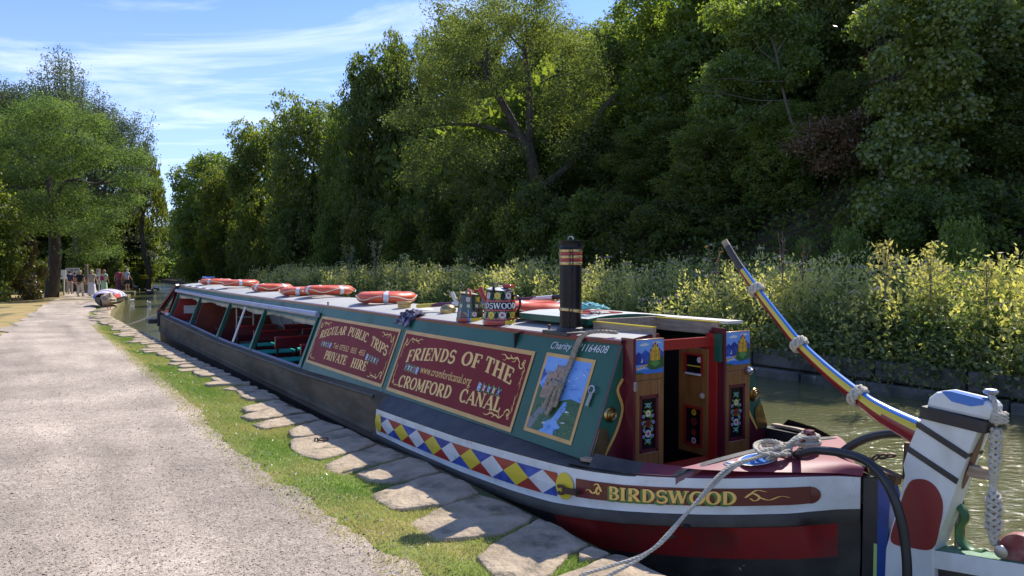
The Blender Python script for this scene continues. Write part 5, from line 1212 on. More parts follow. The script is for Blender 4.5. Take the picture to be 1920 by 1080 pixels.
# rope hanging down the cabin side in a hank
t = on('hanging_rope', 'grey brown rope hanging from the roof in a knotted hank over the castle picture', 'rope', .45, .62, 1.1)
t.rotation_euler = (0, 0, 0); t.location = (0, 0, 0)
def side_w(s, z, off): p = SP(s, z, off); return W(p.x, p.y, p.z)
q = MB()
for dx_ in (0, .024): q.rope(smooth_path([W(.14 + dx_, .50, 1.15), W(.25 + dx_, .56, 1.152), W(.34 + dx_, .60, 1.135), side_w(.385 + dx_, 1.07, .03), side_w(.41 + dx_, .95, .025), side_w(.43 + dx_, .82, .03), side_w(.445 + dx_, .75, .04)], 6), .013)
q.build('rope_fall', M_rope, t)
q = MB()
for k in range(5):
    ds_ = -.045 + .025 * k; zb = .575 + .02 * abs(k - 2) - .012 * k % .03; top = .80 - .008 * k; o_ = .03 + .014 * (k % 2)
    q.rope(smooth_path([side_w(.46 + ds_ * .6, top, o_), side_w(.475 + ds_, .70, o_ + .01), side_w(.495 + ds_ * 1.2, zb + .02, o_), side_w(.505 + ds_ * 1.2, zb, o_), side_w(.515 + ds_ * 1.2, zb + .02, o_)], 6), .0135)
for z in (.77, .755): q.rope([side_w(.465 + .045 * math.cos(a), z + .01 * math.cos(a), .045 + .03 * math.sin(a)) for a in np.linspace(0, 6.28, 16)], .012)
q.build('hank', M_rope, t)

# deck fitting and mooring line
q = MB(); z0 = deckz(-.97) + .045
dl_ = MB(); dl_.lathe([(.05, 0), (.05, .01), (.022, .02), (.02, .11), (.032, .125), (.03, .14), (.003, .145)], 16, (-1.0, .0, z0)); dl_.tube([(-1.0, -.07, z0 + .085), (-1.0, .07, z0 + .085)], .014, 8); dl_.build('mooring_stud', M_maroon, boat)
t = thing('mooring_line', 'pale doubled mooring rope from the stern stud down to the stone edge', 'rope', (0, 0, 0))
q = MB()
zz = z0 + .05
for k, (e1, w_) in enumerate((((-.83, 1.42), .0), ((-.74, 1.52), .045))):
    q.rope(smooth_path([W(-1.0, .03 - .04 * k, zz + .02), W(-.98, .16, zz + .006 + .01 * k), W(-.97, .34 + w_, z0 + .035), W(-.955 + .01 * k, .62 + w_, z0 - .01), W(-.93, .92 + w_ * .5, .30 - .015 * k), W(-.90, 1.18, .12), W(e1[0], e1[1], .012)], 8), .0095)
q.rope([W(-.80 + .06 * math.cos(a), 1.50 + .05 * math.sin(a), .0) for a in np.linspace(-1, 4, 14)], .0095)
q.build('rope_run', M_wrope, t)
q = MB()
for k in range(5): r_ = .045 + .008 * (k % 3); q.rope([W(-1.0 + r_ * math.cos(a), r_ * math.sin(a), z0 + .03 + .018 * k + .004 * a * .3) for a in np.linspace(0, 6.28, 18)], .0125)
for k in range(4):
    cx, cy_, rr = -.96 + .012 * k, .20 + .03 * k, .07 + .014 * (k % 3)
    q.rope([W(cx + rr * .8 * math.cos(a) + .02 * math.sin(2 * a + k), cy_ + rr * 1.25 * math.sin(a), deckz(-.95) + .07 + .014 * k + .015 * math.sin(a + k)) for a in np.linspace(0, 6.28, 26)], .0115)
for k in range(3): q.rope(smooth_path([W(-1.0 - .01 * k, .05, z0 + .11), W(-.985, .12 + .02 * k, z0 + .10 - .01 * k), W(-.98, .22, z0 + .03), W(-.97, .30 + .02 * k, z0 + .005)], 6), .0115)
q.build('rope_coil', M_wrope, t)
# hose fenders
q = MB(); q.tube(smooth_path([W(-1.02, .14, z0 + .02), W(-1.10, .20, .54), W(-1.22, .22, .585), (W(-1.40, .22, .60)), W(-1.52, .22, .575), W(-1.62, .22, .48), W(-1.675, .21, .34), W(-1.70, .20, .18), W(-1.71, .20, .02), W(-1.71, .20, -.3), W(-1.70, .20, -.5)], 8), .0235, 14)
for p in (.0,): q.rope([W(-1.03 - .01, .14 + .03 * math.cos(a), z0 + .03 + .03 * math.sin(a)) for a in np.linspace(0, 6.28, 14)], .006)
tag(q.build('hose_fender', M_rubber), 'black rubber hose loop hanging down in front of the rudder', 'hose')
q = MB(); q.tube(smooth_path([W(-1.10, -.10, .46), W(-1.18, -.12, .55), W(-1.30, -.14, .63), W(-1.45, -.16, .675), W(-1.6, -.18, .66), W(-1.72, -.2, .55), W(-1.76, -.2, .3), W(-1.76, -.2, -.5)], 8), .0235, 14)
tag(q.build('hose_fender', M_rubber), 'black rubber hose loop arching behind the rudder head', 'hose')
t = thing('stern_chain', 'rusty chain and bolt at the top of the sternpost', 'chain', (0, 0, 0))
chain([W(-1.50, .0, .585), W(-1.44, .03, .57), W(-1.40, .05, .53), W(-1.45, .07, .50), W(-1.50, .05, .49)], .007, .038).build('chain_links', M_iron, t)
q = MB(); q.tube([W(-1.545, -.06, .46), W(-1.555, -.06, .66)], .014, 8); q.bar(W(-1.40, .0, .49), W(-1.545, 0, .46), .06, .05); q.build('gudgeon_pin', M_iron, t)
# plaited rope tail from the rudder head
t = thing('rope_tail', 'white plaited rope tail hanging from the rudder cap to the blade', 'rope', (0, 0, 0))
q = MB(); q.rope(smooth_path([W(-1.99, -.015, .985), W(-2.02, .03, .96), W(-2.035, .04, .90), W(-2.03, .03, .85)], 6), .012)
for k in range(3): q.rope([W(-2.035 + .03 * math.cos(a), .02 + .03 * math.sin(a), .87 + .016 * k) for a in np.linspace(0, 6.28, 14)], .013)
q.build('top_lashing', M_wrope, t)
def plait(pts, rad):
    q = MB(); P = resample(pts, .005); L = len(P); fr = frames(P)
    for k in range(8):
        path = []; sgn = 1 if k % 2 else -1
        for i, p in enumerate(P):
            t_ = i / (L - 1); rr = float(np.interp(t_, [0, .08, .3, .46, .52, .6, .85, 1], rad)) * 1.15; a = sgn * i * .005 / .020 + k * math.pi / 4; w_ = 1 + .16 * math.sin(i * .005 / .0065 + k)
            path.append(p + (fr[i][0] * math.cos(a) * 1.15 + fr[i][1] * math.sin(a) * .75) * rr * w_)
        q.tube(path, .0088, 5)
    return q
plait([W(-2.03, .03, .83), W(-2.02, .02, .68), W(-2.015, .02, .55), W(-2.02, .02, .46), W(-2.02, .02, .34), W(-2.03, .02, .275)], [.018, .022, .022, .008, .010, .03, .03, .01]).build('plaited_rope', M_wrope, t)
q = MB(); q.rope([W(-2.035, .02, .28), W(-2.05, .03, .255), W(-2.07, .06, .26)], .010); q.build('tail_end', M_wrope, t)
# mooring ring on the coping
t = thing('mooring_ring', 'small rusty iron ring lying on a coping stone beside the hull', 'ring', W(2.98, 1.60, 0))
q = MB(); q.tube([(.045 * math.cos(a), .03 * math.sin(a), .004 + .006 * math.sin(a)) for a in np.linspace(0, 6.28, 17)], .007, 6, cap=False); q.build('ring_loop', M_iron, t)
q = MB(); q.tube([(-.05, .005, -.02), (-.055, .004, .012), (-.075, .0, .014), (-.08, .0, -.02)], .008, 6); q.build('staple', M_iron, t)
# bow lines
q = MB()
for k in range(2): q.tube(smooth_path([W(17.7, .9, .40), W(18.1, 1.3, .22 - .03 * k), W(18.55 + .1 * k, 1.75, .0)], 6), .012, 6)
tag(q.build('bow_line', M_wrope), 'two thin ropes from the bow down to the far coping stones', 'rope')
# hull labels
for s in (6.55, 10.0): q = MB(); q.box((s, 1.043, .12 if s < 8 else .12), (.22, .004, .035)); q.build('hull_label', M_white, boat)

# benches inside the shelter
def bench_proto():
    t = thing('bench', 'x', 'bench'); w = .74
    q = MB(); q.box((0, 0, .69), (.035, w, .16)); q.build('backrest', M_maroon, t, bevel=.012)
    q = MB(); q.box((0, 0, .775), (.042, w, .02)); q.build('top_rail', M_red, t, bevel=.006)
    q = MB()
    for k in range(4): q.tube([(.09 + .085 * k, -w / 2, .40), (.09 + .085 * k, w / 2, .40)], .042, 8, squash=(.6, 1.05))
    q.build('seat_cushion', M_turq, t)
    q = MB(); q.box((.22, 0, .35), (.42, w - .04, .04)); q.build('seat', M_maroon, t)
    for sy in (-1, 1):
        for sx in (0, .38): q = MB(); q.box((sx, sy * (w / 2 - .04), .30 if sx == 0 else .17), (.03, .03, .62 if sx == 0 else .34)); q.build('leg', M_dark, t)
    return t
BP = bench_proto(); n = 0
BL = [(6.35, .40, 'maroon bench with turquoise cushion nearest the sign panels, window side'), (6.6, -.42, 'maroon bench with turquoise cushion nearest the sign panels, far side'),
      (7.6, .40, 'second maroon bench from the sign panels, window side'), (7.9, -.42, 'second maroon bench from the sign panels, far side'),
      (8.85, .40, 'third maroon bench from the sign panels, window side'), (8.9, -.42, 'third maroon bench from the sign panels, far side'),
      (10.1, .40, 'maroon bench beside the aluminium ladder, window side'), (10.0, -.42, 'maroon bench beside the aluminium ladder, far side')]
for (s, y, lab) in BL:
    loc = W(s, y, -.24)
    if n == 0: BP.location = loc; BP.rotation_euler = (0, 0, BANG); BP['label'] = lab; BP['group'] = 'benches inside the passenger shelter'
    else: dup(BP, loc, BANG, lab, 'benches inside the passenger shelter')
    n += 1
t = on('ladder', 'short aluminium ladder standing inside the passenger shelter', 'ladder', 11.6, .25, -.2)
for y in (-.16, .16): q = MB(); q.bar((0, y, 0), (.0, y, 1.18), .045, .02); q.build('stile', M_steel, t)
for z in (.3, .55, .8, 1.05): q = MB(); q.bar((0, -.16, z), (0, .16, z), .025, .03); q.build('rung', M_steel, t)
q = MB(); q.box(W(9.4, .87, .62), (.06, .02, .62), 0, 0, Matrix.Rotation(BANG, 3, 'Z') @ Matrix.Rotation(R(20), 3, 'X')); tag(q.build('white_board', M_white), 'pale narrow board leaning inside the third window opening', 'board')

# ================================================================ VEGETATION
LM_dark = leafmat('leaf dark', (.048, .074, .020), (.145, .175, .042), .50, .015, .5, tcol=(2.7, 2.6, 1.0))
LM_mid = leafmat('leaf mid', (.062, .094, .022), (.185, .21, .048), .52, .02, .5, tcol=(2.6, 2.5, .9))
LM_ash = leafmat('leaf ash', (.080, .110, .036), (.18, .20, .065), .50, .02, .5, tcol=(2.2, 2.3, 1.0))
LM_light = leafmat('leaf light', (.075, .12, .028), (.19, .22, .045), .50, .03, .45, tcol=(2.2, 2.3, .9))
LM_grey = leafmat('leaf silver', (.085, .11, .062), (.14, .165, .095), .35, .015, .6, tcol=(1.5, 1.6, 1.0))
LM_brown = leafmat('leaf brown', (.13, .075, .04), (.20, .13, .065), .35, .03, tcol=(1.5, 1.2, .8))
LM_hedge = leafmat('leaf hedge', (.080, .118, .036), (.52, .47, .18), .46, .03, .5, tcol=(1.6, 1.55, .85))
M_bark = mat('bark', (.09, .07, .052), .9, col2=(.05, .04, .03), scale=6, bump=.8, bscale=14, bdist=.03, stretch=(1, 1, .25))
M_palebark = mat('pale bark', (.15, .125, .09), .85, col2=(.14, .11, .08), scale=5, bump=.4, bscale=14)
def sph(n): a = rng.normal(size=(n, 3)); return a / np.linalg.norm(a, axis=1, keepdims=True)
def crown_pts(lobes, n, sprays=9, sd=.22, shell=.45):
    """lobes: (x,y,z,r,flat). leaf centres gathered in sprays near lobe surfaces"""
    L = np.array(lobes, float); wt_ = L[:, 3] ** 2; wt_ /= wt_.sum(); k = n // sprays
    idx = rng.choice(len(L), k, p=wt_); d = sph(k); rad = 1 - shell * rng.random(k) ** 1.6
    C = L[idx, :3] + d * (L[idx, 3] * rad)[:, None] * np.stack([np.ones(k), np.ones(k), L[idx, 4]], 1)
    P = np.repeat(C, sprays, 0) + rng.normal(size=(k * sprays, 3)) * sd * np.array([1, 1, .6])
    D = np.repeat(d, sprays, 0); T = np.repeat(rng.random(k), sprays)
    return P, D, T
def crown_mesh(name, lobes, n, size, m, sprays=9, sd=.22, shell=.45, aspect=.6, up=.3, jit=.8):
    P, D, T = crown_pts(lobes, n, sprays, sd, shell); sz = size * rng.uniform(.6, 1.25, len(P)); V, F = leaves_n(P, sz, D, aspect, jit)
    t = np.clip(.05 + .6 * vnoise(P, .7, 3) + .8 * (T - .5) + .25 * rng.random(len(P)), 0, 1); return npmesh(name, V, F, m, tint=t)
def rand_lobes(n, R_=4, H=8, seed=0, flat=.75, rr=(.17, .40)):
    r = np.random.default_rng(seed); out = []
    for i in range(n):
        z = (i + .5) / n * H; prof = min(1, .78 + z / H * .5) * (1 - max(0, z / H - .6) ** 2 * 2.2); a = i * 2.4 + r.uniform(-.5, .5); q = R_ * prof * r.uniform(.35, .8)
        out.append((q * math.cos(a), q * math.sin(a), z, R_ * r.uniform(*rr), flat))
    return out
CR = {}
def protoset():
    for k in range(5): CR['dense%d' % k] = crown_mesh('crown_dense', rand_lobes(58, 4, 9, k + 1, .8, (.18, .42)), 50000, .225, LM_dark if k % 2 else LM_mid, shell=.3, sd=.18, sprays=11)
    for k in range(3): CR['bush%d' % k] = crown_mesh('crown_bush', rand_lobes(12, 2, 2.6, k + 20, .8), 9000, .15, LM_mid, sd=.14)
protoset()
def limb(q, a, b, r0, r1, bend=.25, n=7, k=6):
    a, b = Vector(a), Vector(b); L = (b - a).length; P = []
    o = Vector((random.uniform(-1, 1), random.uniform(-1, 1), random.uniform(-.3, .6))) * bend * L * .3
    for i in range(n):
        t = i / (n - 1); P.append(a.lerp(b, t) + o * math.sin(math.pi * t) + Vector((random.uniform(-1, 1), random.uniform(-1, 1), random.uniform(-1, 1))) * L * .012)
    q.tube(P, [r0 + (r1 - r0) * i / (n - 1) for i in range(n)], k); return P
def generic_trunk(H, r, spread, seed):
    random.seed(seed); q = MB(); top = Vector((random.uniform(-.4, .4), random.uniform(-.4, .4), H * .8)); P = limb(q, (0, 0, -.5), top, r, r * .3, .2, 9, 8)
    for i in range(9):
        t = random.uniform(.3, .9); p = P[int(t * 8)]; a = random.uniform(0, 6.28); l = spread * random.uniform(.5, .85)
        Q = limb(q, p, p + Vector((math.cos(a) * l, math.sin(a) * l, l * random.uniform(.3, .9))), r * (1 - t) * .6 + .03, .02, .4)
        for j in range(2): a2 = a + random.uniform(-1, 1); p2 = Q[4]; limb(q, p2, p2 + Vector((math.cos(a2), math.sin(a2), .5)) * l * .5, .035, .01, .3, 5, 5)
    return q
TR = [generic_trunk(10, .24, 3.4, k).build('trunk', M_bark) for k in range(3)]
for o in TR: COL.objects.unlink(o)
def tree(x, D, ytop, hw, key, label, zb=0, cat='tree', group=None, crown_z=None, m=None, rot=None, yscale=1, name='tree', trunk=True, ybot=None, dark=None):
    """stands at picture column x, distance D; top and half width in picture units"""
    X = PX(x, D); ztop = PX(0, D, ytop); w = hw / 1400 * D; t = thing(name, label, cat, (X, D, zb), 0, group)
    base_r, base_h = (3.2, 9.6) if key.startswith('dense') else (2.0, 3.0)
    z0 = zb + (ztop - zb) * (.04 if key.startswith('dense') else .0) if ybot is None else PX(0, D, ybot)
    c = link('crown', CR[key], t, (0, 0, z0 - zb)); c.scale = (w / base_r, w / base_r * yscale, (ztop - z0) / base_h); c.rotation_euler = (0, 0, random.uniform(0, 6.28) if rot is None else rot)
    if trunk:
        g = TR[random.randrange(3)].data; tr = link('trunk', g, t); tr.scale = (w / 4, w / 4, (ztop - zb) / 11)
    if m:
        c.material_slots[0].link = 'OBJECT'; c.material_slots[0].material = m
    return t
random.seed(11)
def hbase(x, D):
    s, y = toL(PX(x, D), D); return hz(s, -y) if -y > ip(FB, min(max(s, -20), 125)) else -.3
G1 = 'broadleaved trees on the far bank and wooded hill'
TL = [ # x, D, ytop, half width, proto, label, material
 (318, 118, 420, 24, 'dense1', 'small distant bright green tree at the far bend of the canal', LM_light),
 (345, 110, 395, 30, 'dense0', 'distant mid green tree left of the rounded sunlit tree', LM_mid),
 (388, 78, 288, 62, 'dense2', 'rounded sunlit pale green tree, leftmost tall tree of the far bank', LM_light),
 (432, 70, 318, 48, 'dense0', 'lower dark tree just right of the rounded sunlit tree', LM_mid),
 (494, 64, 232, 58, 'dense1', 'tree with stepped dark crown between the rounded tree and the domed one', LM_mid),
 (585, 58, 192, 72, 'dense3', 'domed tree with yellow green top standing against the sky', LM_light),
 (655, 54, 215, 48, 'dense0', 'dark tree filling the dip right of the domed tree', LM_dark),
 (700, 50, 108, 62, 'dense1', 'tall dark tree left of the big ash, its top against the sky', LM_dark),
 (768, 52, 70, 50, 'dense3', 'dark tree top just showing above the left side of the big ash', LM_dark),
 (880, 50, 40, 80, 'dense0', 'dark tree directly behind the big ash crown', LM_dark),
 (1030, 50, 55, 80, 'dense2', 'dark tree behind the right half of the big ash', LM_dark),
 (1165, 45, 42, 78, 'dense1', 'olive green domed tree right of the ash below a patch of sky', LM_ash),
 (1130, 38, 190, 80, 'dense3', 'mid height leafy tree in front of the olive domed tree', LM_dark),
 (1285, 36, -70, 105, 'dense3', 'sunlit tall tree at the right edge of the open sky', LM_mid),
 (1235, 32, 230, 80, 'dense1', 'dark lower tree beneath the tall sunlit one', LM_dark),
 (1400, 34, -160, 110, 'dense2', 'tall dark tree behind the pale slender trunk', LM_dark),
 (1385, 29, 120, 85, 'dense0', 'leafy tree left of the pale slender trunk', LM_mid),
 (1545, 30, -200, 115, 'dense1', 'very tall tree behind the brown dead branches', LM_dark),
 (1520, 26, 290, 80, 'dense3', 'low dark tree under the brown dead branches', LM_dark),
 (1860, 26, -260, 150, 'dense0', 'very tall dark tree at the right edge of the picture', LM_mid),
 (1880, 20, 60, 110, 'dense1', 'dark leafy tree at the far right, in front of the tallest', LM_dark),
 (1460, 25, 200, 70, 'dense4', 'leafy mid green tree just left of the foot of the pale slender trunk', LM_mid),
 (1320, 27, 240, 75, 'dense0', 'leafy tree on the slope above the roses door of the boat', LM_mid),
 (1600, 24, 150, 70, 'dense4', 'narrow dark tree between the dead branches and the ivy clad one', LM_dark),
 (1700, 27, -260, 130, 'dense2', 'tall dark tree behind the ivy green bright one', LM_mid),
]
for i, (x, D, yt, hw, key, lab, m) in enumerate(TL): tree(x, D, yt, hw, key, lab, hbase(x, D), group=G1, m=m)
# understorey shrubs along the foot of the hill, in shade
G2 = 'shrubs at the foot of the wooded hill'
US = [(340, 100, 470, 26), (372, 88, 455, 30), (415, 76, 440, 34), (460, 66, 420, 40), (510, 60, 400, 46), (565, 56, 395, 50), (625, 50, 385, 56), (690, 46, 370, 62), (760, 42, 365, 66), (835, 38, 360, 72), (915, 35, 355, 78), (1000, 32, 350, 84), (1090, 30, 350, 88), (1180, 28, 360, 90), (1270, 26, 370, 90), (1360, 25, 390, 85), (1640, 20, 330, 95), (1760, 18, 350, 105), (1890, 17, 330, 115)]
for i, (x, D, yt, hw) in enumerate(US):
    pos = ['behind the bow', 'behind the lifebuoys', 'below the ash', 'behind the chimney', 'behind the tiller', 'at the right edge'][min(5, int((x - 330) / 270))]
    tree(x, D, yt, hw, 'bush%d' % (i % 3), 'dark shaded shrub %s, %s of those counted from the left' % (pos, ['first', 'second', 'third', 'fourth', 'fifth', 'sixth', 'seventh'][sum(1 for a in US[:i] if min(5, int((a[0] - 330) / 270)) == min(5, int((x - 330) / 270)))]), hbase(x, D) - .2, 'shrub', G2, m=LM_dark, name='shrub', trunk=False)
for x, D, yt, hw, lab in ((1600, 17, 420, 60, 'low bramble mound on the brown slope right of the tiller'), (1500, 19, 440, 50, 'low dark bramble behind the tip of the tiller'), (1790, 15, 400, 70, 'broad leaved undergrowth clump above the meadow at right')):
    tree(x, D, yt, hw, 'bush1', lab, hbase(x, D) - .2, 'shrub', m=LM_mid, name='bramble', trunk=False)
# far-off wood that reads as one mass behind everything
def backwood():
    n = 30000; s = rng.uniform(15, 150, n); w = rng.uniform(24, 46, n) + (s > 100) * -14; z = np.array([hz(a, b) for a, b in zip(s, w)]) + rng.random(n) * 5.5 * np.clip(1.25 - s / 130, .35, 1)
    n2 = 26000; s2 = rng.uniform(28, 105, n2); w2 = rng.uniform(15, 23, n2); z2 = np.array([hz(a, b) for a, b in zip(s2, w2)]) + rng.random(n2) * np.interp(s2, [28, 60, 80, 105], [7, 7.5, 6, 4])
    P = Wn(np.stack([s, -w, z], 1)) + rng.normal(size=(n, 3)) * .3; P = np.concatenate([P, Wn(np.stack([s2, -w2, z2], 1))]); n = len(P); V, F = leaves(P, rng.uniform(.45, .95, n), .6); o = link('distant_woodland', npmesh('distant_woodland', V, F, LM_dark, tint=rng.random(n))); o['kind'] = 'stuff'
    n = 26000; s = rng.uniform(118, 150, n); y = rng.uniform(-12, 45, n); z = rng.random(n) ** 1.3 * (6 + 3 * np.sin(y * .4)); P = Wn(np.stack([s, y, z], 1)); V, F = leaves(P, rng.uniform(.4, .9, n), .6); o = link('distant_trees', npmesh('distant_trees', V, F, LM_mid, tint=rng.random(n))); o['kind'] = 'stuff'
def undergrowth():
    k = 5200; s = -6 + 62 * rng.random(k); w = 11.6 + 15 * rng.random(k) ** 1.3; nz_ = vnoise(np.stack([s, w, w * 0], 1), .35, 3); C = np.stack([s, -w, np.array([hz(a, b) for a, b in zip(s, w)])], 1)
    P = np.repeat(C, 20, 0); h = np.repeat(.25 + .9 * nz_, 20); n = len(P); P = P + rng.normal(size=(n, 3)) * np.array([.32, .32, 0]); P[:, 2] += rng.random(n) * h; V, F = leaves(Wn(P), rng.uniform(.10, .22, n), .6, None, 1, .4)
    o = link('undergrowth', npmesh('undergrowth', V, F, LM_dark, tint=np.clip(vnoise(P, .8, 5) + .2 * rng.random(n) - .2, 0, 1))); o['kind'] = 'stuff'
backwood(); undergrowth()

# the big ash with its open branching
def PW(x, yp, D): return Vector((PX(x, D), D, PX(0, D, yp)))
def ash():
    D = 37; zb = hbase(1010, D); base = Vector((PX(1020, D), D, zb)); t = thing('ash_tree', 'big open ash tree with dark forked limbs showing through olive leaves', 'tree', base, 0, G1)
    q = MB(); f = lambda x, y, d=0: PW(x, y, D + d) - base
    def path(pts, r0, r1, k=8):
        P = smooth_path(pts, 5); q.tube(P, [r0 + (r1 - r0) * i / (len(P) - 1) for i in range(len(P))], k); return P
    path([Vector((0, 0, -.4)), f(1012, 420), f(1002, 330), f(990, 270)], .38, .26)
    A = path([f(990, 275), f(994, 215), f(990, 150), f(984, 100), f(985, 78)], .22, .10)
    B = path([f(1000, 300), f(975, 255), f(945, 200), f(915, 150), f(912, 105), f(915, 70)], .24, .08)
    C_ = path([f(985, 265), f(950, 252), f(900, 238), f(845, 235), f(800, 240)], .15, .04)
    E_ = path([f(1020, 350, -1), f(1075, 300, -1), f(1115, 230, -1.5), f(1150, 180, -2)], .20, .06)
    path([f(985, 100), f(960, 75), f(940, 45), f(925, 20)], .08, .02); path([f(985, 90), f(1005, 70), f(1030, 55), f(1050, 30)], .08, .02); path([f(990, 80), f(985, 50), f(985, 15)], .07, .02)
    path([f(915, 130), f(880, 120), f(850, 130), f(820, 150)], .07, .02); path([f(1012, 160), f(1040, 145), f(1080, 140)], .06, .02)
    random.seed(5)
    for Pn, r_ in ((A, .05), (B, .05), (C_, .04), (E_, .05)):
        for j in range(12):
            p = Pn[random.randrange(3, len(Pn))]; a = random.uniform(0, 6.28); l = random.uniform(.6, 1.6); limb(q, p, p + Vector((math.cos(a), math.sin(a) * .6, random.uniform(.1, 1.0))) * l, r_ * random.uniform(.4, .8), .008, .5, 5, 4)
    q.build('trunk', M_bark, t)
    lob = []
    for (x, y, r_) in ((800, 140, 50), (840, 90, 50), (900, 60, 55), (960, 45, 50), (1020, 50, 52), (1070, 95, 50), (1105, 145, 45), (790, 215, 42), (860, 200, 50), (800, 290, 38), (870, 290, 46), (930, 300, 44), (960, 140, 40), (1040, 180, 46), (1100, 225, 44), (1060, 280, 44), (930, 10, 40), (1010, 5, 40), (770, 335, 26), (1000, 350, 40), (1130, 300, 40), (880, 345, 36)):
        for dd in (-1.6, 1.8): p = f(x + random.uniform(-8, 8), y, dd + random.uniform(-.8, .8)); lob.append((p.x, p.y, p.z, r_ / 1400 * D * 1.12, .85))
    c = link('crown', crown_mesh('ash_crown', lob + [(l[0] + random.gauss(0, 1.2), l[1] + random.gauss(0, .8), l[2] + random.gauss(0, 1.0), l[3] * .55, .8) for l in lob], 88000, .135, LM_ash, sprays=8, sd=.2, shell=1.0, aspect=.42), t)
ash()
# ivy-clad tree at right, larger leaves with sunlight put into their brighter colour
def ivy():
    D = 19; zb = hbase(1700, D); base = Vector((PX(1700, D), D, zb)); t = thing('ivy_clad_tree', 'tree with large leaves coloured bright as if sunlit at right, hanging down to the meadow', 'tree', base, 0, G1)
    q = MB(); limb(q, (0, 1.5, -.4), PW(1690, 60, D + 1.5) - base, .12, .05, .2, 9, 8); lob = []
    for (x, y, r_) in ((1640, 40, 40), (1700, 10, 55), (1760, 50, 60), (1830, 20, 60), (1650, 120, 28), (1700, 100, 45), (1660, 190, 38), (1715, 170, 42), (1770, 130, 50), (1680, 250, 45), (1740, 230, 42), (1640, 290, 28), (1700, 310, 42), (1760, 300, 40), (1660, 370, 40), (1720, 380, 45), (1840, 110, 60), (1890, 60, 50), (1800, 210, 40), (1620, 60, 26), (1700, -50, 70), (1800, -60, 70), (1640, 400, 36)):
        p = PW(x, y, D + random.uniform(-.5, .9)) - base; lob.append((p.x, p.y, p.z, r_ / 1400 * D, .8))
    q.build('trunk', M_bark, t); link('crown', crown_mesh('ivy_crown', lob, 30000, .125, leafmat('leaf ivy', (.10, .15, .04), (.28, .31, .08), .50, .04, .4, tcol=(2, 2.1, .9)), sprays=7, sd=.12, shell=.5, aspect=.75), t)
ivy()
# pale slender trunk with bare branches, brown dead foliage
t = thing('slender_tree', 'pale slender trunk with bare grey branches leaning in front of the dark wood', 'tree', (PX(1500, 24), 24, hbase(1500, 24)), 0); B_ = Vector(t.location); q = MB(); f = lambda x, y, d=0: PW(x, y, 24 + d) - B_
P = smooth_path([f(1505, 330), f(1492, 262), f(1476, 215), f(1462, 160), f(1450, 100), f(1428, 30), f(1410, -40)], 5); q.tube(P, [.058 - .036 * i / len(P) for i in range(len(P))], 8)
for pts in ([(1465, 155), (1410, 155), (1360, 150), (1300, 155)], [(1478, 190), (1420, 190), (1340, 175), (1290, 172)], [(1445, 190), (1410, 215), (1385, 240), (1360, 250)], [(1340, 172), (1345, 195), (1340, 210)], [(1452, 120), (1420, 95), (1400, 60)], [(1452, 100), (1480, 60), (1500, 20)]):
    P = smooth_path([f(x, y, -.3) for x, y in pts], 5); q.tube(P, [.017 - .012 * i / len(P) for i in range(len(P))], 5)
q.build('trunk', M_palebark, t)
lob = [((f(x, y)).x, (f(x, y)).y, (f(x, y)).z, r_ / 1400 * 24, .7) for x, y, r_ in ((1400, 60, 40), (1440, 20, 45), (1380, 120, 34), (1480, 60, 38), (1420, 150, 34), (1350, 30, 40), (1340, 140, 30), (1470, 150, 26), (1500, 110, 30), (1330, 200, 26), (1400, 220, 26))]
link('crown', crown_mesh('slender_crown', lob, 14000, .12, LM_light, sprays=6, sd=.14, shell=.8), t)
t = thing('dead_branch', 'brown withered foliage hanging in the shade at the middle right', 'dead branches', (PX(1560, 22), 22, hbase(1560, 22))); B_ = Vector(t.location)
lob = [((PW(x, y, 22) - B_).x, (PW(x, y, 22) - B_).y, (PW(x, y, 22) - B_).z, r_ / 1400 * 22, .6) for x, y, r_ in ((1540, 245, 30), (1590, 270, 26), (1500, 275, 20), (1550, 305, 24), (1600, 225, 16), (1620, 300, 18), (1640, 115, 16), (1675, 130, 14), (1655, 160, 12))]
link('withered_leaves', crown_mesh('withered', lob, 5200, .10, LM_brown, sprays=5, sd=.22, shell=1.0), t)

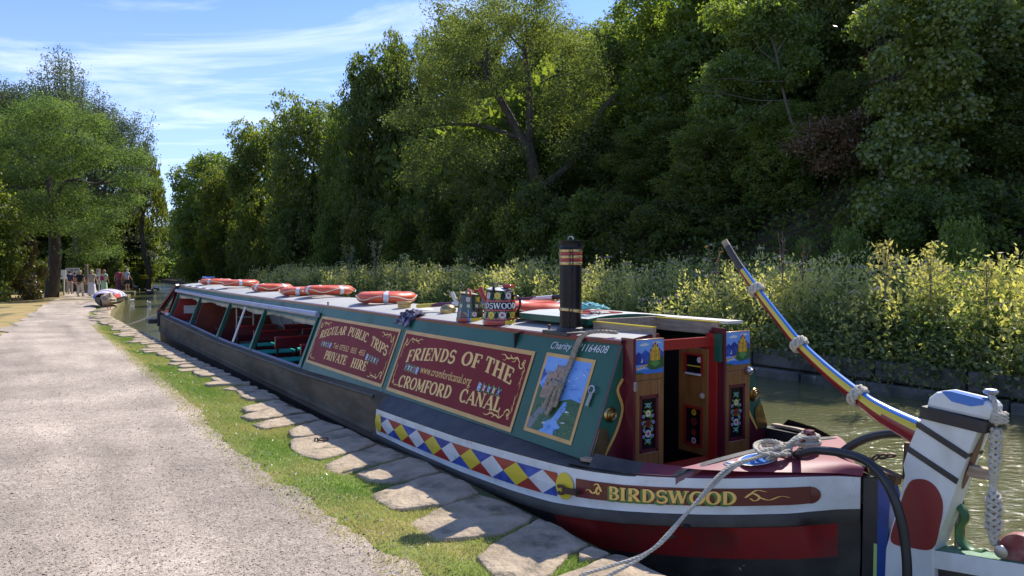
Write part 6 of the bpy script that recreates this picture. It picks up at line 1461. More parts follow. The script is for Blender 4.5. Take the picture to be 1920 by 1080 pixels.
# ---- left bank trees
def locust():
    D = 46; base = Vector((PX(100, D), D, -.25)); t = thing('locust_tree', 'spreading bright green tree with layered feathery foliage beside the path', 'tree', base)
    q = MB(); f = lambda x, y, d=0: PW(x, y, D + d) - base
    P = smooth_path([Vector((-.15, 0, -.2)), f(98, 540), f(104, 480), f(102, 420), f(98, 380)], 5); q.tube(P, [.42 - .16 * i / len(P) for i in range(len(P))], 12)
    random.seed(3)
    def path(pts, r0, r1): P = smooth_path([f(*p) for p in pts], 5); q.tube(P, [r0 + (r1 - r0) * i / (len(P) - 1) for i in range(len(P))], 6); return P
    path([(98, 390), (95, 330), (95, 290), (110, 265)], .2, .05); path([(98, 390), (130, 340), (185, 345), (225, 318)], .16, .04); path([(98, 400), (60, 360), (20, 350), (-30, 330)], .15, .04); path([(95, 340), (60, 300), (20, 270)], .12, .03); path([(95, 300), (140, 260), (150, 240)], .1, .03); path([(190, 345), (240, 340), (280, 355)], .07, .02)
    q.build('trunk', M_bark, t); lob = []
    for (x, y, rx) in ((100, 215, 60), (40, 225, 55), (-20, 240, 50), (160, 240, 55), (70, 262, 60), (130, 275, 60), (200, 275, 50), (10, 285, 60), (240, 300, 38), (180, 310, 55), (100, 315, 60), (40, 330, 60), (-30, 330, 50), (230, 345, 45), (270, 350, 28), (150, 360, 55), (70, 375, 60), (0, 375, 55), (210, 395, 45), (130, 415, 50), (40, 415, 50), (250, 380, 34), (180, 440, 40), (-30, 420, 50), (90, 200, 35), (150, 470, 34), (200, 470, 30)):
        for dd in (-3.2, 0, 3): p = f(x + random.uniform(-24, 24), y + random.uniform(-16, 14), dd + random.uniform(-1.2, 1.2)); lob.append((p.x, p.y, p.z, rx / 1400 * D * random.uniform(.5, 1.05), .45))
    link('crown', crown_mesh('locust_crown', lob, 92000, .155, leafmat('leaf locust', (.048, .076, .026), (.14, .17, .056), .46, .012, .6), sprays=9, sd=.17, shell=.8, aspect=.42, jit=.6), t)
locust()
def airy():
    D = 60; base = Vector((PX(150, D), D, -.3)); t = thing('tall_willow', 'tall grey green tree with wispy twigs reaching into the sky behind', 'tree', base); q = MB(); f = lambda x, y, d=0: PW(x, y, D + d) - base
    random.seed(9); P0_ = limb(q, (0, 0, -.3), f(140, 200), .4, .15, .1, 9, 8); tips = []
    for k in range(70):
        x = random.uniform(20, 290); yt = (215 - 130 * math.exp(-((x - 115) / 75) ** 2)) + random.uniform(0, 60); y0 = min(yt + random.uniform(90, 170), 330); x0 = x * .72 + 140 * .28; dd = random.uniform(-2, 2.5)
        P = smooth_path([f(x0, y0 + 60, dd * .4), f((x0 + x) / 2, (y0 + yt) / 2 + 25, dd * .8), f(x, yt, dd)], 5); q.tube(P, [.055 - .045 * i / len(P) for i in range(len(P))], 4); tips.append(P)
    q.build('trunk', M_bark, t); C = []; 
    for P in tips:
        for i, p in enumerate(P):
            u = i / len(P); k = int(10 + 44 * (1 - u * .55)); C.append(np.array(p) + rng.normal(size=(k, 3)) * (.52 - .3 * u))
    C = np.concatenate(C); lob = [((f(x, y)).x, (f(x, y)).y, (f(x, y)).z, r_ / 1400 * D, .8) for x, y, r_ in ((60, 210, 60), (0, 190, 50), (120, 210, 55), (180, 230, 45), (230, 250, 40), (260, 300, 28), (20, 260, 60), (-30, 230, 40), (200, 300, 50), (250, 340, 30))]
    P2, D2, T2 = crown_pts(lob, 42000, 7, .3, .8); A = np.concatenate([C, P2]); V, F = leaves(A, rng.uniform(.13, .26, len(A)), .4); link('crown', npmesh('willow_crown', V, F, LM_grey, tint=np.clip(vnoise(A, .5, 2), 0, 1)), t)
airy()
def weeping():
    D = 64; base = Vector((PX(280, D), D, -.3)); t = thing('weeping_tree', 'weeping tree with dark hanging strands over the water behind the path', 'tree', base); q = MB(); f = lambda x, y, d=0: PW(x, y, D + d) - base
    random.seed(4); limb(q, (0, 0, -.3), f(272, 270), .25, .08, .1, 8, 7); C = []; DD = []
    for k in range(120):
        x = random.gauss(278, 17); 
        if x > 312: x = 300 - random.random() * 20
        y0 = 262 + abs(x - 272) * 1.6 + random.uniform(-8, 110) * (.4 + .6 * random.random()); L_ = random.uniform(40, 95); dd = random.uniform(-1.5, 1.5); n = 60
        u = rng.random(n); X_ = x + (x - 272) * .15 * u + rng.normal(size=n) * 1.2; C += [tuple(f(a, y0 + L_ * b, dd) + Vector((0, rng.normal() * .12, 0))) for a, b in zip(X_, u)]
    C = np.array(C); q.build('trunk', M_bark, t); Dn = np.tile([0, 0, -1.], (len(C), 1)); V, F = leaves(C, rng.uniform(.25, .5, len(C)), .22, Dn, .35); link('crown', npmesh('weeping_crown', V, F, LM_dark, tint=rng.random(len(C)) * .8), t)
weeping()
tree(232, 68, 395, 52, 'dense2', 'silvery bush-like tree behind the group of walkers', -.3, m=LM_grey, ybot=500)
tree(175, 62, 445, 42, 'dense0', 'dark tree behind the notice boards', -.3, m=LM_dark, ybot=545)
for i, (x, D, yt, hw, key, m, lab) in enumerate([(-20, 60, 170, 70, 'dense1', LM_dark, 'dark tree at the left edge behind the spreading one'), (40, 62, 280, 90, 'dense3', LM_dark, 'dark tree filling the gap behind the spreading tree'), (135, 64, 330, 80, 'dense0', LM_dark, 'shaded tree behind the trunk of the spreading one'), (228, 68, 360, 60, 'dense2', LM_dark, 'shaded tree behind the willow and weeping tree'), (-60, 40, 300, 80, 'dense2', LM_mid, 'tree cut by the left edge of the picture')]): tree(x, D, yt, hw, key, lab, -.3, m=m, ybot=555)
for i, (x, D, yt, hw, m, lab) in enumerate([(35, 43, 432, 58, leafmat('leaf bronze', (.08, .07, .02), (.15, .115, .035), .4, .05), 'bronze green bush at the lower left beside the dry lawn'), (-40, 42, 440, 50, LM_mid, 'green bush cut by the left edge, beside the bronze one'), (75, 52, 470, 40, LM_dark, 'dark bush left of the tree trunk'), (150, 58, 470, 40, LM_dark, 'dark bush behind the notice boards'), (200, 60, 468, 34, LM_dark, 'dark bush behind the woman with the backpack'), (205, 60, 452, 26, LM_light, 'bright green bush with a yellow patch behind the walkers'),
    (250, 72, 478, 26, LM_light, 'bright bush left of the canal bend'), (275, 90, 485, 20, LM_brown, 'brown dried shrub at the canal bend'), (300, 100, 480, 22, LM_dark, 'dark round shrub at the far water edge'), (262, 64, 512, 18, LM_light, 'low bright green waterside plants with yellow flowers at the path end')]):
    tree(x, D, yt, hw, 'bush%d' % (i % 3), lab, -.35, 'bush', m=m, name='bush', trunk=False)
# little yellow flower heads on the waterside plant
q = MB()
for k in range(30): p = PW(268 + random.gauss(0, 4), 519 + random.gauss(0, 2), 63); q.box(p, (.13, .13, .08))
tag(q.build('yellow_flowers', M_yellow), kind='stuff')
# overhead wires
for yy in (486, 492): q = MB(); q.tube(smooth_path([PW(285, yy + 1, 84), PW(360, yy, 80), PW(440, yy + 1, 76)], 5), .012, 5); tag(q.build('overhead_cable', M_steel), 'thin %s cable strung across the canal in front of dark trees' % ('upper' if yy == 486 else 'lower'), 'cable')

# ---- meadow plants on the far bank (nobody could count these)
def meadow():
    S = []; D_ = []; SZ = []; T = []; AX = []
    FP = []; st = MB()
    plants = []
    for _ in range(1150):
        s0 = -4 + 50 * rng.random() ** 1.45; w0 = 7.85 + rng.random() ** .8 * 3.4; hh = (1.05 + .75 * vnoise(np.array([[s0 * .55, w0 * .6, 1]]), 1, 5)[0] + .30 * rng.random()) * (.70 if w0 < 8.3 else 1) * (1.1 if s0 < 6 else 1) * (1.2 if rng.random() < .05 else 1); sp = rng.random()
        for _k in range(rng.integers(4, 8)): plants.append((s0 + rng.normal() * .17, w0 + rng.normal() * .17, hh * rng.uniform(.68, 1.08), sp))
    for s, w, h, sp in plants:
        front = w < 8.6; base = -.1 if w > 8 else WATER + .35
        far = s > 14; k = int((34 if not far else 17) * h); u = rng.random(k) ** .72; lean = rng.normal(size=2) * .13
        if front: lean[1] += .18 * rng.random()
        rad = (.15 * (1 - u * .6) + .03); a = rng.random(k) * 6.28
        P = np.stack([s + lean[0] * u * u + rad * np.cos(a), -w + lean[1] * u * u + rad * np.sin(a), base + u * h], 1); S.append(P)
        ax = np.stack([np.cos(a) * .8, np.sin(a) * .8, .15 + .8 * u], 1); AX.append(ax)
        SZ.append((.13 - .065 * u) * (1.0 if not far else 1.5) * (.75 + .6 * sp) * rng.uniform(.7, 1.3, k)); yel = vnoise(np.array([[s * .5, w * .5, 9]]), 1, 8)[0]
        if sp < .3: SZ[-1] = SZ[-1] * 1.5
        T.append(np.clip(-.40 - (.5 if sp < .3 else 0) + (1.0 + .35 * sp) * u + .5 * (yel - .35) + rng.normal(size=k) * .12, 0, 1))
        if rng.random() < (.22 if sp > .6 else .06): FP.append((s + lean[0], -w + lean[1], base + h * .97))
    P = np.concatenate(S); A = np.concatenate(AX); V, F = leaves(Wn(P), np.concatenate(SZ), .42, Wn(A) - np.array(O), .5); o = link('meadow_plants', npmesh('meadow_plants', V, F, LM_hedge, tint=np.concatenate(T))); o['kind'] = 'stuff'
    FPn = np.repeat(np.array(FP), 16, 0); FPn = FPn + rng.normal(size=FPn.shape) * np.array([.055, .055, .018]); V, F = leaves(Wn(FPn), rng.uniform(.02, .045, len(FPn)), .9)
    o = link('meadow_flowers', npmesh('meadow_flowers', V, F, mat('dusty pink flower heads', (.52, .40, .37), .9))); o['kind'] = 'stuff'
    # leafy skirt spilling over the wall to the water
    n = 30000; s = -4 + 46 * rng.random(n) ** 1.5; k = vnoise(np.stack([s * .55, s * 0, s * 0], 1), 1, 4); w = 7.95 - .35 * rng.random(n); z = -.02 + .55 * rng.random(n) - (.95 * np.clip(k * 1.7 - .42, 0, .62)) * rng.random(n); P = Wn(np.stack([s, -w, z], 1))
    V, F = leaves(P, rng.uniform(.05, .12, n), .6, None, 1, .4); o = link('trailing_plants', npmesh('trailing_plants', V, F, LM_hedge, tint=rng.random(n) * .45)); o['kind'] = 'stuff'
meadow()
def weed(x, yb, yt, D, label, m, dense=40, sp=.10):
    b = PW(x, yb, D); t = thing('tall_weed', label, 'plant', b); q = MB(); h = PX(0, D, yt) - b.z; C = []
    for k in range(3):
        a = random.uniform(0, 6.28); l = random.uniform(.05, .2) * h; P = smooth_path([(0, 0, 0), (l * .3 * math.cos(a), l * .3 * math.sin(a), h * .5), (l * math.cos(a), l * math.sin(a), h * random.uniform(.85, 1))], 6); q.tube(P, .007, 4)
        for p in P[len(P) // 3:]: C += [np.array(p) + rng.normal(size=3) * sp * (1.3 - .8 * p[2] / h) for _ in range(dense // 8)]
    q.build('stem', M_palebark, t); V, F = leaves(np.array(C), rng.uniform(.06, .12, len(C)), .4); link('foliage', npmesh('weed_leaves', V, F, m, tint=rng.random(len(C)) * .5 + .5), t)
for (x, yb, yt, D, lab, m) in ((1660, 560, 450, 11.5, 'tall yellow green weed above the meadow, near the tiller side', LM_hedge), (1745, 560, 462, 11.3, 'tall yellow green weed, second above the meadow at right', LM_hedge), (1850, 580, 492, 11, 'tall yellow green weed at far right of the meadow', LM_hedge),
    (1468, 540, 432, 14, 'dry brown seed stalk behind the tiller tip', LM_brown), (1504, 540, 450, 14, 'dry brown seed stalk right of the tiller tip', LM_brown), (705, 530, 450, 27, 'tall pale weed against the dark wood behind the lifebuoys', LM_grey), (655, 530, 455, 29, 'leafy pale weed left of the other against dark wood', LM_grey), (760, 530, 478, 26, 'shorter pale weed against dark wood', LM_grey), (1340, 540, 462, 14, 'arching thin dry weed left of the tiller tip', LM_brown)):
    weed(x, yb, yt, D, lab, m, 12 if m is LM_brown else 48, .03 if m is LM_brown else .10)

# ---- grass on the verge, pebbles, litter
def turf():
    n = 290000; s = -2.2 + 22 * rng.random(n) ** 1.7; e = np.interp(s, *zip(*SB)); g = np.interp(s, *zip(*GR)); y = e + .15 + (g + .22 - e - .15) * rng.random(n)
    dens = vnoise(np.stack([s, y, y * 0], 1), 5, 1) * .6 + vnoise(np.stack([s, y, y * 0], 1), 1.7, 2) * .5; edge = np.clip((g + .20 - y) / .42, 0, 1) ** 1.3; keep = rng.random(n) < (dens * 1.5) * edge ** .7
    s, y, g = s[keep], y[keep], g[keep]; n = len(s); z = np.array([undul(a, b) for a, b in zip(s, y)]) + np.where(y > g - .1, .014, .004)
    h = rng.uniform(.010, .026, n) * np.where(y < np.interp(s, *zip(*SB)) + .70, 1.15, 1); w = rng.uniform(.0022, .004, n) * (1 + s * .06); a = rng.random(n) * 6.28; lean = rng.normal(size=(n, 2)) * .012
    B = np.stack([s, y, z], 1); V = np.empty((n, 3, 3)); V[:, 0] = B + np.stack([np.cos(a) * w, np.sin(a) * w, 0 * w], 1); V[:, 1] = B - np.stack([np.cos(a) * w, np.sin(a) * w, 0 * w], 1); V[:, 2] = B + np.stack([lean[:, 0], lean[:, 1], h], 1)
    t = np.clip(vnoise(B, 1.6, 6) * 1.2 - .35 + .3 * rng.random(n) + .55 * (1 - np.clip((np.interp(s, *zip(*GR)) + .12 - y) / .30, 0, 1)), 0, 1)
    o = link('grass', npmesh('grass', Wn(V.reshape(-1, 3)), np.arange(n * 3).reshape(n, 3), leafmat('grass blade', (.155, .245, .045), (.44, .36, .16), .35, .02, .6, tcol=(1.4, 1.5, .8)), tint=t)); o['kind'] = 'stuff'
    # pebbles: squat little octahedra
    n = 36000; D = 2.4 + 9 * rng.random(n) ** 1.6; xx = rng.uniform(-.75, .35, n) * D; X = np.stack([xx, D], 1); q = X - np.array([O.x, O.y]); s = q @ np.array([DV.x, DV.y]); y = -(q @ np.array([NV.x, NV.y]))
    keep = (y > np.interp(s, *zip(*GR)) - .02 + rng.normal(size=n) * .11) & (y < np.interp(s, *zip(*GL))) & (s > -6); s, y = s[keep], y[keep]; n = len(s)
    z = np.array([undul(a, b) for a, b in zip(s, y)]) + .019; r_ = rng.uniform(.0025, .0075, n) * (1 + (rng.random(n) > .985) * .8); B = np.stack([s, y, z], 1)
    oc = np.array([(1, 0, 0), (0, 1, 0), (-1, 0, 0), (0, -1, 0), (0, 0, .7), (0, 0, -.4)]); V = B[:, None, :] + (oc[None] * rng.uniform(.6, 1.3, (n, 6, 1))) * r_[:, None, None]
    f = np.array([(0, 1, 4), (1, 2, 4), (2, 3, 4), (3, 0, 4), (1, 0, 5), (2, 1, 5), (3, 2, 5), (0, 3, 5)]); F = (np.arange(n) * 6)[:, None, None] + f[None]
    m = leafmat('pebble', (.24, .19, .15), (.56, .47, .37), 0, .01, tcol=(1, 1, 1)); o = link('gravel', npmesh('gravel', Wn(V.reshape(-1, 3)), F.reshape(-1, 3), m, tint=np.repeat(rng.random(n), 8))); o['kind'] = 'stuff'
    # white feathers and daisy petals on the turf
    n = 420; s = -1 + 18 * rng.random(n) ** 1.4; y = np.interp(s, *zip(*GR)) - rng.random(n) * .6 + .12; z = np.array([undul(a, b) for a, b in zip(s, y)]) + .022; V, F = leaves(Wn(np.stack([s, y, z], 1)), rng.uniform(.008, .028, n) * (1 + s * .05), .35, None, 1, 0)
    o = link('feathers', npmesh('feathers', V, F, M_white)); o['kind'] = 'stuff'
    n = 1300; s = -2 + 20 * rng.random(n) ** 1.5; y = np.interp(s, *zip(*GR)) + rng.normal(size=n) * np.where(rng.random(n) < .85, .10, .9); z = np.array([undul(a, b) for a, b in zip(s, y)]) + .02; V, F = leaves(Wn(np.stack([s, y, z], 1)), rng.uniform(.010, .028, n), .5)
    o = link('fallen_leaves', npmesh('fallen_leaves', V, F, mat('dry fallen leaf', (.20, .13, .075), .9, col2=(.10, .06, .04), scale=9))); o['kind'] = 'stuff'
turf()

# ================================================================ PEOPLE, BIRDS AND THINGS ALONG THE PATH
M_skin = mat('skin', (.50, .27, .19), .55); M_hair_b = mat('grey brown hair', (.22, .15, .10), .8); M_hair_d = mat('dark hair', (.03, .022, .018), .7); M_hair_w = mat('pale blond hair', (.50, .42, .32), .8)
def cloth(n, c, c2=None): return mat('cloth ' + n, c, .85, col2=c2, scale=14, bump=.2, bscale=12)
def skin(verts, edges, name, m, parent, sub=2, root=0):
    me = bpy.data.meshes.new(name); me.from_pydata([v[:3] for v in verts], edges, []); me.materials.append(m); o = link(name, me, parent)
    md = o.modifiers.new('skin', 'SKIN'); md.use_smooth_shade = True
    if not me.skin_vertices: return o
    for i, v in enumerate(verts): r = v[3]; me.skin_vertices[0].data[i].radius = (r if not isinstance(r, tuple) else r[0], r if not isinstance(r, tuple) else r[1]); me.skin_vertices[0].data[i].use_root = i == root
    sb = o.modifiers.new('sub', 'SUBSURF'); sb.levels = sub; sb.render_levels = sub; return o
def person(x, D, zf, hgt, face, label, top, bottom, skirt=False, shorts=False, hair=None, hairbig=1.0, group=None, step=.12, armsw=.1, shoe=None, build_=1.0, lookdown=0, armfwd=0, bag=None):
    """face: heading in degrees, 90 = away from the camera"""
    t = thing('person', label, 'person', (PX(x, D), D, zf), R(face - 90), group); t.scale = (hgt / 1.72,) * 3; b = build_
    V = [(0, 0, .95, (.14 * b, .11 * b)), (0, 0, 1.12, (.125 * b, .10 * b)), (0, .0, 1.30, (.155 * b, .11 * b)), (0, -.005, 1.42, (.10, .075)), (0, .0, 1.48, .052), (0, .02 + .04 * lookdown, 1.55, (.062, .07)), (0, .03 + .06 * lookdown, 1.63 - .02 * lookdown, (.076, .092)), (0, .02 + .05 * lookdown, 1.69 - .03 * lookdown, (.055, .065))]
    Ed = [(0, 1), (1, 2), (2, 3), (3, 4), (4, 5), (5, 6), (6, 7)]
    def add(v, p): V.append(v); Ed.append((p, len(V) - 1)); return len(V) - 1
    f = add((0, .125 + .06 * lookdown, 1.62 - .03 * lookdown, .012), 6)    # nose
    for sg in (-1, 1): add((sg * .085, .02, 1.62, .012), 6)             # ears
    for sg in (-1, 1):
        sw = armsw * sg + armfwd; a = add((sg * .185 * b, 0, 1.40, .052), 3); a = add((sg * .235 * b, sw * .2 - .01, 1.14, .04), a); a = add((sg * .25 * b, sw + .05, .93, .026), a); a = add((sg * .255 * b, sw + .07, .87, (.036, .02)), a)
        for k in range(4): c = add((sg * .255 * b, sw + .045 + .017 * k, .82, .010), a); add((sg * (.255 * b - .012), sw + .055 + .017 * k, .785 - (.006 if k in (0, 3) else -.0), .008), c)
        c = add((sg * (.24 * b), sw + .105, .845, .011), a); add((sg * .235 * b, sw + .115, .815, .009), c)
    for sg in (-1, 1):
        st = step * sg; a = add((sg * .085 * b, .0, .86, (.095 * b, .10 * b)), 0); a = add((sg * .09 * b, st * .5 + .03, .49, .06), a); a = add((sg * .09, st, .10, .038), a); add((sg * .095, st + .12, .035, (.04, .025)), a)
    skin(V, Ed, 'body', M_skin, t)
    g = .016
    q = [(0, 0, .90, (.165 * b + g, .125 * b + g)), (0, 0, 1.10, (.15 * b + g, .115 * b + g)), (0, 0, 1.30, (.165 * b + g, .12 * b + g)), (0, 0, 1.42, (.115, .085)), (.185 * b, 0, 1.40, .07), (.215 * b, -.0, 1.24, .062), (-.185 * b, 0, 1.40, .07), (-.215 * b, 0, 1.24, .062)]
    skin(q, [(0, 1), (1, 2), (2, 3), (3, 4), (4, 5), (3, 6), (6, 7)], 'top', top, t)
    if skirt:
        s_ = MB(); n = 28; rings = [(.95, .155), (.85, .185), (.6, .20), (.3, .235), (.12, .26)]
        for z, r_ in rings:
            for j in range(n): a = 2 * math.pi * j / n; rr = r_ * b * (1 + .07 * math.sin(7 * a) * (1 - z)); s_.v.append((rr * math.cos(a), rr * .8 * math.sin(a) + step * .2 * (1 - z), z))
        for i in range(4):
            for j in range(n): s_.f.append((i * n + j, i * n + (j + 1) % n, (i + 1) * n + (j + 1) % n, (i + 1) * n + j)[::-1]); s_.m.append(0)
        s_.build('skirt', bottom, t)
    else:
        q = [(0, 0, .93, (.165 * b, .125 * b))]; e = []
        for sg in (-1, 1):
            st = step * sg; k = len(q); q += [(sg * .09 * b, .0, .82, (.115 * b, .12 * b)), (sg * .095 * b, st * .5 + .03, .52, .095)]; e += [(0, k), (k, k + 1)]
            if not shorts: q += [(sg * .095 * b, st, .12, .075)]; e += [(k + 1, k + 2)]
        skin(q, e, 'shorts' if shorts else 'trousers', bottom, t)
    h = MB(); hb_ = hairbig
    h.lathe([(.02, .085), (.06, .07), (.086, .035), (.094, 0), (.09, -.05), (.07, -.10 * hb_), (.03, -.115 * hb_)], 16, (0, .0 + .05 * lookdown, 1.655 - .02 * lookdown), Matrix.Diagonal((hb_, hb_ * 1.05, hb_)) ); h.build('hair', hair or M_hair_b, t)
    for sg in (-1, 1): s_ = MB(); s_.box((sg * .095, step * sg + .06, .035), (.085, .25, .07)); s_.build('shoe', shoe or M_hair_d, t, bevel=.02)
    if bag: s_ = MB(); s_.lathe([(.03, -.18), (.12, -.14), (.13, .0), (.10, .12), (.03, .16)], 14, (-.04, -.19, 1.17), Matrix.Diagonal((1, .65, 1))); s_.build('backpack', bag, t); s_ = MB(); s_.bar((-.12, -.14, 1.30), (-.14, .10, 1.38), .03, .015); s_.bar((.08, -.14, 1.30), (.12, .10, 1.38), .03, .015); s_.build('strap', bag, t)
    return t
WG = 'visitors walking along the towpath'
zp = -.30
person(150, 47, zp, 1.66, 84, 'person in black top and cream trousers walking away, left of the pair on the path', cloth('black', (.02, .02, .028)), cloth('cream', (.62, .55, .44), (.55, .5, .42)), hair=M_hair_w, group=WG, build_=1.15, step=.1)
person(172, 47.5, zp, 1.68, 92, 'person in beige top and long white skirt walking away, right of the pair', cloth('beige', (.42, .36, .29)), cloth('lilac white', (.70, .66, .70)), skirt=True, hair=M_hair_w, hairbig=1.1, group=WG, build_=1.12)
person(195, 51, zp, 1.66, 96, 'person in green patterned skirt with a crimson backpack', cloth('pale green top', (.42, .50, .38)), cloth('green print', (.22, .42, .25), (.5, .62, .45)), skirt=True, hair=M_hair_b, hairbig=1.25, group=WG, build_=1.0, bag=cloth('crimson', (.25, .02, .08)))
person(223, 57, zp, 1.70, 100, 'person in a long maroon outfit standing near the water', cloth('raspberry', (.34, .05, .08)), cloth('dark maroon', (.12, .03, .05), (.18, .05, .08)), skirt=True, hair=M_hair_d, group=WG, build_=1.2)
person(238, 59, zp, 1.74, 70, 'person in pale blue shirt and navy shorts standing beside the one in maroon', cloth('pale blue', (.42, .48, .58)), cloth('navy', (.02, .025, .06)), shorts=True, hair=M_hair_w, group=WG, lookdown=1, armfwd=.06, step=.05)
person(131, 51, zp, 1.62, 120, 'person in navy top and grey trousers reading the notice board in the shade', cloth('navy top', (.03, .03, .10)), cloth('grey', (.32, .29, .26)), hair=M_hair_d, group='visitors reading the notice board', lookdown=1)
person(140, 52, zp, 1.50, 100, 'shorter person in dark clothes in the shade right of the one in navy', cloth('plum', (.05, .015, .03)), cloth('dark plum', (.05, .02, .03)), hair=M_hair_d, group='visitors reading the notice board')

# notice boards, posts
def notice(x, D, w, h, zc, label, posts, frame):
    t = thing('notice_board', label, 'sign', (PX(x, D), D, zp), R(8)); b = MB(); b.box((0, 0, zc), (w, .05, h)); bd = b.build('board', frame, t); b = MB(); b.box((0, -.03, zc), (w - .08, .012, h - .08)); b.build('printed_sheet', M_white, t)
    random.seed(int(x)); b = MB()
    for k in range(6): b.box((random.uniform(-.32, .32) * w, -.039, zc + random.uniform(-.28, .28) * h), (random.uniform(.12, .25) * w, .004, random.uniform(.12, .22) * h))
    b.build('printed_pictures', mat('printed grey picture', (.13, .14, .13), .6, col2=(.4, .4, .36), scale=14), bd)
    for px_ in posts: b = MB(); b.box((px_, .04, zc / 2), (.09, .09, zc)); b.build('post', mat('grey weathered post', (.32, .29, .25), .8), t)
notice(114.5, 50, .62, .62, 1.38, 'white framed information board on a single post beside the locust trunk', (.15,), M_white)
notice(137, 54, 1.05, .62, 1.55, 'wide dark framed information board in the shade behind two people', (-.45, .45), M_iron)
notice(184.5, 57, .32, .62, 1.45, 'narrow orange sign standing in shade between two walking groups', (0,), M_porange)
notice(185, 56.4, .26, .36, .75, 'small white panel below the narrow orange sign', (0,), M_white)
t = thing('wooden_post', 'pale rough wooden post standing behind the walking pair', 'post', (PX(162, 53), 53, zp)); q = MB(); q.tube([(0, 0, -.1), (.02, 0, 1.2), (.0, 0, 2.0)], [.14, .12, .11], 10); q.build('shaft', M_palebark, t); q = MB(); q.box((0, 0, 2.02), (.2, .2, .05)); q.build('post_cap', M_pale, t)

# covered boat hauled out on the bank
def covered_boat():
    D = 33.5; t = thing('covered_boat', 'small dinghy under blue, white and purple striped cover on the canal bank', 'boat', (PX(203, D), D, -.13), R(16)); t.scale = (.56, .8, .8)
    st = [(-1.6, .10, .48), (-1.3, .55, .52), (-.8, .82, .56), (0, .95, .60), (.8, .95, .60), (1.5, .85, .56)]
    h = MB()
    for (y, w, z) in st:
        for (a, b_) in ((-1, 1), (-.85, .35), (-.5, .06), (0, 0), (.5, .06), (.85, .35), (1, 1)): h.v.append((a * w, y, .02 + b_ * (z - .02)))
    for i in range(5):
        for j in range(6): a = i * 7 + j; h.f.append((a, a + 1, a + 8, a + 7)); h.m.append(0)
    h.build('hull', mat('brown dinghy paint', (.10, .075, .06), .6), t)
    cv = MB(); n = 14; cols = []
    ys = np.linspace(-1.35, 1.5, 15)
    for y in ys:
        w = float(np.interp(y, [a[0] for a in st], [a[1] for a in st])) + .04; z = float(np.interp(y, [a[0] for a in st], [a[2] for a in st])); hh = .30 * math.sin((y + 1.7) / 3.3 * math.pi) ** .5
        for j in range(n + 1): a = math.pi * j / n; cv.v.append((w * math.cos(a), y, z - .12 + .14 * math.sin(a) ** .5 + hh * math.sin(a)))
    for i in range(len(ys) - 1):
        for j in range(n): a = i * (n + 1) + j; cv.f.append((a, a + n + 1, a + n + 2, a + 1)); cv.m.append(3 if (j < 2 and i < 5) else 1 if j > n - 3 and i < 9 else [2, 0, 2, 2, 0, 2, 0, 2, 2, 0, 2, 1, 0, 2][i])
    cv.build('striped_cover', [cloth('cover white', (.62, .60, .62)), cloth('cover blue', (.08, .16, .45)), cloth('cover mauve', (.26, .20, .30)), cloth('cover red', (.55, .06, .05))], t)
    q = MB(); q.bar((-1.6, -1.2, .12), (-.6, -1.0, .34), .06, .02); q.bar((1.5, -.6, .42), (.7, -.8, .44), .06, .02); q.build('oar', M_pale, t)
covered_boat()

# geese and ducks
def bird_proto(name, cat, pose, cols, L_=1.0):
    t = thing(name, 'x', cat); body, neck, bill = cols
    if pose == 'goose': v = [(0, -.30, .36, .03), (0, -.18, .36, (.08, .08)), (0, 0, .36, (.14, .13)), (0, .16, .38, (.10, .11)), (0, .24, .48, .05), (0, .26, .64, .034), (0, .27, .80, .034), (0, .33, .83, .045)]
    elif pose == 'rest': v = [(0, -.24, .26, .03), (0, -.12, .28, (.10, .09)), (0, 0, .30, (.13, .13)), (0, .10, .34, (.10, .10)), (0, .06, .44, .07), (0, .0, .47, .055)]
    else: v = [(0, -.22, .08, .018), (0, -.12, .06, (.06, .05)), (0, 0, .05, (.085, .07)), (0, .10, .07, (.06, .06)), (0, .14, .15, .028), (0, .15, .20, .034), (0, .17, .205, .03)]
    skin(v, [(i, i + 1) for i in range(len(v) - 1)], 'body', body, t, 2, 2)
    e = v[-1]; q = MB(); q.tube([(0, e[1] + .03, e[2]), (0, e[1] + .10, e[2] - .015)], [.018, .006], 6, squash=(.6, 1)); q.build('bill', bill, t)
    for sg in (-1, 1):
        q = MB(); q.lathe([(.01, -.16), (.05, -.08), (.065, .02), (.045, .12), (.01, .16)], 8, (sg * (.11 if pose != 'duck' else .07), -.04, v[2][2] + .02), Matrix.Rotation(R(80), 3, 'X') @ Matrix.Diagonal((.35, 1, 1))); q.build('wing', neck, t)
        if pose != 'duck': q = MB(); q.tube([(sg * .05, .0, .24), (sg * .05, .01, .0)], .011, 6); q.box((sg * .05, .04, .008), (.06, .09, .012)); q.build('leg', bill, t)
    return t
m_g = mat('goose brown feathers', (.17, .12, .085), .8, col2=(.26, .2, .15), scale=20); m_gd = mat('dark brown feathers', (.09, .065, .05), .8, col2=(.3, .26, .2), scale=26); m_bk = mat('black feathers', (.02, .02, .02), .6, col2=(.05, .05, .05), scale=9); m_bill = mat('dull orange bill', (.32, .16, .07), .6)
m_dk = mat('mottled duck feathers', (.20, .15, .10), .8, col2=(.42, .36, .28), scale=30)
g = bird_proto('goose', 'goose', 'goose', (m_g, m_gd, m_bill)); g.location = (PX(253, 57), 57, -.30); g.rotation_euler = (0, 0, R(60)); g['label'] = 'brown goose standing upright on the grass right of the walkers'
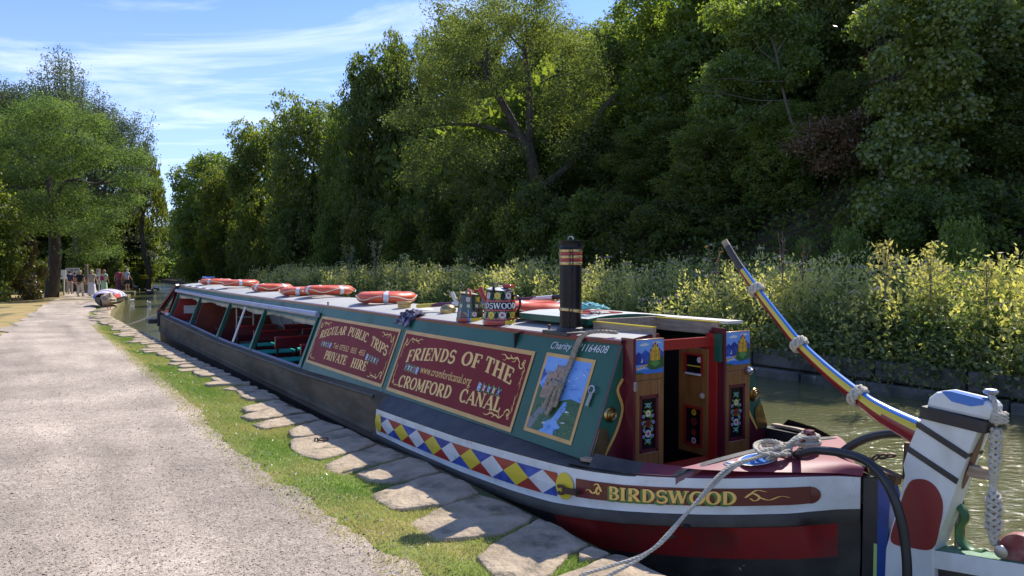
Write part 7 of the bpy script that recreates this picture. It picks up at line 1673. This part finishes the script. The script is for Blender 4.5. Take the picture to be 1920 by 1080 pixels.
g = bird_proto('goose', 'goose', 'rest', (mat('pale tan feathers', (.42, .33, .22), .85, col2=(.3, .22, .15), scale=16), m_g, m_bill)); g.location = (PX(203, 29), 29, -.07); g.rotation_euler = (0, 0, R(-100)); g.scale = (1.35,) * 3; g['label'] = 'tan goose resting with tucked head in front of the covered boat'
dp = bird_proto('duck', 'duck', 'duck', (m_dk, m_gd, m_bill)); first = True
DG = 'ducks gathered on the bank beyond the covered boat'
BP_ = [(213, 553, 43), (217, 549, 46), (222, 550, 44), (226, 548, 47), (230, 549, 45), (219, 545, 49), (209, 549, 45)]
random.seed(8)
for i, (x, y, D) in enumerate(BP_):
    loc = (PX(x, D), D, -.27); rz_ = random.uniform(0, 6.28); lab = ['mottled duck lying at the front of the group on the bank'] and 'mottled duck resting in the group on the bank beyond the covered boat'
    if first: dp.location = loc; dp.rotation_euler = (0, 0, rz_); dp.scale = (1.5,) * 3; dp['label'] = lab; dp['group'] = DG; first = False
    else: dup(dp, loc, rz_, lab, DG, 1.5)
db = bird_proto('duck', 'duck', 'duck', (m_bk, m_bk, m_bill)); first = True
for i, (x, y, D) in enumerate([(268, 543, 62), (272, 543, 64), (277, 544, 60), (283, 543, 63), (288, 543, 61), (292, 542, 65), (281, 546, 57)]):
    loc = (PX(x, D), D, WATER - .02); rz_ = random.uniform(0, 6.28); lab = 'black duck swimming in the group near the bend of the canal'
    if first: db.location = loc; db.rotation_euler = (0, 0, rz_); db.scale = (1.5,) * 3; db['label'] = lab; db['group'] = 'black ducks swimming near the bend'; first = False
    else: dup(db, loc, rz_, lab, 'black ducks swimming near the bend', 1.5)
dw = bird_proto('duck', 'duck', 'duck', (M_white, M_white, m_bill)); first = True
for i, (x, y, D, lab) in enumerate([(278, 558, 42, 'white duck swimming near the middle of the canal by the bend'), (246, 555, 45, 'white duck on the water close to the stone edge')]):
    loc = (PX(x, D), D, WATER - .02)
    if first: dw.location = loc; dw.rotation_euler = (0, 0, 1); dw.scale = (.8,) * 3; dw['label'] = lab; first = False
    else: dup(dw, loc, 2.5, lab, None, .8)
